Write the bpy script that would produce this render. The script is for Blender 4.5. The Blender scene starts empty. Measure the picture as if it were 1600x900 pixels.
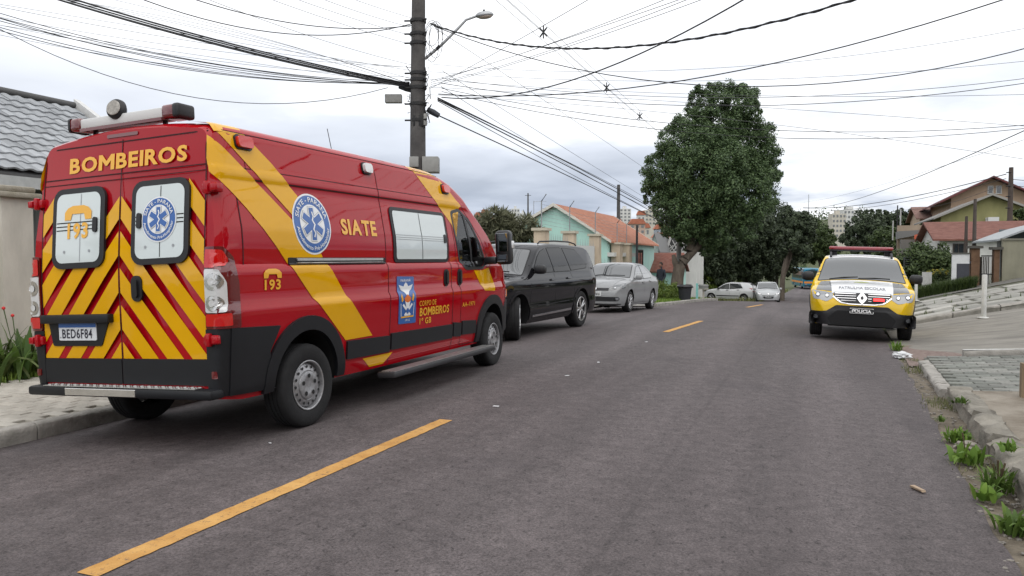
import bpy, bmesh, math, random
import numpy as np
from mathutils import Vector, Matrix
R = math.radians
random.seed(7)
rng = np.random.default_rng(11)
scene = bpy.context.scene
COL = scene.collection

# ------------------------------------------------------------------ camera
CAM_H, CAM_PITCH, CAM_YAW, FPX = 1.4915, 0.03965, 0.3743, 1193.4
cam_data = bpy.data.cameras.new('camera')
cam = bpy.data.objects.new('camera', cam_data)
COL.objects.link(cam)
cam.location = (0, 0, CAM_H)
cam.rotation_euler = (math.pi / 2 - CAM_PITCH, 0, CAM_YAW)
cam_data.sensor_width = 36.0
cam_data.lens = 36.0 * FPX / 1600.0
cam_data.clip_start = 0.05
cam_data.clip_end = 6000
scene.camera = cam

# ------------------------------------------------------------------ sky and sun (overcast day)
SUN_EL, SUN_AZ = R(58), R(150)          # azimuth measured clockwise from +Y
world = bpy.data.worlds.new('World')
scene.world = world
world.use_nodes = True
def build_sky():
    nt = world.node_tree
    nt.nodes.clear()
    N = nt.nodes.new
    L = nt.links.new
    out = N('ShaderNodeOutputWorld'); bg = N('ShaderNodeBackground')
    sky = N('ShaderNodeTexSky'); sky.sky_type = 'NISHITA'; sky.sun_disc = False
    sky.sun_elevation = SUN_EL; sky.sun_rotation = SUN_AZ
    sky.dust_density = 2.0
    tc = N('ShaderNodeTexCoord')
    sep = N('ShaderNodeSeparateXYZ'); L(tc.outputs['Generated'], sep.inputs[0])
    ab = N('ShaderNodeMath'); ab.operation = 'MAXIMUM'; L(sep.outputs['Z'], ab.inputs[0]); ab.inputs[1].default_value = 0.0
    ad = N('ShaderNodeMath'); ad.operation = 'ADD'; L(ab.outputs[0], ad.inputs[0]); ad.inputs[1].default_value = 0.13
    dv = N('ShaderNodeVectorMath'); dv.operation = 'DIVIDE'
    cmb = N('ShaderNodeCombineXYZ')
    for i in range(3): L(ad.outputs[0], cmb.inputs[i])
    L(tc.outputs['Generated'], dv.inputs[0]); L(cmb.outputs[0], dv.inputs[1])
    flat = N('ShaderNodeVectorMath'); flat.operation = 'MULTIPLY'; flat.inputs[1].default_value = (1, 1, 0.35)
    L(dv.outputs[0], flat.inputs[0])
    n1 = N('ShaderNodeTexNoise'); n1.inputs['Scale'].default_value = 0.62; n1.inputs['Detail'].default_value = 8
    n1.inputs['Roughness'].default_value = 0.52; n1.inputs['Distortion'].default_value = 0.15
    mp = N('ShaderNodeMapping'); mp.inputs['Location'].default_value = (12.7, 5.1, 3.9)
    L(flat.outputs[0], mp.inputs[0]); L(mp.outputs[0], n1.inputs['Vector'])
    rp = N('ShaderNodeValToRGB')
    e = rp.color_ramp.elements
    e[0].position = 0.30; e[0].color = (1.05, 1.06, 1.07, 1)
    e[1].position = 0.68; e[1].color = (0.29, 0.335, 0.425, 1)
    m = e.new(0.44); m.color = (0.86, 0.88, 0.91, 1)
    m = e.new(0.54); m.color = (0.46, 0.51, 0.61, 1)
    L(n1.outputs['Fac'], rp.inputs['Fac'])
    # thin high veil: the upper deck is lit from above and evens the clouds out
    up = N('ShaderNodeMapRange'); up.inputs['From Min'].default_value = 0.06; up.inputs['From Max'].default_value = 0.30
    up.inputs['To Min'].default_value = 0.0; up.inputs['To Max'].default_value = 0.80
    L(sep.outputs['Z'], up.inputs['Value'])
    veil = N('ShaderNodeMixRGB'); veil.inputs['Color2'].default_value = (1.06, 1.07, 1.09, 1)
    L(up.outputs[0], veil.inputs['Fac']); L(rp.outputs['Color'], veil.inputs['Color1'])
    sc = N('ShaderNodeMixRGB'); sc.blend_type = 'MULTIPLY'; sc.inputs['Fac'].default_value = 1
    sc.inputs['Color2'].default_value = (10, 10, 10, 1); L(veil.outputs[0], sc.inputs['Color1'])
    mix = N('ShaderNodeMixRGB'); mix.inputs['Fac'].default_value = 0.94
    L(sky.outputs[0], mix.inputs['Color1']); L(sc.outputs[0], mix.inputs['Color2'])
    L(mix.outputs[0], bg.inputs['Color']); bg.inputs['Strength'].default_value = 0.1
    L(bg.outputs[0], out.inputs['Surface'])
build_sky()
sun_data = bpy.data.lights.new('sun', 'SUN')
sun_data.energy = 0.9
sun_data.angle = R(75)
sun_data.color = (1.0, 0.96, 0.90)
sun = bpy.data.objects.new('sun', sun_data)
COL.objects.link(sun)
_d = Vector((math.sin(SUN_AZ) * math.cos(SUN_EL), math.cos(SUN_AZ) * math.cos(SUN_EL), math.sin(SUN_EL)))
sun.rotation_euler = _d.to_track_quat('Z', 'Y').to_euler()
sun.location = _d * 60
vs = scene.view_settings
vs.view_transform = 'Standard'
vs.look = 'None'
vs.exposure = 0.43
vs.gamma = 1.0
vs.use_curve_mapping = False

# ------------------------------------------------------------------ pixel -> place helpers (1600x900 photograph)
_cy, _sy, _cp, _sp = math.cos(CAM_YAW), math.sin(CAM_YAW), math.cos(CAM_PITCH), math.sin(CAM_PITCH)
def ray(u, v):
    a = (u - 800) / FPX; b = (450 - v) / FPX
    d = _cp + b * _sp; up = -_sp + b * _cp
    return Vector((a * _cy - d * _sy, a * _sy + d * _cy, up))
def px(u, v, depth):
    return Vector((0, 0, CAM_H)) + ray(u, v) * depth
def sstep(a, b, x):
    t = min(1, max(0, (x - a) / (b - a)))
    return t * t * (3 - 2 * t)
GY = [-60, 12, 15, 21, 27, 33, 36, 40, 48, 57, 62, 70, 90, 113, 160, 260, 500]
GZ = [0, 0, -.01, -.10, -.25, -.42, -.54, -.76, -1.30, -1.72, -1.95, -2.2, -2.7, -3.1, -3.6, -4.5, -5]
def g(y): return float(np.interp(y, GY, GZ))
CX_Y = [-60, 0, 6, 14.8, 18.3, 27, 30.6, 40, 60, 121, 260]
CX_X = [-3.2, -3.05, -2.98, -2.62, -2.42, -2.05, -1.75, -0.9, 0.0, 1.0, 6.0]
def cx(y): return float(np.interp(y, CX_Y, CX_X))
LK_Y = [-60, 0, 5, 8, 12, 18, 25.6, 26.3, 29, 38, 40]
LK_X = [-6.3, -6.1, -6.08, -6.15, -6.9, -6.75, -6.6, -5.0, -4.68, -4.25, -4.3]
def lk(y): return float(np.interp(y, LK_Y, LK_X))          # left kerb face
RK_Y = [-60, 0, 4.15, 6.2, 9.2, 13.9, 25, 40, 60, 121, 260]
RK_X = [0.7, 0.85, 0.92, 1.0, 1.11, 1.28, 1.75, 2.6, 3.4, 4.4, 9.5]
def rk(y): return float(np.interp(y, RK_Y, RK_X))          # right edge of the asphalt
def camber(x, y):
    if x < -3.55:
        return .062 + max(-2.6, (x + 3.55)) * .0428 * (1 - sstep(12, 22, y) * .6)
    return .062 - sstep(-3.0, 1.2, x) * .062
def rise(x, y):
    s = float(np.interp(y, [12, 20, 28, 31, 60, 100], [.055, .19, .225, .23, .13, .05]))
    x0 = float(np.interp(y, [13, 20, 28, 31, 60], [1.55, 2.15, 2.9, 3.3, 4.5]))
    return s * max(0, min(x, 10) - x0)
def H(x, y):
    k = 1 - .92 * sstep(1.2, 3.6, x) * (1 - sstep(70, 120, y))
    return g(y) * k + (camber(x, y) if x < 1.2 else 0) + rise(x, y)
def hit(u, v, dz=0.0):
    """where the ray of a photo pixel meets the terrain (raised by dz)"""
    d = ray(u, v); o = Vector((0, 0, CAM_H)); t0 = 1.0; t = 1.0
    while t < 400:
        p = o + d * t
        if p.z <= H(p.x, p.y) + dz:
            lo, hi = t0, t
            for _ in range(30):
                m = (lo + hi) / 2; p = o + d * m
                if p.z <= H(p.x, p.y) + dz: hi = m
                else: lo = m
            return o + d * hi
        t0 = t; t += 0.1
    return o + d * 60

def onY(u, v, Y):
    d = ray(u, v); return Vector((0, 0, CAM_H)) + d * (Y / d.y)
def onX(u, v, X):
    d = ray(u, v); return Vector((0, 0, CAM_H)) + d * (X / d.x)

# ------------------------------------------------------------------ materials
MATS = {}
def mat(name, col, rough=.6, metal=0., coat=0., var=0., vscale=8., bump=0., bscale=60., spec=.5, ior=1.45,
        col2=None, emit=None, estr=0., detail=5., coords='Object', trans=0., sub=0., stretch=None, alpha=None):
    if name in MATS: return MATS[name]
    m = bpy.data.materials.new(name); m.use_nodes = True
    nt = m.node_tree; b = nt.nodes['Principled BSDF']; L = nt.links.new
    b.inputs['Base Color'].default_value = (*col, 1)
    b.inputs['Roughness'].default_value = rough
    b.inputs['Metallic'].default_value = metal
    b.inputs['IOR'].default_value = ior
    b.inputs['Specular IOR Level'].default_value = spec
    b.inputs['Coat Weight'].default_value = coat
    b.inputs['Coat Roughness'].default_value = .04
    if trans: b.inputs['Transmission Weight'].default_value = trans
    if emit:
        b.inputs['Emission Color'].default_value = (*emit, 1); b.inputs['Emission Strength'].default_value = estr
    if var or col2 or bump:
        tc = nt.nodes.new('ShaderNodeTexCoord'); src = tc.outputs[coords]
        if stretch:
            mp = nt.nodes.new('ShaderNodeMapping'); mp.inputs['Scale'].default_value = stretch
            L(src, mp.inputs[0]); src = mp.outputs[0]
    if var or col2:
        n = nt.nodes.new('ShaderNodeTexNoise'); n.inputs['Scale'].default_value = vscale; n.inputs['Detail'].default_value = detail
        n.inputs['Roughness'].default_value = .62
        L(src, n.inputs['Vector'])
        r = nt.nodes.new('ShaderNodeValToRGB'); e = r.color_ramp.elements
        e[0].position = .33; e[1].position = .67
        if col2:
            e[0].color = (*col, 1); e[1].color = (*col2, 1)
        else:
            e[0].color = (*[c * (1 - var) for c in col], 1); e[1].color = (*[min(1, c * (1 + var)) for c in col], 1)
        L(n.outputs['Fac'], r.inputs[0]); L(r.outputs[0], b.inputs['Base Color'])
    if bump:
        n2 = nt.nodes.new('ShaderNodeTexNoise'); n2.inputs['Scale'].default_value = bscale; n2.inputs['Detail'].default_value = 6
        L(src, n2.inputs['Vector'])
        bp = nt.nodes.new('ShaderNodeBump'); bp.inputs['Strength'].default_value = bump; bp.inputs['Distance'].default_value = .02
        L(n2.outputs['Fac'], bp.inputs['Height']); L(bp.outputs[0], b.inputs['Normal'])
    MATS[name] = m
    return m
def paint(name, col, dirt=.12):
    """car paint: clear coat over colour with a faint film of road dust"""
    if name in MATS: return MATS[name]
    m = mat(name, col, rough=.5, coat=.85, var=dirt * .35, vscale=2.2, spec=.0, bump=.035, bscale=1.6)
    nt = m.node_tree; b = nt.nodes['Principled BSDF']
    n = nt.nodes.new('ShaderNodeTexNoise'); n.inputs['Scale'].default_value = 5; n.inputs['Detail'].default_value = 6
    mr = nt.nodes.new('ShaderNodeMapRange'); mr.inputs['To Min'].default_value = .015; mr.inputs['To Max'].default_value = .02 + dirt * .35
    tc = nt.nodes.new('ShaderNodeTexCoord'); nt.links.new(tc.outputs['Object'], n.inputs['Vector'])
    nt.links.new(n.outputs['Fac'], mr.inputs['Value']); nt.links.new(mr.outputs[0], b.inputs['Coat Roughness'])
    for k in b.inputs['Normal'].links: nt.links.new(k.from_socket, b.inputs['Coat Normal'])
    return m
def piece_var(m, lo=.8, hi=1.2):
    """each separate piece (tile, paver, slab) a little lighter or darker than the next"""
    nt = m.node_tree; b = nt.nodes['Principled BSDF']; lk_ = b.inputs['Base Color'].links
    if not lk_: return m
    src = lk_[0].from_socket; oi = nt.nodes.new('ShaderNodeObjectInfo'); mr = nt.nodes.new('ShaderNodeMapRange'); mr.inputs['To Min'].default_value = lo; mr.inputs['To Max'].default_value = hi
    x = nt.nodes.new('ShaderNodeMixRGB'); x.blend_type = 'MULTIPLY'; x.inputs[0].default_value = 1
    nt.links.new(oi.outputs['Random'], mr.inputs['Value']); nt.links.new(src, x.inputs[1]); nt.links.new(mr.outputs[0], x.inputs[2]); nt.links.new(x.outputs[0], b.inputs['Base Color'])
    return m
def glassy(name, col, rough=.03, spec=.9, ior=1.7):
    return mat(name, col, rough=rough, spec=spec, ior=ior, coat=.6)
def clear_glass(name, tint=(.75, .82, .8), fac=.75):
    if name in MATS: return MATS[name]
    m = bpy.data.materials.new(name); m.use_nodes = True
    nt = m.node_tree; nt.nodes.clear()
    o = nt.nodes.new('ShaderNodeOutputMaterial'); t = nt.nodes.new('ShaderNodeBsdfTransparent'); gl = nt.nodes.new('ShaderNodeBsdfGlossy')
    t.inputs[0].default_value = (*tint, 1); gl.inputs['Roughness'].default_value = .02
    fr = nt.nodes.new('ShaderNodeFresnel'); fr.inputs[0].default_value = 1.6
    mx = nt.nodes.new('ShaderNodeMixShader')
    nt.links.new(fr.outputs[0], mx.inputs[0]); nt.links.new(t.outputs[0], mx.inputs[1]); nt.links.new(gl.outputs[0], mx.inputs[2])
    nt.links.new(mx.outputs[0], o.inputs[0])
    MATS[name] = m
    return m

# ------------------------------------------------------------------ object helpers
def link(o, parent=None):
    COL.objects.link(o)
    if parent is not None: o.parent = parent
    return o
def thing(name, label, cat, loc=(0, 0, 0), rot=(0, 0, 0), group=None):
    o = bpy.data.objects.new(name, None); o.empty_display_size = .2
    link(o); o.location = loc; o.rotation_euler = rot
    return tag(o, label, cat, group)
def tag(o, label=None, cat=None, group=None, kind=None):
    if label: o['label'] = label
    if cat: o['category'] = cat
    if group: o['group'] = group
    if kind: o['kind'] = kind
    return o
def mesh_obj(name, me, m=None, parent=None, loc=(0, 0, 0), rot=(0, 0, 0), smooth=False, angle=None):
    o = bpy.data.objects.new(name, me); link(o, parent)
    o.location = loc; o.rotation_euler = rot
    if m is not None:
        for mm in (m if isinstance(m, (list, tuple)) else [m]): me.materials.append(mm)
    if smooth or angle:
        me.polygons.foreach_set('use_smooth', [True] * len(me.polygons))
        if angle: me.set_sharp_from_angle(angle=R(angle))
    return o
def bm_obj(name, bm, m=None, parent=None, loc=(0, 0, 0), rot=(0, 0, 0), smooth=False, angle=None):
    me = bpy.data.meshes.new(name); bm.to_mesh(me); bm.free()
    return mesh_obj(name, me, m, parent, loc, rot, smooth, angle)
def same(o, name, parent=None, loc=None, rot=None, scale=None):
    c = bpy.data.objects.new(name, o.data); link(c, parent)
    if loc is not None: c.location = loc
    if rot is not None: c.rotation_euler = rot
    if scale is not None: c.scale = scale
    return c
def copy_tree(o, parent=None):
    c = o.copy(); COL.objects.link(c); c.parent = parent
    for ch in list(o.children): copy_tree(ch, c)
    return c
def pydata(verts, faces):
    me = bpy.data.meshes.new('m'); me.from_pydata([tuple(v) for v in verts], [], faces); me.update()
    return me
def fast_mesh(verts, quads):
    verts = np.asarray(verts, dtype=np.float32); quads = np.asarray(quads, dtype=np.int32)
    k = quads.shape[1]
    me = bpy.data.meshes.new('m')
    me.vertices.add(len(verts)); me.vertices.foreach_set('co', verts.ravel())
    me.loops.add(quads.size); me.loops.foreach_set('vertex_index', quads.ravel())
    me.polygons.add(len(quads))
    me.polygons.foreach_set('loop_start', np.arange(0, quads.size, k, dtype=np.int32))
    me.polygons.foreach_set('loop_total', np.full(len(quads), k, dtype=np.int32))
    me.update(calc_edges=True); me.validate()
    return me
def b_box(bm, x0, x1, y0, y1, z0, z1, bev=0., seg=2, mtx=None, mi=0):
    r = bmesh.ops.create_cube(bm, size=1.0)
    vs_ = r['verts']
    for v in vs_:
        v.co = Vector(((x0 + x1) / 2 + v.co.x * (x1 - x0), (y0 + y1) / 2 + v.co.y * (y1 - y0), (z0 + z1) / 2 + v.co.z * (z1 - z0)))
    fs = {f for v in vs_ for f in v.link_faces}
    for f in fs: f.material_index = mi
    if bev > 0:
        es = list({e for v in vs_ for e in v.link_edges})
        rr = bmesh.ops.bevel(bm, geom=es, offset=bev, segments=seg, affect='EDGES', profile=.5)
        vs_ = list({v for f in rr['faces'] for v in f.verts} | {v for v in vs_ if v.is_valid})
    if mtx is not None: bmesh.ops.transform(bm, matrix=mtx, verts=[v for v in vs_ if v.is_valid])
    return vs_
def box(name, x0, x1, y0, y1, z0, z1, m, parent=None, bev=0., seg=2, loc=(0, 0, 0), rot=(0, 0, 0)):
    bm = bmesh.new(); b_box(bm, x0, x1, y0, y1, z0, z1, bev, seg)
    return bm_obj(name, bm, m, parent, loc, rot, angle=(40 if bev > 0 else None))
def b_tube(bm, pts, r, seg=8, cap=True):
    """tube through points; r number or list"""
    pts = [Vector(p) for p in pts]; n = len(pts); rings = []
    rr = r if isinstance(r, (list, tuple)) else [r] * n
    for i, p in enumerate(pts):
        t = (pts[min(i + 1, n - 1)] - pts[max(i - 1, 0)])
        t = t.normalized() if t.length > 1e-9 else Vector((0, 0, 1))
        a = Vector((0, 0, 1)) if abs(t.z) < .9 else Vector((1, 0, 0))
        s = t.cross(a).normalized(); w = s.cross(t).normalized()
        rings.append([bm.verts.new(p + (s * math.cos(2 * math.pi * k / seg) + w * math.sin(2 * math.pi * k / seg)) * rr[i]) for k in range(seg)])
    for i in range(n - 1):
        for k in range(seg):
            bm.faces.new((rings[i][k], rings[i][(k + 1) % seg], rings[i + 1][(k + 1) % seg], rings[i + 1][k]))
    if cap:
        bm.faces.new(list(reversed(rings[0]))); bm.faces.new(rings[-1])
def tube(name, pts, r, m, parent=None, seg=8, loc=(0, 0, 0)):
    bm = bmesh.new(); b_tube(bm, pts, r, seg)
    return bm_obj(name, bm, m, parent, loc, angle=50)
def b_lathe(bm, prof, seg=32, axis='Y', mi=0, cap=True):
    """prof: list of (radius, along) revolved about axis"""
    rings = []
    for (r, a) in prof:
        ring = []
        for k in range(seg):
            t = 2 * math.pi * k / seg
            if axis == 'Y': co = (r * math.cos(t), a, r * math.sin(t))
            elif axis == 'Z': co = (r * math.cos(t), r * math.sin(t), a)
            else: co = (a, r * math.cos(t), r * math.sin(t))
            ring.append(bm.verts.new(co))
        rings.append(ring)
    for i in range(len(rings) - 1):
        for k in range(seg):
            f = bm.faces.new((rings[i][k], rings[i][(k + 1) % seg], rings[i + 1][(k + 1) % seg], rings[i + 1][k])); f.material_index = mi
    if cap and prof[0][0] > 1e-6: bm.faces.new(list(reversed(rings[0]))).material_index = mi
    if cap and prof[-1][0] > 1e-6: bm.faces.new(rings[-1]).material_index = mi
    bmesh.ops.remove_doubles(bm, verts=[v for r in rings for v in r], dist=1e-6)
def lathe(name, prof, m, parent=None, seg=32, axis='Y', loc=(0, 0, 0), rot=(0, 0, 0), angle=35):
    bm = bmesh.new(); b_lathe(bm, prof, seg, axis); bmesh.ops.recalc_face_normals(bm, faces=bm.faces)
    return bm_obj(name, bm, m, parent, loc, rot, angle=angle)
def prism(name, poly, axis, a0, a1, m, parent=None, loc=(0, 0, 0), rot=(0, 0, 0), bev=0):
    """extrude a 2D outline along an axis ('X': poly is (y,z), 'Y': (x,z), 'Z': (x,y))"""
    bm = bmesh.new()
    def P(p, a): return (a, p[0], p[1]) if axis == 'X' else ((p[0], a, p[1]) if axis == 'Y' else (p[0], p[1], a))
    A = [bm.verts.new(P(p, a0)) for p in poly]; B = [bm.verts.new(P(p, a1)) for p in poly]; n = len(poly)
    bm.faces.new(A); bm.faces.new(list(reversed(B)))
    for i in range(n): bm.faces.new((A[i], B[i], B[(i + 1) % n], A[(i + 1) % n]))
    bmesh.ops.recalc_face_normals(bm, faces=bm.faces)
    if bev: bmesh.ops.bevel(bm, geom=list(bm.edges), offset=bev, segments=2, affect='EDGES')
    return bm_obj(name, bm, m, parent, loc, rot, angle=40 if bev else None)
def rrect(x0, x1, y0, y1, r, n=5):
    out = []
    for (cx_, cy_, a0) in ((x1 - r, y1 - r, 0), (x0 + r, y1 - r, 90), (x0 + r, y0 + r, 180), (x1 - r, y0 + r, 270)):
        for k in range(n + 1):
            a = R(a0 + 90 * k / n); out.append((cx_ + r * math.cos(a), cy_ + r * math.sin(a)))
    return out
def rpoly(pts, r, n=4):
    """round the corners of a polygon"""
    out = []; N = len(pts)
    for i in range(N):
        p = Vector(pts[i]).to_2d(); a = Vector(pts[i - 1]).to_2d() - p; b = Vector(pts[(i + 1) % N]).to_2d() - p
        rr = min(r, a.length * .45, b.length * .45)
        s = p + a.normalized() * rr; e = p + b.normalized() * rr
        for k in range(n + 1):
            t = k / n; out.append(tuple(s * (1 - t) ** 2 + p * 2 * t * (1 - t) + e * t * t))
    return out
def circ(cx_, cy_, r, n=28, a0=0, a1=360):
    full = abs(a1 - a0) >= 360
    return [(cx_ + r * math.cos(R(a0 + (a1 - a0) * k / (n if full else n - 1))), cy_ + r * math.sin(R(a0 + (a1 - a0) * k / (n if full else n - 1)))) for k in range(n)]
def clip_half(poly, a, b, c):
    """keep a*x+b*y<=c of a convex polygon"""
    out = []
    for i in range(len(poly)):
        p, q = poly[i], poly[(i + 1) % len(poly)]
        dp, dq = a * p[0] + b * p[1] - c, a * q[0] + b * q[1] - c
        if dp <= 0: out.append(p)
        if dp * dq < 0:
            t = dp / (dp - dq); out.append((p[0] + (q[0] - p[0]) * t, p[1] + (q[1] - p[1]) * t))
    return out
# ------------------------------------------------------------------ ground, road, pavements
def sheet(name, ys, xl, xr, zf, n, m, kind='structure', parent=None, thick=0.):
    V, F = [], []
    for y in ys:
        a, b = xl(y), xr(y)
        for i in range(n + 1):
            x = a + (b - a) * i / n; V.append((x, y, zf(x, y)))
    for j in range(len(ys) - 1):
        for i in range(n):
            p = j * (n + 1) + i; F.append((p, p + 1, p + n + 2, p + n + 1))
    o = mesh_obj(name, pydata(V, F), m, parent, smooth=True)
    if kind: o['kind'] = kind
    return o
def asphalt_mat():
    m = bpy.data.materials.new('asphalt'); m.use_nodes = True; nt = m.node_tree; b = nt.nodes['Principled BSDF']; L = nt.links.new; N = nt.nodes.new
    tc = N('ShaderNodeTexCoord'); P = tc.outputs['Object']
    def noise(scale, detail=4, rough=.6, stretch=None):
        n = N('ShaderNodeTexNoise'); n.inputs['Scale'].default_value = scale; n.inputs['Detail'].default_value = detail; n.inputs['Roughness'].default_value = rough
        if stretch:
            mp = N('ShaderNodeMapping'); mp.inputs['Scale'].default_value = stretch; L(P, mp.inputs[0]); L(mp.outputs[0], n.inputs['Vector'])
        else: L(P, n.inputs['Vector'])
        return n.outputs['Fac']
    def ramp(f, p0, c0, p1, c1):
        r = N('ShaderNodeValToRGB'); e = r.color_ramp.elements; e[0].position = p0; e[0].color = (*c0, 1); e[1].position = p1; e[1].color = (*c1, 1); L(f, r.inputs[0]); return r.outputs[0]
    def mul(a, b_, f=1.):
        x = N('ShaderNodeMixRGB'); x.blend_type = 'MULTIPLY'; x.inputs[0].default_value = f; L(a, x.inputs[1]); L(b_, x.inputs[2]); return x.outputs[0]
    base = ramp(noise(.45, 6, .6, (1, .35, 1)), .35, (.098, .082, .083), .68, (.126, .108, .109))
    strk = ramp(noise(1.6, 5, .6, (1, .07, 1)), .35, (.84, .84, .84), .65, (1.1, 1.1, 1.1))
    fine = ramp(noise(75, 5, .75), .36, (.45, .45, .45), .62, (1.3, 1.3, 1.3))
    mid = ramp(noise(9, 6, .75), .38, (.78, .78, .78), .64, (1.14, 1.14, 1.14))
    v = N('ShaderNodeTexVoronoi'); v.inputs['Scale'].default_value = 95; L(P, v.inputs['Vector'])
    peb = ramp(v.outputs['Distance'], .0, (1.55, 1.5, 1.45), .22, (1, 1, 1))
    pits = ramp(noise(30, 4, .8, (1, .6, 1)), .565, (1, 1, 1), .66, (.36, .36, .36))
    c = mul(mul(mul(mul(base, strk), fine, .85), mid), peb, .35)
    c = mul(c, pits, .95)
    # pale stains where the surface is scuffed
    st = ramp(noise(1.1, 8, .7), .68, (1, 1, 1), .80, (1.28, 1.26, 1.23)); c = mul(c, st)
    # wheel tracks polished paler, a paving seam along the lane, a few repair patches
    sx = N('ShaderNodeSeparateXYZ'); wob = N('ShaderNodeVectorMath'); wob.operation = 'ADD'
    nz = N('ShaderNodeTexNoise'); nz.inputs['Scale'].default_value = .35; L(P, nz.inputs['Vector']); sc_ = N('ShaderNodeVectorMath'); sc_.operation = 'SCALE'; sc_.inputs['Scale'].default_value = .5
    L(nz.outputs['Color'], sc_.inputs[0]); L(P, wob.inputs[0]); L(sc_.outputs[0], wob.inputs[1]); L(wob.outputs[0], sx.inputs[0])
    wv = N('ShaderNodeMath'); wv.operation = 'SINE'; ml = N('ShaderNodeMath'); ml.operation = 'MULTIPLY'; ml.inputs[1].default_value = 3.9; L(sx.outputs['X'], ml.inputs[0]); L(ml.outputs[0], wv.inputs[0])
    c = mul(c, ramp(wv.outputs[0], .2, (.93, .93, .93), .9, (1.07, 1.07, 1.07)))
    sp_ = N('ShaderNodeSeparateXYZ'); L(P, sp_.inputs[0]); sm1 = N('ShaderNodeMath'); sm1.operation = 'ADD'; sm1.inputs[1].default_value = .95; L(sp_.outputs['X'], sm1.inputs[0]); sm2 = N('ShaderNodeMath'); sm2.operation = 'ABSOLUTE'; L(sm1.outputs[0], sm2.inputs[0])
    c = mul(c, ramp(sm2.outputs[0], .0, (.72, .72, .72), .03, (1, 1, 1)), .55)
    vc = N('ShaderNodeTexVoronoi'); vc.feature = 'DISTANCE_TO_EDGE'; vc.inputs['Scale'].default_value = .42; wr2 = N('ShaderNodeVectorMath'); wr2.operation = 'ADD'; n3 = N('ShaderNodeTexNoise'); n3.inputs['Scale'].default_value = 2.2; n3.inputs['Detail'].default_value = 6; L(P, n3.inputs['Vector']); L(P, wr2.inputs[0]); L(n3.outputs['Color'], wr2.inputs[1]); L(wr2.outputs[0], vc.inputs['Vector'])
    c = mul(c, ramp(vc.outputs['Distance'], .0, (.55, .55, .55), .006, (1, 1, 1)), .35)
    c = mul(c, ramp(noise(.75, 3, .5), .60, (1, 1, 1), .66, (.86, .86, .87)))
    L(c, b.inputs['Base Color']); b.inputs['Roughness'].default_value = .78; b.inputs['Specular IOR Level'].default_value = .35
    bp = N('ShaderNodeBump'); bp.inputs['Strength'].default_value = .55; bp.inputs['Distance'].default_value = .012; L(noise(110, 6, .7), bp.inputs['Height']); L(bp.outputs[0], b.inputs['Normal'])
    MATS['asphalt'] = m; return m
ASPH = asphalt_mat()
CONC = mat('concrete_kerb', (.20, .19, .17), .85, col2=(.36, .34, .31), vscale=5, bump=.5, bscale=45, detail=8)
CONCD = mat('concrete_old', (.13, .12, .10), .9, col2=(.27, .25, .21), vscale=4, bump=.6, bscale=30, detail=9)
DIRT = mat('gutter_dirt', (.085, .070, .052), .95, col2=(.19, .16, .12), vscale=9, bump=.9, bscale=40, detail=9)
STREETC = mat('worn_side_street', (.14, .13, .115), .88, col2=(.25, .235, .205), vscale=2.6, bump=.4, bscale=70, detail=10, stretch=(.5, 1.6, 1))
APRON = mat('apron_concrete', (.14, .115, .085), .92, col2=(.30, .27, .225), vscale=2.2, bump=.5, bscale=45, detail=10)
GRASSM = mat('ground_grass', (.030, .045, .014), .95, col2=(.085, .095, .035), vscale=1.3, bump=.6, bscale=30, detail=9)
# -- the ground sheet, out to the hills
def hill(x, y):
    d = math.hypot(x * .8, y)
    hl = 30 * sstep(230, 620, d) + 26 * sstep(620, 1400, d)
    hl *= (.75 + .35 * math.sin(x * .007 + 1.2) + .12 * math.sin(x * .021 + y * .004))
    return hl
def ground_z(x, y):
    z = H(x, y) - .09
    if x < -5.0: z = g(y) - .12 - 2.2 * sstep(-14, -40, x) * sstep(25, 60, y) 
    if y > 150: z += hill(x, y)
    return z
def build_ground():
    xs = sorted(set([-900, -700, -520, -400, -300, -220, -160, -110, -75, -50, -34, -24, -18] + list(np.arange(-14, 16.1, 1.0)) + [18, 24, 34, 50, 75, 110, 160, 220, 300, 400, 520, 700, 900]))
    ys = sorted(set([-80, -50, -30, -20] + list(np.arange(-12, 72, 1.5)) + [75, 80, 90, 100, 113, 130, 150, 175, 200, 230, 260, 300, 340, 380, 430, 480, 540, 600, 680, 780, 900, 1050, 1250, 1500]))
    V = [(x, y, ground_z(x, y)) for y in ys for x in xs]; n = len(xs)
    F = [(j * n + i, j * n + i + 1, (j + 1) * n + i + 1, (j + 1) * n + i) for j in range(len(ys) - 1) for i in range(n - 1)]
    tag(mesh_obj('ground', pydata(V, F), GRASSM, smooth=True), kind='structure')
build_ground()
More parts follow.
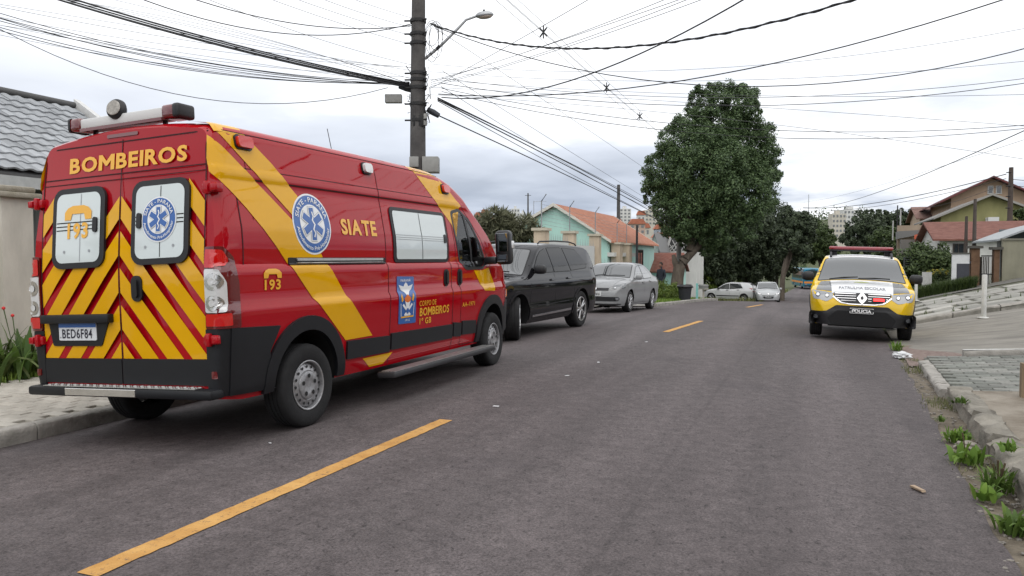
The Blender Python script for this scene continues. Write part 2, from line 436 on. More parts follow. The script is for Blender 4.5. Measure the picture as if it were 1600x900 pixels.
# -- the carriageway
ry = list(np.arange(-14, 30, .25)) + list(np.arange(30, 75, 1.0)) + list(np.arange(75, 262, 4.0))
_j = {round(y, 2): (random.random() - .5) * .05 for y in ry}
def road_l(y): return lk(y) if y < 38.5 else (lk(38.5) + (cx(y) - 3.6 - lk(38.5)) * sstep(38.5, 44, y))
def road_r(y): return rk(y) + _j.get(round(y, 2), 0)
ROAD = sheet('road', ry, road_l, road_r, lambda x, y: H(x, y), 26, ASPH)
def dash_mat():
    if 'road_yellow' in MATS: return MATS['road_yellow']
    m = mat('road_yellow', (.46, .235, .06), .8, col2=(.60, .345, .11), vscale=5, bump=.5, bscale=110, detail=10)
    nt = m.node_tree; b = nt.nodes['Principled BSDF']; src = b.inputs['Base Color'].links[0].from_socket; tc = nt.nodes.new('ShaderNodeTexCoord')
    n = nt.nodes.new('ShaderNodeTexNoise'); n.inputs['Scale'].default_value = 38; n.inputs['Detail'].default_value = 8; n.inputs['Roughness'].default_value = .75; nt.links.new(tc.outputs['Object'], n.inputs['Vector'])
    r = nt.nodes.new('ShaderNodeValToRGB'); r.color_ramp.elements[0].position = .55; r.color_ramp.elements[1].position = .68; nt.links.new(n.outputs['Fac'], r.inputs[0])
    x = nt.nodes.new('ShaderNodeMixRGB'); x.inputs[2].default_value = (.10, .075, .06, 1); nt.links.new(r.outputs[0], x.inputs[0]); nt.links.new(src, x.inputs[1]); nt.links.new(x.outputs[0], b.inputs['Base Color'])
    return m
def flat_dash(y0, y1, w=.125):
    V, F = [], []; n = 60
    for k in range(n + 1):
        y = y0 + (y1 - y0) * k / n
        for s_ in (-w / 2, w / 2): V.append((cx(y) + s_ + random.uniform(-.005, .005), y, H(cx(y) + s_, y) + .005))
    for k in range(n): F.append((2 * k, 2 * k + 1, 2 * k + 3, 2 * k + 2))
    mesh_obj('lane_dash', pydata(V, F), dash_mat(), ROAD)
for a, b in ((-6.5, -2.9), (2.45, 6.0), (14.8, 18.35), (27.1, 30.6), (39.5, 43)): flat_dash(a, b)
# side street to the left at the far corner, and the one climbing to the right
sheet('side_street', [39.8, 42, 45, 48, 52, 56], lambda y: -45, lambda y: road_l(y) + .3, lambda x, y: g(y) - .02, 20, ASPH)
SIDE = sheet('side_street', list(np.arange(12.55, 19.9, .35)), lambda y: rk(y) + .03, lambda y: 16, lambda x, y: H(x, y) + .004, 40, STREETC)
sheet('corner_apron', list(np.arange(11.7, 14.61, .2)), lambda y: rk(y) + .06, lambda y: 2.0 + .25 * math.sin(y * 3) - (y - 11.7) * .1, lambda x, y: H(x, y) + .010, 8, mat('red_gravel', (.13, .085, .075), .95, col2=(.24, .19, .165), vscale=18, bump=.7, bscale=60, detail=9))
# gutter on the right
sheet('gutter', list(np.arange(-14, 12.7, .3)), lambda y: rk(y) - .06, lambda y: rk(y) + .30, lambda x, y: H(x, y) - .012 - .012 * math.sin(x * 9 + y * 3), 6, DIRT)
# old kerb stones on the right, one by one
KR = tag(thing('kerb', 'rough old concrete kerb along the right gutter', 'kerb', (0, 0, 0)))
def rough_block(name, parent, x0, y0, x1, y1, w, h, zf, m, jit=.012, seg=4, sink=.05, top_m=None):
    """kerb stone from (x0,y0) to (x1,y1); w wide to the right, h high over the terrain"""
    bm = bmesh.new(); d = Vector((x1 - x0, y1 - y0)); L_ = d.length; d.normalize(); nrm = Vector((d.y, -d.x))
    rows = []
    sec = [(0, -sink), (w * .02, h * .30), (0, h * .62), (w * .05, h * .88), (w * .2, h), (w * .55, h * 1.02), (w * .9, h), (w, h * .93), (w, -sink)]
    for k in range(seg + 1):
        c = Vector((x0, y0)) + d * (L_ * k / seg); row = []
        for (a, z) in sec:
            p = c + nrm * (a + random.uniform(-jit, jit)); row.append(bm.verts.new((p.x, p.y, zf(p.x, p.y) + z + (random.uniform(-jit, jit) if z > 0 else 0))))
        rows.append(row)
    for k in range(seg):
        for i in range(len(sec) - 1): bm.faces.new((rows[k][i], rows[k + 1][i], rows[k + 1][i + 1], rows[k][i + 1]))
    bm.faces.new(rows[0]); bm.faces.new(list(reversed(rows[-1])))
    bmesh.ops.recalc_face_normals(bm, faces=bm.faces)
    return bm_obj(name, bm, m, parent, angle=50)
y = -4.0; k = 0
while y < 9.1:
    ln = random.uniform(.75, 1.0)
    rough_block('kerb_stone', KR, rk(y) + .245, y + .012, rk(y + ln) + .245, min(y + ln, 9.25) - .012, .19, .145 + random.uniform(-.02, .025), lambda x, y_: H(min(x, 1.5), y_), CONCD, .022, 9)
    y += ln
for i in range(6):
    y0 = 9.35 + i * .42
    rough_block('kerb_stone', KR, rk(y0) + .18, y0 + .008, rk(y0 + .42) + .18, y0 + .412, .14, .075, lambda x, y_: H(min(x, 1.5), y_), CONC, .008, 2)
sheet('apron', list(np.arange(-10, 9.3, .5)), lambda y: rk(y) + .42, lambda y: 9, lambda x, y: H(x, y) + .125 + .012 * math.sin(y * 1.7) * math.sin(x * 2.2), 30, APRON)
# block paving at the corner
def paver_mesh(lx, ly, h, bev=.006):
    bm = bmesh.new(); b_box(bm, -lx / 2, lx / 2, -ly / 2, ly / 2, -h, 0)
    bmesh.ops.bevel(bm, geom=[e for e in bm.edges if all(v.co.z > -.001 for v in e.verts)], offset=bev, segments=1, affect='EDGES')
    me = bpy.data.meshes.new('paver'); bm.to_mesh(me); bm.free(); return me
RP = sheet('corner_pavement', list(np.arange(9.25, 12.55, .15)), lambda y: rk(y) + .30, lambda y: 8, lambda x, y: H(x, y) + .035, 40, mat('paver_bed', (.105, .105, .09), .95, col2=(.15, .15, .13), vscale=9, bump=.5))
RP2 = [mat('paver_grey_%d' % i, c, .85, col2=tuple(q * 1.45 for q in c), vscale=8, bump=.45, bscale=50) for i, c in enumerate(((.135, .14, .125), (.165, .165, .15), (.115, .118, .105)))]
pm = [paver_mesh(.245, .125, .05, .008) for _ in RP2]
for q, m_ in zip(pm, [piece_var(t, .75, 1.2) for t in RP2]): q.materials.append(m_)
cnt = 0
for j in range(23):
    for i in range(14):
        y_ = 9.38 + j * .137; x_ = rk(y_) + .46 + (i + .5 * (j % 2)) * .257
        if x_ > .258 * (y_ / 1.17) + 1.0: continue
        o = bpy.data.objects.new('paver', pm[random.choice((0, 0, 1, 1, 2))]); link(o, RP)
        sl = math.atan(float(np.interp(y_, [12, 20], [.055, .19])))
        o.location = (x_, y_, H(x_, y_) + .066 + random.uniform(-.004, .004)); o.rotation_euler = (random.uniform(-.012, .012), -sl + random.uniform(-.012, .012), random.uniform(-.012, .012)); cnt += 1
# white-topped kerb on the side street corner
WK = thing('kerb', 'white-painted kerb of the paved corner by the side street', 'kerb', (0, 0, 0))
for i in range(6):
    x0 = 2.02 + i * .8
    ks = rough_block('kerb_stone', WK, x0 + .012, 12.42 + i * .03, x0 + .788, 12.45 + i * .03, -.15, .135, lambda x, y_: H(x, y_), CONC, .006, 3)
    bm = bmesh.new(); b_box(bm, 0, .77, .0, .12, 0, .006)
    bm_obj('kerb_paint', bm, mat('kerb_white', (.55, .55, .53), .8, col2=(.30, .29, .27), vscale=18, detail=9), ks, (x0 + .014, 12.45 + i * .03, H(x0, 12.45) + .141), (0, -.055, .035))
# far pavement of the side street: large slabs
FP = sheet('far_pavement', list(np.arange(20.0, 28.6, .4)), lambda y: 1.95 + (y - 20) * .05, lambda y: 14, lambda x, y: H(x, y) + .03, 40, mat('slab_bed', (.075, .075, .055), .95, col2=(.12, .12, .085), vscale=4, bump=.5))
SL = [mat('slab_stone_%d' % i, c, .88, col2=tuple(q * 1.35 for q in c), vscale=3, bump=.4, bscale=30, detail=9) for i, c in enumerate(((.23, .225, .20), (.28, .27, .245), (.20, .195, .175)))]
sm_ = [paver_mesh(1.02, .72, .06, .012) for _ in SL]
for q, m_ in zip(sm_, [piece_var(t, .72, 1.12) for t in SL]): q.materials.append(m_)
for j in range(8):
    for i in range(9):
        y_ = 20.95 + j * .83; x_ = 2.75 + (y_ - 20) * .06 + (i + .45 * (j % 2)) * 1.12
        if x_ > .258 * y_ / 1.17 + 2.6: continue
        z0 = H(x_, y_) + .062; zx = (H(x_ + .4, y_) - H(x_ - .4, y_)) / .8; zy = (H(x_, y_ + .3) - H(x_, y_ - .3)) / .6
        o = bpy.data.objects.new('slab', sm_[random.choice((0, 0, 1, 1, 2))]); link(o, FP); o.location = (x_, y_, z0 + random.uniform(-.01, .012))
        o.rotation_euler = (math.atan(zy) + random.uniform(-.012, .012), -math.atan(zx) + random.uniform(-.012, .012), random.uniform(-.03, .03))
FK = thing('kerb', 'worn kerb on the uphill side of the side street', 'kerb', (0, 0, 0))
for i in range(9):
    x0 = 2.05 + i * .95
    rough_block('kerb_stone', FK, x0 + .01, 19.72 + .10 * i, x0 + .94, 19.82 + .10 * i, -.22, .10, lambda x, y_: H(x, y_), CONC, .014, 3)
sheet('footpath', list(np.arange(28.6, 31.1, .4)), lambda y: 2.9, lambda y: 14, lambda x, y: H(x, y) + .05, 30, mat('path_dark', (.085, .08, .072), .9, col2=(.13, .125, .11), vscale=3, bump=.4))
# -- left pavement
LP = sheet('left_pavement', list(np.arange(-6, 26.1, .4)), lambda y: -8.42, lambda y: lk(y) - .13, lambda x, y: g(y) + .055 + .02 * (-6.2 - x) / 2, 8, mat('left_paver_bed', (.28, .265, .23), .9, col2=(.33, .315, .28), vscale=5, bump=.4))
sheet('left_pavement', list(np.arange(26.1, 39.3, .5)), lambda y: -8.6, lambda y: lk(y) - .13, lambda x, y: g(y) + .06, 8, mat('left_concrete', (.20, .19, .175), .9, col2=(.28, .27, .25), vscale=2, bump=.3))
LPM = [mat('left_paver_%d' % i, c, .85, col2=tuple(q * 1.22 for q in c), vscale=10, bump=.35, bscale=60) for i, c in enumerate(((.345, .325, .285), (.365, .345, .305), (.33, .31, .272)))]
lm = [paver_mesh(.222, .112, .04, .005) for _ in LPM]
for q, m_ in zip(lm, [piece_var(t, .88, 1.1) for t in LPM]): q.materials.append(m_)
cnt = 0
for j in range(32):
    for i in range(9):
        y_ = 3.95 + j * .119; x_ = -6.38 - (i + .5 * (j % 2)) * .230
        if cnt >= 300: break
        o = bpy.data.objects.new('paver', lm[random.choice((0, 0, 1, 1, 2))]); link(o, LP); cnt += 1
        o.location = (x_, y_, .055 + .02 * (-6.2 - x_) / 2 + .022 + random.uniform(-.0025, .0025)); o.rotation_euler = (random.uniform(-.008, .008), random.uniform(-.008, .008), random.uniform(-.01, .01))
LKB = thing('kerb', 'pale concrete kerb beside the ambulance and the left pavement', 'kerb', (0, 0, 0))
for i in range(16):
    y0 = -1.5 + i * 1.0
    rough_block('kerb_stone', LKB, lk(y0 + .99), y0 + .992, lk(y0), y0 + .008, .14, .135, lambda x, y_: H(max(x, lk(y_)), y_), CONC, .004, 2)
LK2 = thing('kerb', 'grey kerb in front of the hedge and the waste bin', 'kerb', (0, 0, 0))
for i in range(12):
    y0 = 26.4 + i * 1.0
    rough_block('kerb_stone', LK2, lk(y0 + .99), y0 + .99, lk(y0), y0 + .01, .14, .12, lambda x, y_: H(max(x, lk(y_)), y_), CONC, .006, 2)
sheet('lawn', list(np.arange(-6, 26.1, .5)), lambda y: -9.4, lambda y: -8.42, lambda x, y: g(y) + .085, 4, GRASSM)
sheet('lawn', list(np.arange(27.6, 39.0, .5)), lambda y: -7.6, lambda y: lk(y) - .35, lambda x, y: g(y) + .095, 4, GRASSM)
# -- grass blades (uncountable)
def grass(name, label, pts, h=.09, m=None, n=1, lean=.5, w=.006):
    V, F = [], []
    for (x, y, z) in pts:
        for _ in range(n):
            a = random.uniform(0, 6.283); hh = h * random.uniform(.5, 1.3); l = hh * random.uniform(.1, lean); bx, by = x + random.gauss(0, .02), y + random.gauss(0, .02)
            dx, dy = math.cos(a), math.sin(a); i = len(V); ww = w * random.uniform(.7, 1.4)
            V += [(bx - dy * ww, by + dx * ww, z), (bx + dy * ww, by - dx * ww, z), (bx + dx * l * .4 + dy * ww * .7, by + dy * l * .4 - dx * ww * .7, z + hh * .6), (bx + dx * l * .4 - dy * ww * .7, by + dy * l * .4 + dx * ww * .7, z + hh * .6), (bx + dx * l, by + dy * l, z + hh)]
            F += [(i, i + 1, i + 2, i + 3), (i + 3, i + 2, i + 4)]
    return tag(mesh_obj(name, pydata(V, F), m), label, 'grass', kind='stuff')
def leafmat(name, c1, c2, rough=.55, sub=.25):
    if name in MATS: return MATS[name]
    m = bpy.data.materials.new(name); m.use_nodes = True; nt = m.node_tree; b = nt.nodes['Principled BSDF']
    geo = nt.nodes.new('ShaderNodeNewGeometry'); r = nt.nodes.new('ShaderNodeValToRGB'); e = r.color_ramp.elements
    e[0].color = (*c1, 1); e[1].color = (*c2, 1)
    nt.links.new(geo.outputs['Random Per Island'], r.inputs[0]); nt.links.new(r.outputs[0], b.inputs['Base Color'])
    b.inputs['Roughness'].default_value = rough; b.inputs['Specular IOR Level'].default_value = .32
    t = nt.nodes.new('ShaderNodeBsdfTranslucent'); nt.links.new(r.outputs[0], t.inputs[0]); mx = nt.nodes.new('ShaderNodeMixShader'); mx.inputs[0].default_value = sub
    out = nt.nodes['Material Output']; nt.links.new(b.outputs[0], mx.inputs[1]); nt.links.new(t.outputs[0], mx.inputs[2]); nt.links.new(mx.outputs[0], out.inputs[0])
    MATS[name] = m; return m
GR = leafmat('grass_blades', (.09, .16, .02), (.20, .29, .05))
grass('grass', 'short bright grass strip beside the left pavement', [(random.uniform(-9.35, -8.43), random.uniform(4.2, 9.5), .085) for _ in range(9000)], .10, GR)
grass('grass', 'grass under the hedge by the far left kerb', [(random.uniform(-7.5, lk(y_) - .36), y_, g(y_) + .095) for y_ in [random.uniform(27.7, 38) for _ in range(5000)]], .12, GR, w=.012)
pts = []
for _ in range(1100):
    y_ = random.uniform(20.4, 27.5); x_ = random.uniform(2.4, 8.0); 
    fx = ((x_ - 2.75 - (y_ - 20) * .06) / 1.12 + .5) % 1; fy = ((y_ - 20.95) / .83 + .5) % 1
    if (fy < .08 or fy > .92) and math.sin(x_ * 3.1 + y_ * 1.7) + math.sin(x_ * 7.3 - y_ * 2.9) > .7: pts.append((x_, y_, H(x_, y_) + .05))
grass('grass', 'weeds growing in the joints of the sloping slab pavement', pts, .12, leafmat('joint_weeds', (.045, .075, .02), (.10, .13, .04)), n=3, w=.01)
# ------------------------------------------------------------------ houses, walls and far buildings
def stucco(n, c, v=.12): return mat(n, c, .9, var=v * 1.5, vscale=1.6, bump=.15, bscale=40, detail=9, stretch=(1, 1, .35))
def tile_mat(n, c1, c2, sc=9., axis=0):
    if n in MATS: return MATS[n]
    m = mat(n, c1, .85, col2=c2, vscale=3., detail=8)
    nt = m.node_tree; b = nt.nodes['Principled BSDF']; tc = nt.nodes.new('ShaderNodeTexCoord'); w = nt.nodes.new('ShaderNodeTexWave')
    w.bands_direction = 'XYZ'[axis]; w.inputs['Scale'].default_value = sc; w.inputs['Distortion'].default_value = .4; nt.links.new(tc.outputs['Object'], w.inputs[0])
    bp = nt.nodes.new('ShaderNodeBump'); bp.inputs['Strength'].default_value = .9; bp.inputs['Distance'].default_value = .06
    nt.links.new(w.outputs['Fac'], bp.inputs['Height']); nt.links.new(bp.outputs[0], b.inputs['Normal'])
    return m
PANE = glassy('house_glass', (.02, .025, .03), .06, .8, 1.6); FRM = mat('frame_white', (.60, .60, .58), .6); FRD = mat('frame_dark', (.05, .04, .035), .6)
def add_window(parent, face, a0, a1, z0, z1, at, fm=None, bars=1):
    """face '-Y' (seen from -Y), '+X' ; at: the wall plane"""
    fm = fm or FRM; e = .05
    def bb(nm, p0, p1, q0, q1, o0, o1, m, par):
        if face == '-Y': return box(nm, p0, p1, at - o1, at - o0, q0, q1, m, par)
        if face == '+Y': return box(nm, p0, p1, at + o0, at + o1, q0, q1, m, par)
        if face == '+X': return box(nm, at + o0, at + o1, p0, p1, q0, q1, m, par)
        return box(nm, at - o1, at - o0, p0, p1, q0, q1, m, par)
    w = bb('window', a0, a1, z0, z1, .0, .03, PANE, parent)
    bm = bmesh.new()
    bb('window_frame', a0 - e, a1 + e, z1, z1 + e, 0, .06, fm, w); bb('window_sill', a0 - e - .03, a1 + e + .03, z0 - e, z0, 0, .09, fm, w)
    bb('window_frame', a0 - e, a0, z0, z1, 0, .06, fm, w); bb('window_frame', a1, a1 + e, z0, z1, 0, .06, fm, w)
    for k in range(bars):
        c = a0 + (a1 - a0) * (k + 1) / (bars + 1); bb('window_bar', c - .02, c + .02, z0, z1, .03, .05, fm, w)
    return w
def house(name, label, x0, x1, y0, y1, zb, ze, zr, ridge, wallm, roofm, over=.35, fascia=None, thick=.10, cat='house', rx=None):
    """gabled house; ridge 'Y': gables face -Y/+Y, ridge 'X': eaves face -Y/+Y. rx: ridge position"""
    root = thing(name, label, cat, ((x0 + x1) / 2, (y0 + y1) / 2, zb)); ox, oy = (x0 + x1) / 2, (y0 + y1) / 2
    a0, a1, b0, b1 = (x0 - ox, x1 - ox, y0 - oy, y1 - oy) if ridge == 'Y' else (y0 - oy, y1 - oy, x0 - ox, x1 - ox)
    mid = (rx - (ox if ridge == 'Y' else oy)) if rx is not None else (a0 + a1) / 2
    hz, rz = ze - zb, zr - zb
    prism('wall', [(a0, -.6), (a1, -.6), (a1, hz), (mid, rz), (a0, hz)], 'Y' if ridge == 'Y' else 'X', b0, b1, wallm, root)
    s0 = (rz - hz) / max(.01, mid - a0); s1 = (rz - hz) / max(.01, a1 - mid)
    poly = [(a0 - over, hz - over * s0 + .02), (mid, rz + .02), (a1 + over, hz - over * s1 + .02), (a1 + over, hz - over * s1 + thick), (mid, rz + thick + .03), (a0 - over, hz - over * s0 + thick)]
    rf = prism('roof', poly, 'Y' if ridge == 'Y' else 'X', b0 - over, b1 + over, roofm, root)
    if fascia:
        for b in ((b0 - over - .03, b0 - over), (b1 + over, b1 + over + .03)):
            p2 = [(q[0], q[1] - .02) for q in poly[:3]] + [(q[0], q[1] + .03) for q in poly[3:]]
            prism('verge_board', p2, 'Y' if ridge == 'Y' else 'X', b[0], b[1], fascia, rf)
    return root
def W(root, face, u0, u1, v0, v1, plane, fm=None, bars=1):
    """window set from photo pixels onto a wall plane"""
    f = onY if face == '-Y' else onX; a = f(u0, v1, plane); b = f(u1, v0, plane); l = root.location
    if face == '-Y': return add_window(root, face, a.x - l.x, b.x - l.x, a.z - l.z, b.z - l.z, plane - l.y, fm, bars)
    return add_window(root, face, a.y - l.y, b.y - l.y, a.z - l.z, b.z - l.z, plane - l.x, fm, bars)
# --- the grey-roofed house on the left, tile by tile
def left_house():
    root = thing('house', 'house with grey concrete roof tiles behind the ambulance, at the left edge', 'house', (-14.3, 7.0, 0))
    wl = stucco('left_house_wall', (.16, .165, .16)); tm = mat('grey_tile', (.27, .285, .30), .8, col2=(.37, .385, .40), vscale=2.5, bump=.25, bscale=40, detail=8); piece_var(tm, .78, 1.12)
    ex_, ez_, rx_, rz_ = -11.65, 2.86, -14.55, 4.68; y0, y1 = 2.0, 11.75
    o = root.location
    prism('wall', [(-17.2 - o.x, 0), (-12.25 - o.x, 0), (-12.25 - o.x, 3.05), (rx_ - o.x, 4.5), (-17.2 - o.x, 2.9)], 'Y', y0 + .3 - o.y, y1 - .35 - o.y, wl, root)
    d = Vector((ex_ - rx_, 0, ez_ - rz_)); ln = d.length; d.normalize(); n = Vector((-d.z, 0, d.x)); n = n if n.z > 0 else -n
    rf = prism('roof', [(rx_ - o.x, rz_ - .10), (ex_ - o.x, ez_ - .10), (ex_ - o.x, ez_ - .05), (rx_ - o.x, rz_ - .04)], 'Y', y0 - o.y, y1 - o.y, mat('roof_deck', (.08, .08, .08), .9), root)
    prism('roof', [(rx_ - o.x, rz_ - .05), (-17.6 - o.x, 2.8), (-17.6 - o.x, 2.74), (rx_ - o.x, rz_ - .12)], 'Y', y0 - o.y, y1 - o.y, tm, root)
    # one tile: a wavy concrete pan
    tw, tl = .265, .33; bm = bmesh.new(); nx = 10
    for kk, sl in enumerate((0, tl)):
        for i in range(nx + 1):
            t = i / nx; z = .014 * math.sin(t * 2 * math.pi - .6) + (.030 if kk else .0)
            bm.verts.new((sl, -tw / 2 + t * tw * 1.0, z))
    bm.verts.ensure_lookup_table()
    for i in range(nx): bm.faces.new((bm.verts[i], bm.verts[nx + 1 + i], bm.verts[nx + 2 + i], bm.verts[i + 1]))
    lo = []
    for i in range(nx + 1): lo.append(bm.verts.new(bm.verts[nx + 1 + i].co + Vector((0, 0, -.03)))); bm.verts.ensure_lookup_table()
    for i in range(nx): bm.faces.new((bm.verts[nx + 1 + i], lo[i], lo[i + 1], bm.verts[nx + 2 + i]))
    bmesh.ops.recalc_face_normals(bm, faces=bm.faces)
    me = bpy.data.meshes.new('tile'); bm.to_mesh(me); bm.free(); me.materials.append(tm); me.polygons.foreach_set('use_smooth', [True] * len(me.polygons)); me.set_sharp_from_angle(angle=R(45))
    q = Matrix((d, Vector((0, 1, 0)), n)).transposed().to_euler()
    rows = int(ln / .27); cnt = 0
    for r_ in range(rows + 1):
        s0 = ln - .33 - r_ * .27
        if s0 < -.1: break
        for c in range(int((y1 - 5.9) / tw)):
            y = y1 - .20 - c * tw
            t = bpy.data.objects.new('tile', me); link(t, rf); cnt += 1
            p = Vector((rx_, y, rz_)) + d * s0 + n * .015 - o
            t.location = p + n * random.uniform(-.004, .006); t.rotation_euler = q; t.rotation_euler.z += random.uniform(-.015, .015)
    prism('fascia', [(ex_ + .0 - o.x, ez_ - .09), (ex_ + .03 - o.x, ez_ - .09), (ex_ + .03 - o.x, ez_ - .27), (ex_ - o.x, ez_ - .27)], 'Y', y0 - o.y, y1 - o.y, mat('fascia_pale', (.42, .43, .42), .7, var=.1), root)
    prism('soffit', [(ex_ - o.x, ez_ - .24), (ex_ - o.x, ez_ - .27), (-12.25 - o.x, ez_ - .27), (-12.25 - o.x, ez_ - .24)], 'Y', y0 - o.y, y1 - o.y, MATS['fascia_pale'], root)
    vb = prism('verge_board', [(rx_ - o.x, rz_ - .14), (ex_ - o.x, ez_ - .14), (ex_ - o.x, ez_ + .13), (rx_ - o.x, rz_ + .16)], 'Y', y1 - o.y, y1 + .14 - o.y, mat('verge_white', (.60, .60, .59), .7, var=.08), root)
    tube('ridge_cap', [(rx_ - o.x, y0 - o.y, rz_ + .02), (rx_ - o.x, y1 - o.y, rz_ + .02)], .075, mat('ridge_dark', (.10, .10, .10), .8), rf)
    for yy in (8.9, 11.1): box('post', -11.95 - o.x, -11.72 - o.x, yy - o.y, yy + .23 - o.y, 0, 2.6, wl, root)
left_house()
# garden wall with capped pillar, left
def left_wall():
    root = thing('garden_wall', 'cream garden wall with a capped pillar at the left edge, behind the ambulance', 'wall', (-9.28, 7, 0))
    cm = stucco('cream_wall', (.46, .44, .385), .15); gm = stucco('grey_wall', (.20, .20, .185)); cp = mat('cap_stone', (.22, .20, .15), .9, col2=(.34, .32, .27), vscale=6, bump=.4)
    for y, nm in ((1.0, 1), (6.53, 0)):
        p = box('pillar', -.20, .20, y - 7 - .20, y - 7 + .20, 0, 2.22, cm, root)
        bm = bmesh.new(); b_box(bm, -.28, .28, y - 7 - .28, y - 7 + .28, 2.223, 2.29, .02); b_box(bm, -.23, .23, y - 7 - .23, y - 7 + .23, 2.29, 2.37, .03); bm_obj('cap', bm, cp, p, angle=40)
    box('wall_panel', -.08, .08, -5.80, -.67, 0, 1.95, cm, root)
    box('wall_panel', -.08, .08, -.27, 9.0, 0, 1.45, gm, root)
    box('wall_coping', -.12, .12, -.27, 9.0, 1.452, 1.51, cp, root)
left_wall()
# --- turquoise house and its street wall
turq = stucco('turquoise_wall', (.44, .68, .61), .06); otile = tile_mat('orange_tile', (.52, .20, .12), (.62, .29, .19), 5.5, 0); beige = stucco('beige_column', (.50, .41, .31)); wht = stucco('white_wall', (.60, .60, .57), .07)
th = house('house', 'turquoise house with bright orange tiled roof beyond the parked cars', -15.2, -9.3, 36.4, 48.2, -1.0, 2.35, 4.05, 'Y', turq, otile, .25, mat('verge_cream', (.62, .60, .54), .7), rx=-12.0)
add_window(th, '+X', .8, 2.2, 1.2, 2.9, 2.95 + .02, FRD, 1)
box('porch_beam', 2.95, 3.3, -5.9, -1.0, 2.55, 2.75, wht, th)
def street_wall():
    root = thing('street_wall', 'street wall with beige pillars, white gates and spikes before the turquoise house', 'wall', (-9.0, 30, -.5))
    cols = [(onX(846, 400, -9.0).y), (onX(890, 400, -9.0).y), (onX(930, 400, -9.0).y), (onX(964, 400, -9.0).y), (onX(979, 400, -9.0).y)]
    cap = mat('pillar_cap', (.50, .45, .36), .8); gate = mat('gate_white', (.58, .59, .58), .6, var=.06, stretch=(1, 30, .2), vscale=4); met = mat('thin_metal', (.32, .33, .34), .5, metal=.5)
    top = [2.45, 2.45, 2.45, 2.15, 2.15]
    for i, y in enumerate(cols):
        h = top[i] + .5; w = .21 if i < 3 else .30
        p = box('pillar', -.22, .22, y - 30 - w, y - 30 + w, -.3, h, beige, root); box('cap', -.29, .29, y - 30 - w - .07, y - 30 + w + .07, h, h + .10, cap, p)
        t = tube('fence_post', [(0, y - 30, h + .1), (0, y - 30, h + 1.05), (.18, y - 30, h + 1.3)], .022, met, root, 6)
    for a, b, h in ((cols[0], cols[1], 2.45), (cols[1], cols[2], 2.35), (cols[2], cols[3], 1.55)):
        gp = box('gate', -.04, .04, a - 30 + .24, b - 30 - .24, -.1, h + .15, gate, root)
        for k in range(14):
            yy = a - 30 + .3 + (b - a - .6) * k / 13
            tube('spike', [(0, yy, h + .12), (0, yy, h + .42)], [.014, .003], met, gp, 5)
    box('gate', -.03, .03, cols[4] - 30 + .32, cols[4] - 30 + 3.2, -.3, 1.5, mat('dark_gate', (.07, .07, .075), .6), root)
    for k in range(6): tube('electric_wire', [(.0, cols[0] - 30, 3.2 + k * .14), (.0, cols[4] - 30, 2.9 + k * .14)], .005, met, root, 4)
    box('wall_panel', -.1, .1, cols[0] - 30 - 8.5, cols[0] - 30 - .22, -.3, 2.4, wht, root)
street_wall()
# --- behind the large tree: red pantile shed, lattice gable, white house
shed = house('shed', 'low shed with weathered red pantiles left of the large tree trunk', onY(1016, 420, 47).x, onY(1056, 420, 47).x, 47, 51, -1.2, onY(1030, 424, 47).z, onY(1030, 398, 49).z, 'X', turq, tile_mat('red_pantile', (.30, .085, .055), (.42, .20, .15), 9, 0), .2)
lat = thing('lattice_gable', 'white building with lattice-filled gable behind the large tree', 'building', (onY(1056, 400, 56).x, 56, -1.5))
def lattice():
    m = mat('lattice_white', (.55, .55, .53), .7); o = lat.location
    a, b, c = onY(1041, 392, 56), onY(1056, 347, 56), onY(1088, 392, 56); 
    prism('wall', [(a.x - o.x, -.2), (c.x - o.x, -.2), (c.x - o.x, a.z - o.z), (a.x - o.x, a.z - o.z)], 'Y', .2, 4, wht, lat)
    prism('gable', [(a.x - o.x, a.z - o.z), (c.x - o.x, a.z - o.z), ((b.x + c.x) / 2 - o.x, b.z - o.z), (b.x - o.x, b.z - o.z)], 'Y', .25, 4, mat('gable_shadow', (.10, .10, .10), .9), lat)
    for p, q in ((a, b), (b, c)): tube('gable_board', [(p.x - o.x, 0, p.z - o.z), (q.x - o.x, 0, q.z - o.z)], .09, m, lat, 6)
    for k in range(9):
        t = k / 8; p = a.lerp(c, t); tube('lattice_slat', [(p.x - o.x, .1, p.z - o.z), (p.x - o.x + .5, .1, p.z - o.z + min(1.9, .4 + 2.0 * t))], .03, m, lat, 5)
        tube('lattice_slat', [(p.x - o.x, .14, p.z - o.z), (p.x - o.x - .4, .14, p.z - o.z + min(1.2, .2 + 1.6 * t))], .03, m, lat, 5)
lattice()
wh = house('house', 'white two-storey house half hidden by the trees behind the trunk', onY(1062, 400, 60).x, onY(1088, 400, 60).x, 60, 61.5, -2.2, onY(1080, 374, 60).z, onY(1080, 360, 60).z, 'Y', wht, tile_mat('dark_tile', (.06, .05, .05), (.10, .08, .08), 6, 0), .25)
W(wh, '-Y', 1079, 1084, 396, 411, 60, FRD, 0); W(wh, '-Y', 1079, 1084, 415, 425, 60, FRD, 0)
pk = house('house', 'small red-walled house between the turquoise house and the lattice gable', onY(1028, 400, 64).x, onY(1045, 400, 64).x, 64, 70, -2.2, onY(1036, 388, 64).z, onY(1036, 381, 64).z, 'X', stucco('brick_red', (.36, .10, .07)), mat('metal_roof', (.45, .46, .47), .5, metal=.3), .2)
gv = house('house', 'pale grey gable wall just behind the turquoise house roof', onY(1016, 400, 52).x, onY(1029, 400, 52).x, 52, 57, -1.6, onY(1022, 388, 52).z, onY(1021, 366, 52).z, 'Y', stucco('grey_green_wall', (.36, .42, .40)), mat('grey_roof', (.22, .22, .22), .8), .1)
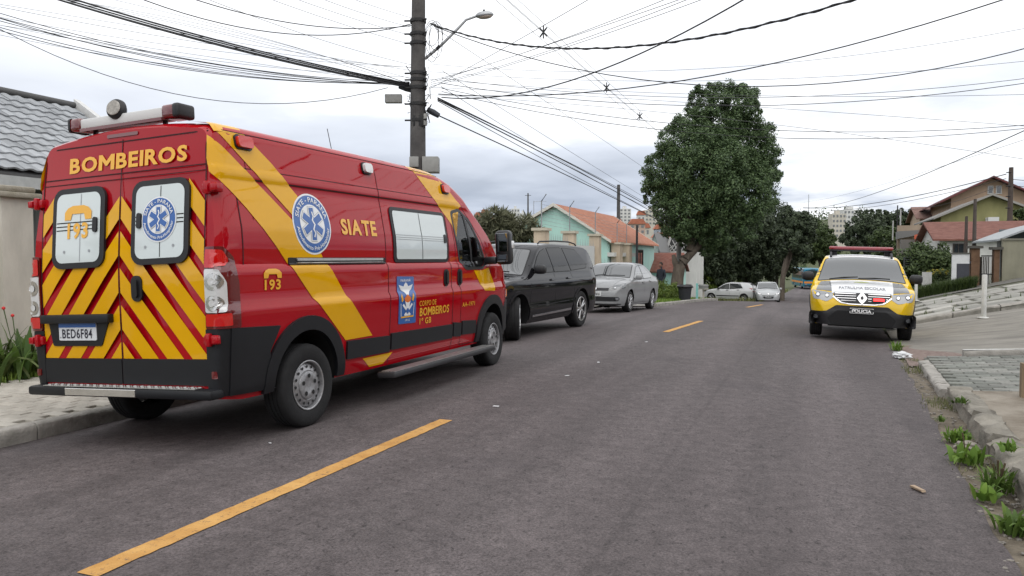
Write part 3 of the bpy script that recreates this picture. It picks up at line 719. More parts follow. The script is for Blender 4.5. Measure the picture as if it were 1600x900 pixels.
# --- right side: street walls along the footpath
YW = 31.2
def right_walls():
    o = Vector((6, YW, 0))
    root = thing('street_wall', 'low street wall, white above and slate grey below, with a stepped edge', 'wall', o)
    a, b = onY(1487, 447, YW), onY(1514, 447, YW); zt0 = onY(1500, 397, YW).z; zm = onY(1500, 412, YW).z; zb0 = onY(1500, 452, YW).z - .4
    box('wall_panel', a.x - o.x, b.x - o.x, 0, .15, zm, zt0, mat('paint_white', (.62, .63, .63), .8, var=.06), root)
    box('wall_panel', a.x + .14 - o.x, b.x - o.x, -.005, .15, zb0, zm + .002, mat('slate_paint', (.055, .058, .07), .8, var=.1), root)
    box('wall_edge', a.x - o.x, a.x + .14 - o.x, -.005, .15, zb0, zm + .002, MATS['paint_white'], root)
    box('wall_step', a.x + .70 - o.x, b.x - o.x, -.008, .14, zm, zm + .09, MATS['slate_paint'], root)
    box('coping', a.x - .05 - o.x, b.x - o.x, -.03, .18, zt0, zt0 + .05, mat('coping_dark', (.10, .10, .09), .9), root)
    br = mat('brown_stone', (.10, .055, .03), .9, col2=(.17, .10, .06), vscale=5, bump=.4)
    for (u0, u1, v0, v1, lab) in ((1516, 1531, 388, 458, 'brown stone gate pillar nearest the white and grey wall'), (1552, 1562, 390, 452, 'brown gate pillar beside the olive wall')):
        p0, p1 = onY(u0, v1, YW), onY(u1, v0, YW)
        g_ = thing('gate_pillar', lab, 'pillar', ((p0.x + p1.x) / 2, YW, p0.z - .2))
        w = (p1.x - p0.x) / 2; h = p1.z - p0.z + .2
        box('shaft', -w, w, -.05, .35, 0, h, br, g_); box('cap', -w - .09, w + .09, -.14, .44, h, h + .09, mat('cap_dark', (.08, .075, .065), .9), g_)
    p0, p1 = onY(1533, 450, YW), onY(1552, 394, YW)
    gt = thing('gate', 'iron gate with white vertical bars between two brown pillars', 'gate', ((p0.x + p1.x) / 2, YW + .1, p0.z - .1)); w = (p1.x - p0.x) / 2; h = p1.z - p0.z
    gm_ = mat('gate_bar_white', (.52, .52, .50), .6); dm = mat('gate_dark', (.03, .03, .032), .7)
    for k in range(6): box('bar', -w + .03 + (2 * w - .08) * k / 5, -w + .052 + (2 * w - .08) * k / 5, -.012, .012, .1, h - .05, gm_, gt)
    for z in (.08, h * .45, h - .05): box('rail', -w, w, -.02, .02, z, z + .04, dm, gt)
    box('shade_panel', -w, w, .5, .53, 0, h * .95, mat('yard_shade', (.05, .045, .04), .9), gt)  # dark panel stands in for the shaded yard behind the bars
    p0, p1 = onY(1565, 446, YW), onY(1680, 375, YW)
    wl = thing('street_wall', 'tall olive beige wall at the right edge of the photo', 'wall', (p0.x, YW, p0.z - .3))
    om = stucco('olive_wall', (.24, .23, .17), .15)
    box('wall_panel', 0, 6, 0, .2, -.3, p1.z - p0.z + .3, om, wl); box('coping', -.03, 6, -.04, .24, p1.z - p0.z + .3, p1.z - p0.z + .37, mat('coping_olive', (.17, .165, .13), .9), wl)
    sh = thing('carport_roof', 'grey corrugated carport roof above the olive wall', 'roof', (onY(1590, 380, YW + 4).x, YW + 4, 0))
    q0, q1 = onY(1545, 378, YW + 4), onY(1600, 358, YW + 4); l = sh.location
    prism('roof_sheet', [(q0.x - l.x, q0.z), (q1.x - l.x, q1.z), (q1.x + 3 - l.x, q1.z + .8), (q1.x + 3 - l.x, q1.z + .86), (q1.x - l.x, q1.z + .07), (q0.x - l.x, q0.z + .07)], 'Y', -1.5, 3.5, mat('corrugated_grey', (.30, .32, .33), .6, var=.15, vscale=6), sh)
    for dx in (.2, 2.2, 4.2): box('support', q0.x - l.x + dx, q0.x - l.x + dx + .1, -.5, -.4, .3, q0.z + dx * .25, mat('support_grey', (.2, .2, .2), .7), sh)
    box('back_wall', q0.x - l.x + 1.0, q1.x + 3 - l.x, 3.2, 3.4, .3, q1.z + .1, stucco('slate_wall', (.13, .15, .16)), sh)
right_walls()
def zof(u, v, Y): return onY(u, v, Y).z
wr_ = tile_mat('brown_red_tile', (.15, .055, .04), (.23, .10, .075), 2.6, 1)
h1 = house('house', 'white bungalow with long brown-red tiled roof behind the gates on the right', onY(1468, 390, 44).x, onY(1650, 390, 44).x, 44, 51, .2, zof(1500, 374, 44), zof(1500, 350, 47.5), 'X', wht, wr_, .35)
W(h1, '-Y', 1490, 1505, 382, 398, 44, FRD, 1); W(h1, '-Y', 1466, 1468, 382, 396, 44, FRD, 0)
h2 = house('house', 'olive green gabled house rising behind the white bungalow', onY(1470, 345, 60).x, onY(1628, 345, 60).x, 60, 70, .5, zof(1470, 338, 60), zof(1549, 306, 60), 'Y', stucco('olive_green', (.26, .25, .115), .1), mat('roof_grey_edge', (.17, .165, .155), .8), .5, mat('verge_grey', (.30, .29, .27), .8))
W(h2, '-Y', 1541, 1557, 341, 347, 60, FRM, 1)
box('roof_vent', onY(1541, 343, 60).x - h2.location.x, onY(1558, 343, 60).x - h2.location.x, -5.6, -5.0, zof(1541, 348, 60) - .5, zof(1541, 340, 60) - .5, mat('ac_white', (.6, .6, .6), .6), h2)
h3 = house('house', 'tall beige house with dark red gable roof, highest on the right', onY(1486, 320, 72).x, onY(1612, 320, 72).x, 72, 84, .5, zof(1484, 309, 72), zof(1550, 279, 72), 'Y', stucco('beige_house', (.42, .30, .215), .08), tile_mat('maroon_tile', (.10, .035, .035), (.15, .06, .055), 3, 1), .9, mat('verge_maroon', (.13, .035, .035), .7))
W(h3, '-Y', 1544, 1551, 291, 302, 72, FRM, 0); W(h3, '-Y', 1557, 1564, 291, 302, 72, FRM, 0)
h4 = house('house', 'small house with brown roof left of the olive gabled house', onY(1438, 340, 82).x, onY(1480, 340, 82).x, 82, 90, .0, zof(1450, 341, 82), zof(1450, 325, 86), 'X', stucco('tan_wall', (.40, .30, .22)), tile_mat('brown_tile', (.19, .10, .08), (.25, .15, .12), 3, 0), .4)
gw = thing('retaining_wall', 'grey concrete wall and parapet behind the police car, under the tan house', 'wall', (onY(1433, 400, 55).x, 55, 0))
l = gw.location; cw = mat('raw_concrete', (.13, .125, .115), .92, col2=(.21, .20, .185), vscale=.8, detail=9, stretch=(1, 1, .4))
box('wall_panel', onY(1407, 380, 55).x - l.x, onY(1470, 380, 55).x - l.x, 0, .4, -2.5, zof(1430, 374, 55), cw, gw)
box('parapet', onY(1402, 380, 58).x - l.x, onY(1464, 380, 58).x - l.x, 3, 3.4, 0, zof(1430, 352, 58), stucco('tan_parapet', (.30, .235, .175)), gw)
prism('lean_to_roof', [(onY(1404, 372, 56).x - l.x, zof(1404, 373, 56)), (onY(1440, 372, 56).x - l.x, zof(1440, 366, 56)), (onY(1440, 372, 56).x - l.x, zof(1440, 360, 57)), (onY(1404, 372, 56).x - l.x, zof(1404, 362, 57))], 'Y', 1.0, 2.9, mat('lean_grey', (.16, .16, .155), .8), gw)
aw = thing('awning', 'bright orange awning above the grey concrete wall', 'awning', (onY(1450, 370, 53.5).x, 53.5, 0)); l = aw.location
prism('awning_cloth', [(onY(1433, 373, 53.5).x - l.x, zof(1433, 373, 53.5)), (onY(1461, 370, 53.5).x - l.x, zof(1461, 371, 53.5)), (onY(1461, 370, 53.5).x - l.x, zof(1461, 364, 53.5)), (onY(1433, 370, 53.5).x - l.x, zof(1433, 366, 53.5))], 'Y', -.2, 1.4, mat('awning_orange', (.70, .12, .04), .7), aw)
for u in (1434, 1460): tube('awning_pole', [(onY(u, 373, 53.5).x - l.x, 0, zof(u, 372, 53.5)), (onY(u, 373, 53.5).x - l.x, 0, .2)], .04, FRD, aw, 6)
# white panel, arbor and posts near the hedge
pn = thing('panel', 'small white board standing in the hedge right of the police car', 'board', (onY(1448, 448, 31.8).x, 31.8, H(onY(1448, 448, 31.8).x, 31.8)))
box('board', -.16, .16, 0, .03, .05, onY(1448, 425, 31.8).z - pn.location.z, mat('board_white', (.45, .45, .43), .8, var=.15), pn); box('stake', -.02, .02, .03, .06, -.1, .5, FRD, pn)
ar = thing('arbor', 'dark metal arbor overgrown with creepers behind the police car', 'arbor', (onY(1432, 440, 36).x, 36, 0)); l = ar.location
p0, p1, p2 = onY(1413, 402, 36), onY(1446, 402, 36), onY(1452, 412, 36)
am = mat('arbor_metal', (.04, .045, .045), .6)
for k in range(5): tube('arbor_rail', [(p0.x - l.x, 0, p0.z - k * .09), (p1.x - l.x, 0, p1.z - k * .09)], .018, am, ar, 6)
for p in (p0, p1): tube('arbor_post', [(p.x - l.x, 0, p.z), (p.x - l.x, 0, H(p.x, 36) - .1)], .035, am, ar, 6)
tube('arbor_post', [(p1.x - l.x, 0, p1.z), (p2.x - l.x + .3, 0, p2.z - .5)], .03, am, ar, 6)
# --- far hillside: apartment blocks and small houses
def block(label, u0, u1, v0, v1, dist, floors, cols, wm, cat='building', roof=None, name='apartment_block'):
    a = px(u0, v1, dist); b = px(u1, v0, dist); w = (b - a).xy.length; h = b.z - a.z
    root = thing(name, label, cat, ((a.x + b.x) / 2, (a.y + b.y) / 2, a.z), (0, 0, CAM_YAW))
    box('wall', -w / 2, w / 2, 0, w * .7, -14, h, wm, root)
    if roof: prism('roof', [(-w / 2 - .5, h), (w / 2 + .5, h), (w / 2 * .7, h * 1.35 + .6), (-w / 2 * .7, h * 1.35 + .6)], 'Y', -.5, w * .7, roof, root)
    else: box('roof_tank', -w * .18, w * .12, w * .2, w * .5, h, h + max(1.5, h * .12), wm, root)
    if cols:
        ww = w / cols * .5; hh = h / floors * .45
        bm = bmesh.new(); b_box(bm, -ww / 2, ww / 2, -.12, .0, 0, hh); me = bpy.data.meshes.new('window'); bm.to_mesh(me); bm.free(); me.materials.append(mat('far_pane', (.17, .18, .19), .4))
        for i in range(cols):
            for j in range(floors):
                o = bpy.data.objects.new('window', me); link(o, root); o.location = (-w / 2 + w * (i + .5) / cols, -.02, h * (j + .3) / floors)
    return root
cream = stucco('far_cream', (.50, .47, .41), .08); whf = stucco('far_white', (.58, .58, .56), .05); pinkf = stucco('far_pink', (.45, .33, .27), .05); rt = mat('far_red_roof', (.36, .13, .08), .9, var=.2, vscale=.6)
block('pale apartment block on the horizon left of the dark trees behind the police car', 1300, 1322, 334, 372, 330, 5, 4, cream)
block('wider pale apartment block on the horizon beside the other one', 1318, 1346, 328, 372, 350, 6, 5, whf)
block('faint white block on the horizon right of the dark trees', 1418, 1442, 338, 362, 330, 3, 4, whf)
block('tall cream block on the hill left of the tree crown', 968, 986, 326, 352, 420, 5, 3, whf)
block('cream block at the left edge of the tree crown', 1008, 1030, 328, 352, 430, 4, 4, cream)
block('white block above the spiky shrub on the skyline', 799, 812, 326, 345, 430, 3, 3, whf)
block('low white block at the hill crest behind the spiky shrub', 812, 822, 333, 348, 425, 2, 2, whf)
block('pink house on the far slope below the cream block', 984, 1008, 350, 366, 300, 2, 3, pinkf, 'house', rt, 'house')
block('blue-white house with red roof on the far slope', 1024, 1044, 358, 370, 230, 1, 3, stucco('far_blue', (.42, .47, .55)), 'house', rt, 'house')
block('red-roofed house on the far slope below the blue-white one', 1022, 1046, 371, 382, 200, 1, 2, pinkf, 'house', rt, 'house')
block('white house with red roof seen past the ambulance windscreen', 741, 762, 372, 388, 120, 1, 2, whf, 'house', rt, 'house')
block('grey house with red roof near the spiky shrub', 764, 790, 352, 372, 160, 1, 3, pinkf, 'house', rt, 'house')
for i, (u, v, d) in enumerate(((958, 352, 380), (996, 342, 410), (1003, 362, 340), (1046, 352, 360), (742, 345, 300), (752, 340, 380))):
    block(('small far house on the left hillside', 'small far house high on the left hillside')[i % 2] + (' left of the pole', ' right of the pole', ' near the tree crown', ' behind the lattice gable', ' over the ambulance mirror', ' above the ambulance mirror')[i], u, u + 12, v - 6, v + 8, d, 1, 2, (cream, whf)[i % 2], 'house', rt, 'house')
# --- uphill side of the street beside and behind the camera (unseen houses, added to darken reflections in the ambulance's flank)
def uphill(label, x0, x1, y0, y1, ze, zr, wm, rm):
    zb = H(min(x0, 10), 5) ; hh = house('house', label, x0, x1, y0, y1, zb, ze, zr, 'Y', wm, rm, .4)
    for k in range(3): add_window(hh, '-X', -2.5 + k * 2.2, -1.3 + k * 2.2, 1.0, 2.2, x0 - hh.location.x, FRD, 1)
uphill('tan house on the uphill side, right of the photo, beside the apron', 8.5, 16, -3.5, 8.5, 3.9, 6.0, MATS['tan_wall'], MATS['brown_tile'])
uphill('brown house on the uphill side, right of the photo, behind the camera', 8.0, 16, -20, -7.5, 3.6, 5.8, MATS['slate_wall'], MATS['brown_tile'])
# ------------------------------------------------------------------ trees and plants
def leaves(blobs, n, leaf, clumps, aspect=.5, seed=1, shell=.55, rc=.30, up=.4, tuft=False):
    """leaf-sized faces gathered in clumps over ellipsoid blobs [(c, (rx,ry,rz))]"""
    r = np.random.default_rng(seed); area = np.array([b[1][0] * b[1][2] + b[1][1] * b[1][2] for b in blobs]); area /= area.sum()
    C, CR, CN = [], [], []
    for (c, rad), a in zip(blobs, area):
        k = max(3, int(clumps * a)); d = r.normal(size=(k, 3)); d /= np.linalg.norm(d, axis=1)[:, None]
        t = (shell + (1.0 - shell) * r.random(k) ** .6)[:, None]
        C.append(np.array(c) + d * np.array(rad) * t); CR.append(np.full(k, rc * min(rad)) * r.uniform(.6, 1.25, k)); CN.append(d)
    C, CR, CN = np.concatenate(C), np.concatenate(CR), np.concatenate(CN)
    per = max(1, n // len(C)); idx = np.repeat(np.arange(len(C)), per); N = len(idx)
    d = r.normal(size=(N, 3)) + CN[idx] * .7; d /= np.linalg.norm(d, axis=1)[:, None]
    p = C[idx] + d * CR[idx][:, None] * (r.random((N, 1)) ** .45)
    nrm = d * .8 + r.normal(size=(N, 3)) * .45 + np.array([0, 0, up]); nrm /= np.linalg.norm(nrm, axis=1)[:, None]
    t = np.cross(nrm, r.normal(size=(N, 3))); t /= np.linalg.norm(t, axis=1)[:, None]
    if tuft: t = d; nrm = np.cross(d, r.normal(size=(N, 3))); nrm /= np.linalg.norm(nrm, axis=1)[:, None]
    b = np.cross(nrm, t); s = (leaf * r.uniform(.6, 1.3, N))[:, None]
    V = np.stack([p - t * s * .5, p + b * s * aspect * .5 + t * s * .05, p + t * s * .5 + nrm * s * .08, p - b * s * aspect * .5 + t * s * .05], 1).reshape(-1, 3)
    return fast_mesh(V, np.arange(N * 4).reshape(-1, 4))
def crown(name, blobs, n, leaf, clumps, m, parent, **k):
    return mesh_obj(name, leaves(blobs, n, leaf, clumps, **k), m, parent)
BARK = mat('bark', (.065, .05, .038), .95, col2=(.15, .125, .10), vscale=5, bump=1., bscale=18, stretch=(1, 1, .25), detail=9)
BARKD = mat('bark_dark', (.035, .03, .024), .95, col2=(.07, .06, .048), vscale=5, bump=.8, bscale=18, stretch=(1, 1, .25))
LEAFD = leafmat('leaf_dark', (.036, .066, .028), (.140, .205, .085), .5, .25)
LEAFB = leafmat('leaf_blackgreen', (.024, .036, .020), (.085, .112, .060), .55, .2)
LEAFM = leafmat('leaf_mid', (.030, .050, .018), (.095, .135, .045), .55, .22)
LEAFL = leafmat('leaf_light', (.07, .12, .018), (.16, .21, .04), .55, .3)
LEAFO = leafmat('leaf_olive', (.07, .078, .045), (.25, .25, .16), .6, .25)
def limb(bm, p, q, r0, r1, k=5, bend=.1):
    p, q = Vector(p), Vector(q); off = Vector((random.uniform(-1, 1), random.uniform(-1, 1), random.uniform(-.3, .5))) * bend * (q - p).length
    pts = [p.lerp(q, i / k) + off * math.sin(math.pi * i / k) for i in range(k + 1)]
    b_tube(bm, pts, [r0 + (r1 - r0) * i / k for i in range(k + 1)], 9, cap=True)
def big_tree():
    D = 39.6; base = Vector((px(1062, 460, D).x, px(1062, 460, D).y, 0)); base.z = g(base.y) + .05
    root = thing('tree', 'large dense evergreen tree with a leaning forked trunk, tallest in the street', 'tree', base)
    bl = []
    for (u, v, ru, rv, dd) in ((1128, 178, 50, 46, 0), (1158, 168, 30, 36, .6), (1100, 160, 26, 28, -.3), (1165, 232, 48, 52, .4), (1190, 262, 30, 36, 0), (1072, 225, 46, 46, -.4), (1045, 275, 40, 42, 0),
                               (1028, 300, 25, 28, .2), (1105, 268, 62, 66, -.9), (1150, 300, 58, 52, -.4), (1080, 325, 58, 46, -.5), (1185, 312, 26, 30, .5), (1120, 350, 66, 40, .2), (1060, 345, 30, 30, .3), (1140, 225, 55, 55, 1.2), (1100, 372, 40, 26, .6), (1090, 300, 60, 60, 1.4)):
        c = px(u, v, D + dd) - base; k = D / FPX; bl.append((tuple(c), (ru * k, (ru + rv) / 2 * k * .95, rv * k)))
    crown('crown', bl, 220000, .13, 1700, LEAFD, root, seed=3, rc=.25, shell=.60, up=.55)
    bm = bmesh.new()
    P = lambda u, v, dd=0: px(u, v, D + dd) - base
    b_tube(bm, [P(1058, 468), P(1057, 452), P(1059, 432), P(1062, 415), P(1070, 404), P(1078, 392), P(1080, 378), P(1075, 362)], [.46, .34, .31, .31, .26, .22, .19, .14], 12)
    b_tube(bm, [P(1066, 410), P(1078, 398), P(1090, 386), P(1102, 370), P(1120, 340)], [.25, .2, .17, .13, .08], 10)
    b_tube(bm, [P(1060, 420), P(1054, 408), P(1052, 398)], [.22, .15, .09], 9)
    for u, v in ((1060, 330), (1095, 300), (1110, 240), (1070, 270), (1150, 300)): limb(bm, P(1078, 375), P(u, v, random.uniform(-1, 1)), .2, .05)
    bm_obj('trunk', bm, BARK, root, angle=60)
big_tree()
def tree(label, u, D, blobs, m, n=9000, leaf=.30, clumps=120, trunk=(.28, .14), bm_=BARKD, seed=1, name='tree', vbase=None, fork=None, **k):
    b = px(u, 403, D); b.z = H(b.x, b.y) - .1 if vbase is None else px(u, vbase, D).z
    root = thing(name, label, 'tree', b); bl = []
    kk = D / FPX
    for q in blobs:
        (uu, v, ru, rv) = q[:4]; c = px(uu, v, D + (q[4] if len(q) > 4 else 0)) - b; bl.append((tuple(c), (ru * kk, (ru + rv) / 2 * kk, rv * kk)))
    crown('crown', bl, n, leaf, clumps, m, root, seed=seed, **k)
    bm = bmesh.new(); top = Vector(bl[0][0])
    b_tube(bm, [(0, 0, -.3), (.05, 0, top.z * .35), (top.x * .4, top.y * .4, top.z * .7), (top.x * .9, top.y * .9, top.z)], [trunk[0], trunk[0] * .85, trunk[1] * 1.2, trunk[1] * .6], 9)
    for c, r_ in bl[1:]: limb(bm, (0, 0, max(.4, top.z * .35)), c, trunk[1], .03)
    bm_obj('trunk', bm, bm_, root, angle=60)
    return root
tree('dark leafy tree just right of the large tree, over the white hatchback', 1118, 67, [(1118, 385, 40, 46), (1100, 415, 30, 34), (1140, 378, 34, 44), (1120, 425, 42, 22)], LEAFB, 24000, .28, 330, seed=5)
tree('dark tree with the highest crown in the row behind the parked white cars', 1168, 69, [(1165, 362, 42, 44), (1185, 385, 36, 44), (1150, 400, 30, 40), (1175, 418, 42, 26)], LEAFB, 26000, .28, 350, seed=6)
tree('dark tree in the middle of the row, above the pale silver car', 1212, 72, [(1212, 362, 36, 44), (1228, 380, 34, 40), (1200, 400, 34, 34), (1222, 412, 26, 18)], LEAFB, 22000, .28, 300, seed=7)
tree('slanting pale-branched tree leaning over the kerb beside the bus', 1222, 62, [(1244, 372, 26, 36), (1236, 345, 22, 22), (1254, 358, 20, 26)], LEAFB, 13000, .30, 110, trunk=(.24, .13), bm_=BARK, seed=8)
tree('brighter green tree at the end of the row over the bus', 1285, 84, [(1272, 372, 24, 32), (1284, 388, 20, 26), (1264, 386, 18, 22), (1290, 372, 12, 22)], LEAFM, 15000, .30, 220, seed=9)
tree('far green tree between the row of trees and the apartment blocks', 1296, 95, [(1291, 385, 14, 26), (1300, 398, 12, 18)], LEAFM, 5000, .36, 70, seed=10)
tree('dark spreading conifer above the police car roof', 1352, 120, [(1352, 358, 28, 26), (1340, 372, 24, 20), (1368, 370, 22, 22), (1350, 385, 32, 16)], LEAFB, 12000, .5, 130, trunk=(.4, .2), seed=11)
tree('dark flat-topped pine behind the spreading conifer', 1376, 150, [(1376, 342, 22, 12), (1362, 335, 12, 8), (1392, 345, 14, 10)], LEAFB, 7000, .6, 70, trunk=(.4, .2), seed=12)
tree('dark flat-topped pine near the thin poles, right of the other pine', 1412, 150, [(1412, 340, 18, 13), (1400, 350, 14, 10), (1424, 348, 10, 8)], LEAFB, 6000, .6, 70, trunk=(.4, .2), seed=13)
tree('dark green bushy tree behind the lamp bar of the police car', 1392, 90, [(1385, 378, 22, 24), (1398, 392, 16, 16)], LEAFM, 7000, .36, 80, seed=14)
tree('spiky grey-green shrub behind the black vehicle', 790, 36, [(770, 352, 32, 24), (805, 360, 30, 24), (752, 362, 20, 22), (828, 368, 18, 20), (785, 372, 44, 24)], LEAFO, 8000, .42, 130, aspect=.14, tuft=True, seed=15, name='shrub', trunk=(.12, .07), rc=.42)
tree('small round shrub at the right edge, beside the utility pole', 1592, 46, [(1592, 340, 12, 12), (1604, 338, 12, 14)], LEAFM, 3500, .22, 50, seed=16, name='shrub', trunk=(.08, .04))
tree('green shrub between the tan parapet and the orange awning', 1448, 56.8, [(1448, 357, 14, 8), (1455, 355, 8, 8)], LEAFM, 2500, .25, 40, seed=17, name='shrub', trunk=(.06, .03))
# hedges and bushes
def hedge(label, corners, z0f, h, m, n, leaf, seed, name='hedge', cat='hedge', top=None):
    (x0, y0), (x1, y1), w = corners; c = Vector(((x0 + x1) / 2, (y0 + y1) / 2, z0f)); L_ = math.hypot(x1 - x0, y1 - y0); root = thing(name, label, cat, c)
    r = np.random.default_rng(seed); bl = []; k = max(2, int(L_ / (w * .6)))
    for i in range(k):
        t = (i + .5) / k; bl.append(((x0 + (x1 - x0) * t - c.x + r.normal() * .04, y0 + (y1 - y0) * t - c.y + r.normal() * .04, h * .5), (w * .55, w * .55, h * .54)))
    crown('foliage', bl, n, leaf, max(20, n // 60), m, root, seed=seed, rc=.4)
    bm = bmesh.new()
    for i in range(k): b_tube(bm, [(bl[i][0][0], bl[i][0][1], -.05), (bl[i][0][0] + .05, bl[i][0][1], h * .6)], .02, 5)
    tag(bm_obj('stems', bm, BARKD, root), kind='stuff')
    return root
hp = lambda u, d: px(u, 403, d)
a, b = hp(1034, 31.5), hp(1046, 33.0); hedge('bright clipped hedge right of the silver saloon', ((a.x, a.y), (b.x, b.y), .75), g(31) + .06, .72, LEAFL, 5000, .075, 21)
a, b = hp(1050, 33), hp(1060, 34); hedge('low clipped hedge at the foot of the large tree', ((a.x, a.y), (b.x, b.y), .7), g(33) + .06, .52, LEAFL, 3500, .075, 22)
a, b = hp(1092, 66), hp(1150, 68); hedge('light green bushes under the dark trees behind the white hatchback', ((a.x, a.y), (b.x, b.y), 1.7), g(58) - .2, 2.0, LEAFL, 7000, .2, 23, 'bush', 'bush')
a, b = onY(1428, 440, 34), onY(1484, 440, 34); hedge('dark overgrown hedge behind the arbor, right of the police car', ((a.x, 36.6), (b.x, 36.6), 1.5), H(a.x, 36), 1.9, LEAFM, 12000, .16, 24)
a, b = onY(1456, 440, 32.3), onY(1476, 440, 32.3); hedge('box hedge with yellow-green top left of the white and grey wall', ((a.x, 32.4), (b.x, 32.4), .6), H(a.x, 32) - .1, .92, LEAFM, 5000, .07, 25)
a, b = onY(1456, 440, 32.3), onY(1476, 440, 32.3); hedge('yellow flowering tips on the box hedge', ((a.x, 32.4), (b.x, 32.4), .55), H(a.x, 32) + .72, .16, leafmat('leaf_yellow', (.24, .22, .03), (.36, .32, .06)), 1500, .06, 26, 'flowers', 'flowers')
pts = []
for _ in range(9000):
    u = random.uniform(1420, 1525); yy = random.uniform(29.8, 31.1) ; xx = onY(u, 440, yy).x
    if xx < onY(1524, 440, yy).x: pts.append((xx, yy, H(xx, yy) + .02))
grass('grass', 'long dark grass below the white and grey wall', pts, .36, leafmat('long_grass', (.022, .040, .010), (.065, .095, .024)), n=1, lean=.7, w=.012)
pts = []
for _ in range(5000):
    yy = random.uniform(46, 110); xx = road_l(yy) - random.uniform(.2, 7) if yy > 57 else -20
    if yy > 57: pts.append((xx, yy, ground_z(xx, yy)))
grass('grass', 'pale grass bank beside the road by the bus', pts, .4, leafmat('bank_grass', (.09, .11, .03), (.20, .20, .08)), n=2, lean=.8, w=.03)
# far wooded slopes: one mass
def far_wood():
    bl = []; r = np.random.default_rng(31)
    for i in range(420):
        u = r.uniform(600, 1650); d = r.uniform(170, 700); p = px(u, 403, d); s = r.uniform(2.0, 5.0) * (1 if d < 350 else 1.5)
        bl.append(((p.x, p.y, ground_z(p.x, p.y) + s * .3), (s * 1.3, s * 1.3, s * .9)))
    tag(mesh_obj('far_wood', leaves(bl, 30000, 1.6, 2600, seed=32, rc=.5), LEAFM), 'hazy green trees covering the far hillside', 'trees', kind='stuff')
far_wood()
# --- small plants: rosettes of blades
def plant(name, label, loc, blades, ln, w, m, spread=.8, seed=0, stalks=0, cat='weed', stalk_m=None, flower=None):
    r = random.Random(seed); root = thing(name, label, cat, loc); V, F = [], []
    for i in range(blades):
        a = r.uniform(0, 6.283); L_ = ln * r.uniform(.55, 1.2); ww = w * r.uniform(.7, 1.2); el = r.uniform(.15, 1.35) * spread; k = 5; b0 = len(V); ox, oy = r.gauss(0, ln * .28), r.gauss(0, ln * .28); bendk = r.uniform(.3, 1.1); a += r.uniform(-.5, .5)
        for j in range(k + 1):
            t = j / k; rr = L_ * t; droop = el * (.45 + bendk * t * t); x = rr * math.sin(min(droop, 1.9)); z = rr * math.cos(min(droop, 1.9)) + .005
            wd = ww * math.sin(math.pi * min(.97, .12 + .85 * t)) ** .7
            for s_ in (-1, 0, 1): V.append((ox + math.cos(a + t * bendk * .4) * x - math.sin(a) * s_ * wd, oy + math.sin(a + t * bendk * .4) * x + math.cos(a) * s_ * wd, z + (abs(s_) * wd * .25)))
        for j in range(k):
            for s_ in (0, 1): q = b0 + j * 3 + s_; F.append((q, q + 1, q + 4, q + 3))
    mesh_obj('foliage', pydata(V, F), m, root, smooth=True)
    for i in range(stalks):
        a = r.uniform(0, 6.283); h = ln * r.uniform(.9, 1.5); t = tube('stalk', [(0, 0, 0), (math.cos(a) * h * .12, math.sin(a) * h * .12, h * .6), (math.cos(a) * h * .2, math.sin(a) * h * .2, h)], [.004, .004, .007], stalk_m or m, root, 5)
        if flower:
            q = bmesh.new(); bmesh.ops.create_icosphere(q, subdivisions=1, radius=.022, matrix=Matrix.Translation((math.cos(a) * h * .2, math.sin(a) * h * .2, h))); bm_obj('flower', q, flower, root)
    return root
WEED = leafmat('weed_leaf', (.06, .11, .02), (.15, .23, .05), .6, .3); WEEDB = leafmat('weed_bright', (.08, .16, .02), (.19, .30, .05), .6, .3); STK = mat('seed_stalk', (.07, .05, .025), .9)
for i, (u, v, dz, nb, ln, w, st, lab) in enumerate((
        (1497, 693, .0, 70, .125, .013, 0, 'bright leafy weed in the right gutter, beside the kerb'), (1492, 630, .03, 26, .07, .009, 0, 'small weed in the gutter where the block paving ends'),
        (1512, 726, .0, 26, .15, .026, 1, 'broad-leaved weed below the bright one in the gutter'), (1560, 770, .0, 60, .16, .010, 5, 'weed with tall brown seed stalks in the gutter'),
        (1542, 784, .0, 16, .10, .028, 0, 'flat broad-leaved weed at the asphalt edge'), (1586, 835, .0, 60, .13, .015, 0, 'leafy weed in the gutter at the right edge, nearest the camera'),
        (1574, 706, .15, 34, .085, .010, 0, 'weed growing on top of the old kerb'), (1503, 631, .15, 30, .07, .008, 0, 'small tuft at the end of the old kerb'),
        (1401, 548, .0, 70, .15, .008, 0, 'tuft of grass at the kerb in front of the police car'), (1470, 660, .0, 22, .06, .008, 0, 'thin sprout at the asphalt edge above the bright weed'))):
    p = hit(u, v, dz); plant('weed', lab, p, nb, ln, w, WEED if i % 2 else WEEDB, seed=40 + i, stalks=st, stalk_m=STK)
pts = []
for _ in range(2600):
    y_ = 3 + 9.4 * random.random() ** .8; e = random.choice((0, 0, 1)); x_ = rk(y_) + (random.uniform(.12, .25) if e else random.uniform(-.03, .25))
    if math.sin(y_ * 2.3) + math.sin(y_ * 5.1 + 1) > .55: pts.append((x_, y_, H(x_, y_) - .01))
grass('grass', 'thin dry grass and sprouts along the right gutter', pts, .055, leafmat('gutter_grass', (.07, .09, .03), (.20, .20, .09)), n=1, lean=1.2, w=.003)
p = px(8, 548, 9.0); plant('garden_plant', 'leafy garden plant with red flowers by the left wall', (p.x + .25, p.y, .09), 36, .62, .035, leafmat('garden_leaf', (.045, .09, .018), (.13, .21, .045)), .85, 61, 2, 'plant', mat('green_stalk', (.06, .10, .03), .8), mat('red_flower', (.55, .03, .03), .6))
p = px(28, 548, 9.3); plant('garden_plant', 'tall-bladed garden plant against the left wall', (p.x + .2, p.y, .09), 46, .45, .018, leafmat('garden_leaf2', (.05, .08, .022), (.13, .17, .055)), .85, 62, 0, 'plant')
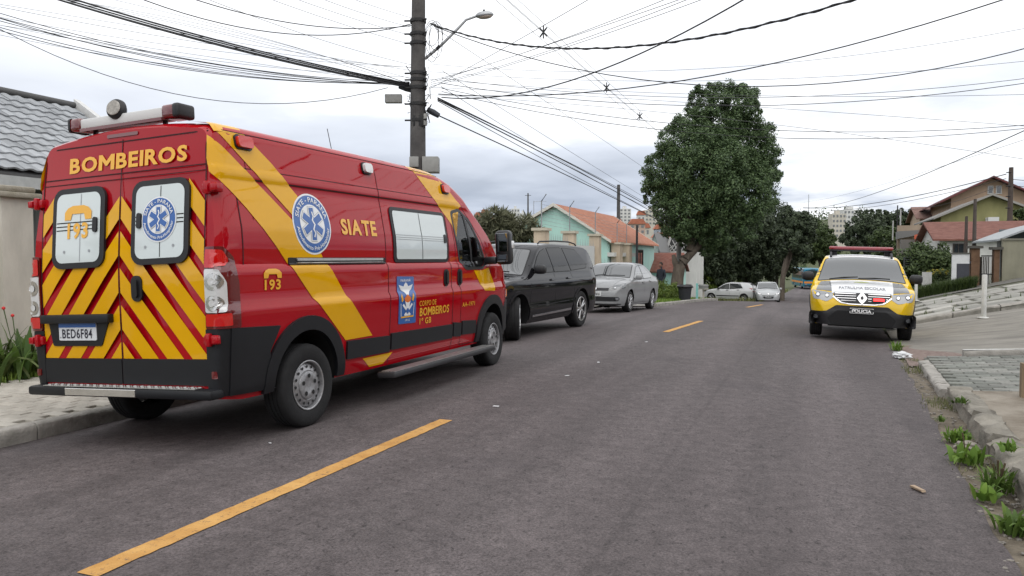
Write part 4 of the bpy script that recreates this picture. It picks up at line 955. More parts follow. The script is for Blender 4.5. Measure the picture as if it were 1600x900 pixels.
p = px(40, 552, 9.4); plant('garden_plant', 'low garden plant between the left wall and the ambulance', (p.x + .35, p.y + .4, .09), 40, .36, .02, MATS['garden_leaf'], .9, 63, 0, 'plant')
p = px(-30, 552, 9.0); plant('garden_plant', 'drooping garden plant cut by the left edge', (p.x + .3, p.y, .09), 36, .55, .03, MATS['garden_leaf2'], .9, 64, 0, 'plant')
def unseen_tree(label, x, y, s, seed):  # out-of-view trees added so the ambulance's flank has something dark to reflect
    root = thing('tree', label, 'tree', (x, y, H(x, y) + .05)); bl = [((0, 0, 3.4 * s), (1.9 * s, 1.9 * s, 1.6 * s)), ((.8 * s, .6 * s, 2.7 * s), (1.3 * s, 1.3 * s, 1.2 * s)), ((-.9 * s, -.5 * s, 2.6 * s), (1.3 * s, 1.3 * s, 1.2 * s))]
    crown('crown', bl, 5000, .24, 90, LEAFM, root, seed=seed); bm = bmesh.new(); b_tube(bm, [(0, 0, -.2), (.05, 0, 1.6 * s), (0, 0, 3.4 * s)], [.16, .13, .05], 9); bm_obj('trunk', bm, BARK, root, angle=60)
unseen_tree('street tree on the apron, just right of the photo', 6.6, 10.0, 1.0, 71)
unseen_tree('street tree on the apron, right of the camera', 6.4, -5.4, 1.1, 72)
unseen_tree('street tree on the apron, behind the camera on the right', 6.2, -13.5, 1.15, 73)
# ------------------------------------------------------------------ vehicle tools: a lofted body and panels laid on its surface
def pchip(xk, yk, x):
    xk = np.asarray(xk, float); yk = np.asarray(yk, float); x = np.asarray(x, float)
    h = np.diff(xk); dl = np.diff(yk) / h; n = len(xk); d = np.zeros(n)
    for i in range(1, n - 1):
        if dl[i - 1] * dl[i] > 0:
            w1 = 2 * h[i] + h[i - 1]; w2 = h[i] + 2 * h[i - 1]
            d[i] = (w1 + w2) / (w1 / dl[i - 1] + w2 / dl[i])
    d[0] = dl[0]; d[-1] = dl[-1]
    i = np.clip(np.searchsorted(xk, x) - 1, 0, n - 2)
    t = (x - xk[i]) / h[i]; t = np.clip(t, 0, 1)
    return (yk[i] * (1 + 2 * t) * (1 - t) ** 2 + d[i] * h[i] * t * (1 - t) ** 2 + yk[i + 1] * t * t * (3 - 2 * t) + d[i + 1] * h[i] * t * t * (t - 1))
class Loft:
    def __init__(s, length, zt, zb, plan, prof, rad=.08, crown=.03, tilt=None, smooth_prof=True, step=.07, zn=30, extra=()):
        s.L = length; s.tilt = tilt
        ks = sorted(set([round(p[0], 4) for p in zt] + [round(p[0], 4) for p in plan] + list(np.arange(0, length + 1e-6, step).round(4)) + [length] + list(extra)))
        xs = [ks[0]]
        for k in ks[1:]:
            if k - xs[-1] > .012: xs.append(k)
        xs[-1] = length
        s.xs = np.array(xs)
        cv = lambda c: np.full(len(xs), c) if isinstance(c, (int, float)) else pchip([p[0] for p in c], [p[1] for p in c], s.xs)
        ZT, ZB, PL, RD, CR = cv(zt), cv(zb), cv(plan), cv(rad), cv(crown)
        pz = np.array([p[0] for p in prof]); py = np.array([p[1] for p in prof])
        Y = (lambda z: pchip(pz, py, z)) if smooth_prof else (lambda z: np.interp(z, pz, py))
        s.Y = Y
        zl = np.linspace(pz[0], pz[-1], zn)
        zl = np.array(sorted(set(list(zl.round(4)) + ([] if smooth_prof else list(pz)))))
        K = len(zl)
        SY, SZ = [], []
        for i in range(len(xs)):
            zE = ZT[i] - CR[i]; r = min(RD[i], (zE - ZB[i]) * .45); zc = zE - r
            zz = np.array([min(max(z, ZB[i] + .001 * (k + 1)), zc - (K - k) * .0008) for k, z in enumerate(zl)])
            yy = Y(zz) * PL[i]
            y0 = float(Y(np.array([zc]))[0] * PL[i])
            y0 = max(y0, r + .02)
            aa = np.linspace(0, math.pi / 2, 7)
            ay = y0 - r + r * np.cos(aa); az = zc + r * np.sin(aa)
            ye = ay[-1]; tt = np.linspace(1, 0, 8)[1:]
            ty = ye * tt; tz = zE + CR[i] * (1 - tt ** 2) + 1e-4
            SY.append(np.concatenate([yy, ay, ty])); SZ.append(np.concatenate([zz, az, tz]))
        s.SY = np.array(SY); s.SZ = np.maximum.accumulate(np.array(SZ) + np.arange(len(SZ[0])) * 1e-6, axis=1); s.ZB = ZB
        s.jm = [int(np.argmax(r)) for r in s.SY]
        s._f = {}
        s.bx = [float(q) for q in s.xs]; s.bz = [] if smooth_prof else [float(q) for q in pz]
    def _ix(s, x):
        i = int(np.clip(np.searchsorted(s.xs, x) - 1, 0, len(s.xs) - 2)); t = (x - s.xs[i]) / (s.xs[i + 1] - s.xs[i])
        return i, min(1, max(0, t))
    def sy(s, x, z):
        i, t = s._ix(x)
        return (1 - t) * np.interp(z, s.SZ[i], s.SY[i]) + t * np.interp(z, s.SZ[i + 1], s.SY[i + 1])
    def _x0(s, x, z):
        if not s.tilt: return x
        k = s.tilt(z); return (x - k) / (1 - k / .6) if x < .6 else x
    def side(s, x, z): return s.sy(s._x0(x, z), z)
    def top(s, x, y):
        i, t = s._ix(x); y = abs(y); r = []
        for k in (i, i + 1):
            j = s.jm[k]; r.append(np.interp(y, s.SY[k][j:][::-1], s.SZ[k][j:][::-1]))
        return (1 - t) * r[0] + t * r[1]
    def _table(s, end):
        ys = np.linspace(0, s.SY.max(), 90); zs = np.linspace(s.SZ.min(), s.SZ.max(), 120)
        n = len(s.xs); order = range(n) if end == 'f' else range(n - 1, -1, -1)
        X = np.full((len(ys), len(zs)), np.nan); prev = None
        for i in order:
            W = np.interp(zs, s.SZ[i], s.SY[i]); W = np.where((zs > s.SZ[i][-1]) | (zs < s.ZB[i] - .02), -0.2, W)
            ins = ys[:, None] <= W[None, :]
            X[ins] = s.xs[i]
            if prev is not None:
                Wp, pi = prev
                pin = ys[:, None] <= Wp[None, :]
                cross = pin & ~ins
                t = (Wp[None, :] - ys[:, None]) / np.maximum(1e-6, Wp[None, :] - W[None, :])
                xv = s.xs[pi] + (s.xs[i] - s.xs[pi]) * np.clip(t, 0, 1)
                X[cross] = xv[cross]
            prev = (W, i)
        X = np.where(np.isnan(X), (s.L if end == 'f' else 0), X)
        s._f[end] = (ys, zs, X)
    def endx(s, end, y, z):
        if end not in s._f: s._table(end)
        ys, zs, X = s._f[end]; y = abs(y)
        a = min(max((y - ys[0]) / (ys[1] - ys[0]), 0), len(ys) - 1.001); b = min(max((z - zs[0]) / (zs[1] - zs[0]), 0), len(zs) - 1.001)
        i, j = int(a), int(b); fa, fb = a - i, b - j
        x = (X[i, j] * (1 - fa) + X[i + 1, j] * fa) * (1 - fb) + (X[i, j + 1] * (1 - fa) + X[i + 1, j + 1] * fa) * fb
        if end == 'r' and s.tilt:
            k = s.tilt(z); x = x + k * max(0, 1 - x / .6)
        return x
    # surfaces: (function, outward direction)
    def SR(s): return (lambda x, z: Vector((x, -s.side(x, z), z)), Vector((0, -1, 0)), s.bx, s.bz)
    def SL(s): return (lambda x, z: Vector((x, s.side(x, z), z)), Vector((0, 1, 0)), s.bx, s.bz)
    def TOP(s): return (lambda x, y: Vector((x, y, s.top(x, y))), Vector((0, 0, 1)))
    def FR(s): return (lambda y, z: Vector((s.endx('f', y, z), y, z)), Vector((1, 0, 0)))
    def RE(s): return (lambda y, z: Vector((s.endx('r', y, z), y, z)), Vector((-1, 0, 0)))
    def build(s, name, m, parent, arches=(), wells=None, tunnel=None, angle=32):
        n, k = s.SY.shape
        V, F = [], []
        ring = 2 * k + 1                      # bottom centre, right side bottom->top centre, left side top->bottom
        for i in range(n):
            x = s.xs[i]
            def X(z):
                if not s.tilt: return x
                return x + s.tilt(z) * max(0, 1 - x / .6)
            V.append((x, 0, s.ZB[i]))
            for j in range(k): V.append((X(s.SZ[i, j]), -s.SY[i, j], s.SZ[i, j]))
            for j in range(k - 2, -1, -1): V.append((X(s.SZ[i, j]), s.SY[i, j], s.SZ[i, j]))
        ring = 2 * k
        for i in range(n - 1):
            for j in range(ring):
                a, b = i * ring + j, i * ring + (j + 1) % ring
                F.append((a, b, b + ring, a + ring))
        F.append(tuple(reversed(range(ring)))); F.append(tuple(range((n - 1) * ring, n * ring)))
        bm = bmesh.new(); bv = [bm.verts.new(v) for v in V]
        for f in F:
            try: bm.faces.new([bv[q] for q in f])
            except ValueError: pass
        bmesh.ops.recalc_face_normals(bm, faces=bm.faces)
        wm = wells or mat('wheel_well', (.006, .006, .007), .9)
        slots = [m, wm] + [t[1] for t in (tunnel or [])]
        o = bm_obj(name, bm, slots, parent)
        cutters = []
        for (ax, az, ar, dep) in arches:
            for sg in (-1, 1):
                cb = bmesh.new()
                w = float(s.SY.max())
                prof = [(ar, sg * (w + .2)), (ar, sg * (w - dep))]
                b_lathe(cb, prof, 48, 'Y')
                bmesh.ops.translate(cb, verts=cb.verts, vec=(ax, 0, az))
                bmesh.ops.recalc_face_normals(cb, faces=cb.faces)
                
                for f_ in cb.faces: f_.material_index = 1
                c = bm_obj('cutter', cb, slots, parent); cutters.append(c)
        if tunnel:
            
            for q_, (poly, tm) in enumerate(tunnel):
                c = prism('cutter', poly, 'Y', -1.5, 1.5, slots, parent); cutters.append(c)
                c.data.polygons.foreach_set('material_index', [2 + q_] * len(c.data.polygons))
        if cutters:
            for c in cutters:
                md = o.modifiers.new('b', 'BOOLEAN'); md.object = c; md.operation = 'DIFFERENCE'; md.solver = 'EXACT'
                md.material_mode = 'INDEX'
            bpy.context.view_layer.update()
            dg = bpy.context.evaluated_depsgraph_get()
            me = bpy.data.meshes.new_from_object(o.evaluated_get(dg), preserve_all_data_layers=True, depsgraph=dg)
            o.modifiers.clear(); old = o.data; o.data = me; bpy.data.meshes.remove(old)
            for c in cutters:
                d = c.data; bpy.data.objects.remove(c); bpy.data.meshes.remove(d)
        me = o.data
        if arches or tunnel:
            w = float(s.SY.max())
            for p in me.polygons:
                c = p.center
                for (ax, az, ar, dep) in arches:
                    if (c.x - ax) ** 2 + (c.z - az) ** 2 < (ar * 1.0005) ** 2: p.material_index = 1
                for q_, (poly, tm) in enumerate(tunnel or []):
                    if abs(p.normal.y) < .35 and p.area > .006:
                        xa, xb = min(t[0] for t in poly) - .01, max(t[0] for t in poly) + .01; za, zb_ = min(t[1] for t in poly) - .01, max(t[1] for t in poly) + .01
                        if xa < c.x < xb and za < c.z < zb_ and abs(c.y) < .6 and p.normal.length and c.z < s.top(c.x, 0) - .05: p.material_index = 2 + q_
        me.polygons.foreach_set('use_smooth', [True] * len(me.polygons)); me.set_sharp_from_angle(angle=R(angle))
        return o
def surf_point(S, a, b, off=0.):
    fn, out = S[0], S[1]; p = fn(a, b); e = .006
    du = fn(a + e, b) - fn(a - e, b); dv = fn(a, b + e) - fn(a, b - e)
    n = du.cross(dv)
    n = n.normalized() if n.length > 1e-12 else out.copy()
    if n.dot(out) < 0: n = -n
    if n.dot(out) < .15: n = (n + out).normalized()
    return p + n * off, n
def patch(name, polys, S, m, parent, off=.004, thick=.0, step=.09, raw=None):
    """a panel with outline(s) in surface coordinates, laid on surface S; thick > 0 gives it edges that reach into the body"""
    bm = bmesh.new()
    if raw is not None:
        vv = [bm.verts.new((p[0], p[1], 0)) for p in raw[0]]
        for f in raw[1]:
            try: bm.faces.new([vv[i] for i in f])
            except ValueError: pass
        bmesh.ops.remove_doubles(bm, verts=bm.verts, dist=1e-6)
    else:
        if polys and isinstance(polys[0][0], (int, float)): polys = [polys]
        for poly in polys:
            if len(poly) < 3: continue
            f = bm.faces.new([bm.verts.new((p[0], p[1], 0)) for p in poly])
        bmesh.ops.triangulate(bm, faces=list(bm.faces))
    if not bm.verts:
        bm.free(); return None
    for ax in (0, 1):
        lo = min(v.co[ax] for v in bm.verts); hi = max(v.co[ax] for v in bm.verts)
        k = int(math.ceil((hi - lo) / step))
        cuts = [lo + (hi - lo) * i / k for i in range(1, k)]
        if len(S) > 2 and raw is None:
            br = [q for q in S[2 + ax] if lo + 1e-4 < q < hi - 1e-4]
            if ax == 0 and br: cuts = br
            else: cuts += br
        for cc in cuts:
            co = Vector((0, 0, 0)); no = Vector((0, 0, 0)); co[ax] = cc; no[ax] = 1
            bmesh.ops.bisect_plane(bm, geom=list(bm.verts) + list(bm.edges) + list(bm.faces), plane_co=co, plane_no=no, dist=1e-5)
    nrm = {}
    for v in bm.verts:
        p, n = surf_point(S, v.co.x, v.co.y, off); nrm[v] = n; v.co = p
    bm.normal_update()
    for f in bm.faces:
        if f.normal.dot(nrm[f.verts[0]]) < 0: f.normal_flip()
    if thick > 0:
        be = [e for e in bm.edges if e.is_boundary]
        r = bmesh.ops.extrude_edge_only(bm, edges=be)
        nv = [v for v in r['geom'] if isinstance(v, bmesh.types.BMVert)]
        src = list(nrm.keys()); 
        from mathutils import kdtree
        kd = kdtree.KDTree(len(src))
        for i, v in enumerate(src): kd.insert(v.co, i)
        kd.balance()
        for v in nv:
            _, i, _ = kd.find(v.co); v.co = v.co - nrm[src[i]] * thick
        bmesh.ops.recalc_face_normals(bm, faces=bm.faces)
        f0 = next(f for f in bm.faces if all(v in nrm for v in f.verts))
        if f0.normal.dot(nrm[f0.verts[0]]) < 0: bmesh.ops.reverse_faces(bm, faces=bm.faces)
    return bm_obj(name, bm, m, parent, angle=40)
def text_mesh(body, bold=.0, shear=0., spacing=1.0):
    cu = bpy.data.curves.new('t', 'FONT'); cu.body = body; cu.size = 1; cu.offset = bold; cu.resolution_u = 3; cu.shear = shear; cu.space_character = spacing
    ob = bpy.data.objects.new('t', cu); COL.objects.link(ob)
    bpy.context.view_layer.update()
    dg = bpy.context.evaluated_depsgraph_get()
    me = bpy.data.meshes.new_from_object(ob.evaluated_get(dg))
    V = [(v.co.x, v.co.y) for v in me.vertices]; F = [tuple(p.vertices) for p in me.polygons]
    bpy.data.objects.remove(ob); bpy.data.curves.remove(cu); bpy.data.meshes.remove(me)
    return V, F
def text_fit(body, x0, x1, z0, z1, bold=.02, shear=0., spacing=1.0):
    """letters scaled to fill a box (x1 < x0 writes towards smaller coordinates)"""
    V, F = text_mesh(body, bold, shear, spacing)
    ax, bx = min(v[0] for v in V), max(v[0] for v in V); ay, by = min(v[1] for v in V), max(v[1] for v in V)
    V = [(x0 + (v[0] - ax) / (bx - ax) * (x1 - x0), z0 + (v[1] - ay) / (by - ay) * (z1 - z0)) for v in V]
    return V, F
def wordmark(body, x0, x1, z0, z1, bold=.035, gap=.11):
    """heavy lettering set letter by letter"""
    V, F, x = [], [], 0.
    cap = max(v[1] for v in text_mesh('E', bold)[0]) - min(v[1] for v in text_mesh('E', bold)[0])
    mp = [(0, 0), (0, 1), (.22, 1), (.5, .58), (.78, 1), (1, 1), (1, 0), (.77, 0), (.77, .60), (.55, .27), (.45, .27), (.23, .60), (.23, 0)]
    mf = [(0, 1, 11, 12), (1, 2, 10, 11), (2, 3, 9, 10), (3, 4, 8, 9), (4, 5, 8), (5, 6, 7, 8)]
    for ch in body:
        if ch == ' ': x += .35; continue
        if ch == 'M': v, f, w = [(p[0] * 1.06, p[1]) for p in mp], mf, 1.06
        else:
            v, f = text_mesh(ch, bold); ax = min(p[0] for p in v); ay = min(p[1] for p in v); hh = max(p[1] for p in v) - ay
            v = [((p[0] - ax) / cap, (p[1] - ay) / hh) for p in v]; w = max(p[0] for p in v)
            if ch == 'I': pass
        b = len(V); V += [(p[0] + x, p[1]) for p in v]; F += [tuple(i + b for i in q) for q in f]; x += w + gap * (.1 if ch == 'R' else 1)
    x -= gap
    return [(x0 + p[0] / x * (x1 - x0), z0 + p[1] * (z1 - z0)) for p in V], F
def text_arc(body, c, r, a_mid, span, h, bold=.02, mirror=1, under=False):
    """letters along a circle"""
    V, F = text_mesh(body, bold)
    ax, bx = min(v[0] for v in V), max(v[0] for v in V)
    out = []
    for x, y in V:
        t = (x - ax) / (bx - ax) - .5
        if not under:
            a = R(a_mid - t * span); rr = r + y * h / .7
        else:
            a = R(a_mid + t * span); rr = r - y * h / .7
        out.append((c[0] + mirror * rr * math.cos(a), c[1] + rr * math.sin(a)))
    return out, F
RUB = mat('tyre_rubber', (.012, .012, .013), .85, var=.25, vscale=14, bump=.25, bscale=90)
def wheel(parent, x, y, z, r, w, style, rimcol, sg, steer=0., rr=None, rot=0.):
    """sg=-1: outer face towards -y"""
    rr = rr or r * .62
    h = w / 2
    prof = [(rr, -h * .9), (rr + .012, -h * .98), (r * .86, -h * 1.03), (r * .955, -h * .94), (r * .985, -h * .82), (r, -h * .66)]
    for q in (-.36, 0, .36):
        prof += [(r, h * (q - .05)), (r - .009, h * (q - .035)), (r - .009, h * (q + .035)), (r, h * (q + .05))]
    prof += [(r, h * .66), (r * .985, h * .82), (r * .955, h * .94), (r * .86, h * 1.03), (rr + .012, h * .98), (rr, h * .9)]
    bm = bmesh.new()
    b_lathe(bm, prof + [(rr - .01, 0), prof[0]], 40, 'Y', cap=False)
    bmesh.ops.recalc_face_normals(bm, faces=bm.faces)
    t = bm_obj('wheel', bm, RUB, parent, (x, y, z), (0, rot, steer), angle=40)
    o = sg * h
    bm = bmesh.new()
    b_lathe(bm, [(rr * 1.0, o * .97), (rr * .97, o * .99), (rr * .93, o * .95), (rr * .91, o * .72), (rr * .89, o * .35), (rr * .3, o * .3), (.001, o * .3)], 40, 'Y', cap=False)
    back = mat('rim_shadow', (.02, .02, .021), .6, metal=.3)
    if style == 'steel':
        b_lathe(bm, [(rr * .885, o * .42), (rr * .86, o * .66), (rr * .72, o * .80), (rr * .60, o * .86), (rr * .56, o * .82)], 40, 'Y', cap=False)
        bmesh.ops.recalc_face_normals(bm, faces=bm.faces)
        bm_obj('rim', bm, rimcol, t, angle=30)
        bh = bmesh.new()
        for k in range(16):
            a = 2 * math.pi * k / 16
            c = Vector((math.cos(a) * rr * .745, o * .79, math.sin(a) * rr * .745))
            m4 = Matrix.Translation(c) @ Matrix.Rotation(math.pi / 2, 4, 'X') @ Matrix.Rotation(0, 4, 'Z')
            bmesh.ops.create_circle(bh, cap_ends=True, radius=rr * .062, segments=10, matrix=Matrix.Translation(c + Vector((0, sg * .006, 0))) @ Matrix.Rotation(math.pi / 2, 4, 'X'))
        tag(bm_obj('rim_hole', bh, back, t), kind='stuff')
        hc = bmesh.new()
        b_lathe(hc, [(rr * .57, o * .84), (rr * .55, o * .95), (rr * .46, o * 1.0), (rr * .30, o * 1.0), (rr * .22, o * .95), (.001, o * .95)], 32, 'Y', cap=False)
        bmesh.ops.recalc_face_normals(hc, faces=hc.faces)
        bm_obj('hub_cap', hc, rimcol, t, angle=30)
        bb = bmesh.new()
        for k in range(5):
            a = 2 * math.pi * (k + .25) / 5
            bmesh.ops.create_circle(bb, cap_ends=True, radius=rr * .09, segments=10, matrix=Matrix.Translation((math.cos(a) * rr * .38, o * 1.0 + sg * .004, math.sin(a) * rr * .38)) @ Matrix.Rotation(math.pi / 2, 4, 'X'))
        tag(bm_obj('bolt', bb, back, t), kind='stuff')
    else:
        bmesh.ops.recalc_face_normals(bm, faces=bm.faces)
        n = 5 if style == 'five' else (6 if style == 'six' else 10)
        bm_obj('rim', bm, back, t, angle=30)
        sp = bmesh.new()
        b_lathe(sp, [(rr * 1.0, o * .985), (rr * .985, o * 1.02), (rr * .90, o * 1.0), (rr * .89, o * .8)], 40, 'Y', cap=False)
        b_lathe(sp, [(rr * .24, o * .6), (rr * .22, o * .92), (rr * .12, o * .97), (.001, o * .97)], 20, 'Y', cap=False)
        for k in range(n):
            wd = rr * (.075 if n == 5 else .10 if n == 6 else .055)
            for dk in ((-.17, .17) if style == 'five' else (0,)):
                a = 2 * math.pi * k / n + dk
                vsx = b_box(sp, rr * .15, rr * .93, -.018, .018, -wd, wd, .008, 1)
                mt = Matrix.Translation((0, o * .84, 0)) @ Matrix.Rotation(-a, 4, 'Y')
                bmesh.ops.transform(sp, matrix=mt, verts=[v for v in vsx if v.is_valid])
        bmesh.ops.recalc_face_normals(sp, faces=sp.faces)
        bm_obj('spokes', sp, rimcol, t, angle=35)
    return t
def seam(parent, pts, S, m, w=.006, off=.0025, name='seam'):
    """thin dark panel gap along a polyline in surface coordinates"""
    polys = []
    for a, b in zip(pts[:-1], pts[1:]):
        a = Vector(a); b = Vector(b); t = (b - a).normalized(); n = Vector((-t.y, t.x)) * w / 2
        e = t * w * .3
        polys.append([tuple(a - e + n), tuple(a - e - n), tuple(b + e - n), tuple(b + e + n)])
    return patch(name, polys, S, m, parent, off=off, step=.15)
# ------------------------------------------------------------------ the ambulance
def build_van():
    red = paint('van_red', (.36, .003, .009), .10)
    yel = paint('van_yellow', (.70, .36, .003), .12)
    blk = mat('van_cladding', (.0055, .0062, .0085), .5, var=.12, vscale=6, bump=.06, bscale=220)
    rub = mat('window_rubber', (.012, .012, .014), .45)
    gap = mat('panel_gap', (.03, .004, .006), .8)
    gapb = mat('panel_gap_black', (.004, .004, .004), .9)
    white = glassy('frosted_pane', (.60, .66, .66), rough=.12, spec=.6, ior=1.5)
    chrome = mat('bright_steel', (.70, .68, .66), .22, metal=1., var=.08, vscale=9)
    alu = mat('brushed_aluminium', (.62, .62, .61), .35, metal=.9, var=.1, vscale=20)
    lred = glassy('lamp_red', (.55, .004, .004), .08, .8, 1.5)
    lred2 = glassy('lamp_red_dark', (.12, .003, .005), .12, .8, 1.5)
    lclr = glassy('lamp_clear', (.62, .62, .62), .05, 1., 1.6)
    blue = mat('decal_blue', (.02, .105, .36), .35, coat=.5)
    wht = mat('decal_white', (.78, .79, .80), .4, coat=.4)
    gryl = mat('decal_grey', (.32, .34, .36), .5)
    oran = mat('decal_orange', (.70, .16, .02), .4)
    decy = mat('decal_yellow', (.80, .40, .012), .35, coat=.6)
    steel = mat('painted_steel_rim', (.34, .34, .35), .42, metal=.65, var=.2, vscale=30)
    van = thing('ambulance', 'red and yellow fire brigade ambulance van parked along the left kerb', 'ambulance',
                (-5.005, 4.45, 0), (0, 0, 0))
    ex = Vector((math.sin(.0068), math.cos(.0068), 0)); ey = Vector((-math.cos(.0068), math.sin(.0068), 0)); ez = Vector((0, 0, 1)); rl = -.0428
    y2 = ey * math.cos(rl) + ez * math.sin(rl); z2 = ez * math.cos(rl) - ey * math.sin(rl)
    van.rotation_euler = Matrix((ex, y2, z2)).transposed().to_euler()
    prof = [(.30, .93), (.45, .975), (.62, .992), (.85, 1.014), (1.03, 1.030), (1.06, 1.027), (1.10, 1.008), (1.20, 1.012), (1.33, 1.018), (1.37, 1.013), (1.40, .990),
            (1.55, .996), (1.68, .992), (1.80, .974), (1.93, .956), (2.06, .934), (2.075, .940), (2.14, .934), (2.155, .927), (2.3, .905), (2.44, .885), (2.60, .865)]
    zt = [(0, 2.505), (.05, 2.53), (.2, 2.56), (1, 2.575), (2.8, 2.565), (3.5, 2.545), (4.0, 2.47), (4.3, 2.36), (4.6, 2.17), (5.0, 1.88), (5.3, 1.63), (5.42, 1.51), (5.6, 1.40), (5.8, 1.26), (5.92, 1.12), (5.98, .96), (6.0, .86)]
    plan = [(0, .955), (.03, .978), (.08, .992), (.2, 1.0), (4.4, 1.0), (5.0, .985), (5.4, .955), (5.7, .90), (5.9, .80), (5.98, .70), (6.0, .62)]
    zb = [(0, .40), (.3, .36), (5.7, .34), (6.0, .40)]
    tilt = lambda z: .11 * (max(0, z - 1.30) / 1.15) ** 1.25 if z > 1.30 else 0.
    B = Loft(6.0, zt, zb, plan, prof, rad=[(0, .10), (.3, .12), (4.2, .12), (5.2, .08), (6, .06)], crown=[(0, .06), (1, .07), (3, .065), (4, .05), (5, .06), (6, .05)], tilt=tilt, smooth_prof=False, step=.12, zn=24)
    SRR, SLL, RE, TP, FR = B.SR(), B.SL(), B.RE(), B.TOP(), B.FR()
    cabpoly = rpoly([(4.00, 1.99), (4.22, 2.03), (4.46, 1.90), (4.70, 1.60), (4.86, 1.40), (4.70, 1.335), (4.22, 1.33), (4.10, 1.42), (4.02, 1.70)], .06)
    dark_in = mat('cab_interior', (.03, .03, .032), .8)
    body = B.build('body', red, van, arches=[(1.0, .40, .445, .32), (5.035, .40, .445, .32)], tunnel=[(cabpoly, dark_in)])
    # --- cab windows, pillar between the panes, mirror
    big = rpoly([(3.965, 2.02), (4.22, 2.07), (4.49, 1.93), (4.73, 1.63), (4.91, 1.39), (4.72, 1.30), (4.20, 1.295), (4.07, 1.39), (3.985, 1.70)], .06)
    cg = clear_glass('cab_glass')
    for S, nm in ((SRR, -1), (SLL, 1)):
        bmr = []
        n = len(big)
        # frame ring between the outer and inner outline
        out_, inn = big, cabpoly
        raw = ([*out_, *inn], [(i, (i + 1) % n, n + (i + 1) % n, n + i) for i in range(n)])
        patch('window_seal', None, S, rub, van, off=.005, raw=raw, step=.12)
        w = patch('window', cabpoly, S, cg, van, off=.001, step=.1)
        patch('pillar', [(4.42, 1.33), (4.47, 1.33), (4.36, 1.985), (4.30, 2.0)], S, rub, w, off=.007, step=.15)
    mir = bmesh.new()
    b_box(mir, 4.86, 5.04, -1.345, -1.135, 1.35, 1.80, .055, 3)
    b_box(mir, 4.83, 4.93, -1.16, -.97, 1.36, 1.46, .03, 2)
    mo = bm_obj('mirror', mir, mat('mirror_black', (.012, .012, .014), .35), van, angle=40)
    bmq = bmesh.new(); b_box(bmq, 4.856, 4.862, -1.325, -1.16, 1.52, 1.76, .002, 1)
    bm_obj('mirror_glass', bmq, mat('mirror_glass', (.5, .52, .55), .03, metal=1.), mo)
    bmq = bmesh.new(); b_box(bmq, 4.855, 4.862, -1.315, -1.17, 1.385, 1.48, .002, 1)
    bm_obj('mirror_glass', bmq, MATS['mirror_glass'], mo)
    bmq = bmesh.new(); b_box(bmq, 4.95, 5.045, -1.352, -1.33, 1.56, 1.66, .01, 2)
    bm_obj('indicator', bmq, lclr, mo, angle=40)
    ml = bmesh.new(); b_box(ml, 4.86, 5.04, 1.135, 1.345, 1.35, 1.80, .055, 3); b_box(ml, 4.83, 4.93, .97, 1.16, 1.36, 1.46, .03, 2)
    bm_obj('mirror', ml, MATS['mirror_black'], van, angle=40)
    # --- windscreen, bonnet lights, front bumper
    patch('windscreen', rpoly([(4.33, -.72), (5.40, -.86), (5.40, .86), (4.33, .72)], .08), TP, glassy('windscreen_glass', (.015, .02, .02)), van, off=.006, step=.15)
    for sg in (-1, 1):
        patch('headlight', rpoly([(sg * .86, .92), (sg * .50, .86), (sg * .52, 1.0), (sg * .80, 1.18), (sg * .88, 1.14)], .04), FR, lclr, van, off=.006, step=.1)
    patch('front_bumper', rrect(-.93, .93, .42, .80, .05), FR, blk, van, off=.02, thick=.05, step=.12)
    # --- yellow livery on both flanks
    e1 = [(.055, 2.10), (.36, 1.835), (.70, 1.50), (.89, 1.30), (1.10, 1.09), (1.57, .685)]
    e2 = [(2.03, .685), (1.61, 1.08), (1.33, 1.36), (1.02, 1.99), (.74, 2.24), (.47, 2.43), (.13, 2.43), (.06, 2.2)]
    e2 = [(2.03, .685), (1.61, 1.08), (1.36, 1.36), (1.02, 1.985), (.74, 2.235), (.47, 2.43)]
    t1 = (.125, 2.44); t2 = (.89, 1.80)
    # the stripe is parted by a thin red line that runs down from the roof corner
    lowr = [(.10, 2.38), (.055, 2.20)] + e1 + [(2.03, .685), (1.61, 1.08), (1.36, 1.36), (1.20, 1.56), (.89, 1.775)]
    upr = [(.155, 2.43), (.93, 1.795), (1.15, 1.65), (1.20, 1.66), (1.02, 1.985), (.74, 2.235), (.47, 2.43)]
    for S in (SRR, SLL):
        st = patch('livery_stripe', [lowr], S, yel, van, off=.0045, step=.07)
        patch('livery_stripe', [upr], S, yel, van, off=.0045, step=.07)
        patch('livery_stripe', [[(2.02, .375), (2.27, .375), (2.43, .475), (1.87, .475)]], S, yel, van, off=.003, step=.1)
        patch('livery_stripe', [[(3.20, 2.43), (3.64, 2.10), (3.96, 1.85), (4.03, 1.70), (3.98, 2.0), (4.0, 2.03), (4.24, 2.08), (4.30, 2.10), (4.02, 2.28), (3.74, 2.43)]], S, yel, van, off=.003, step=.08)
        patch('livery_stripe', [[(4.45, 1.285), (4.74, 1.02), (5.12, 1.0), (5.14, 1.1), (4.93, 1.32), (4.72, 1.285)]], S, yel, van, off=.003, step=.08)
    TP_R = (lambda x, y: Vector((x, y, B.top(x, y))), Vector((0, -.3, 1)))
    for sg in (-1,):
        patch('livery_stripe', [[(.14, sg * .885), (.48, sg * .885), (.40, sg * .70), (.14, sg * .62)]], TP, yel, van, off=.003, step=.04)
        patch('livery_stripe', [[(3.14, sg * .875), (3.74, sg * .868), (3.50, sg * .62), (2.9, sg * .62)]], TP, yel, van, off=.003, step=.05)
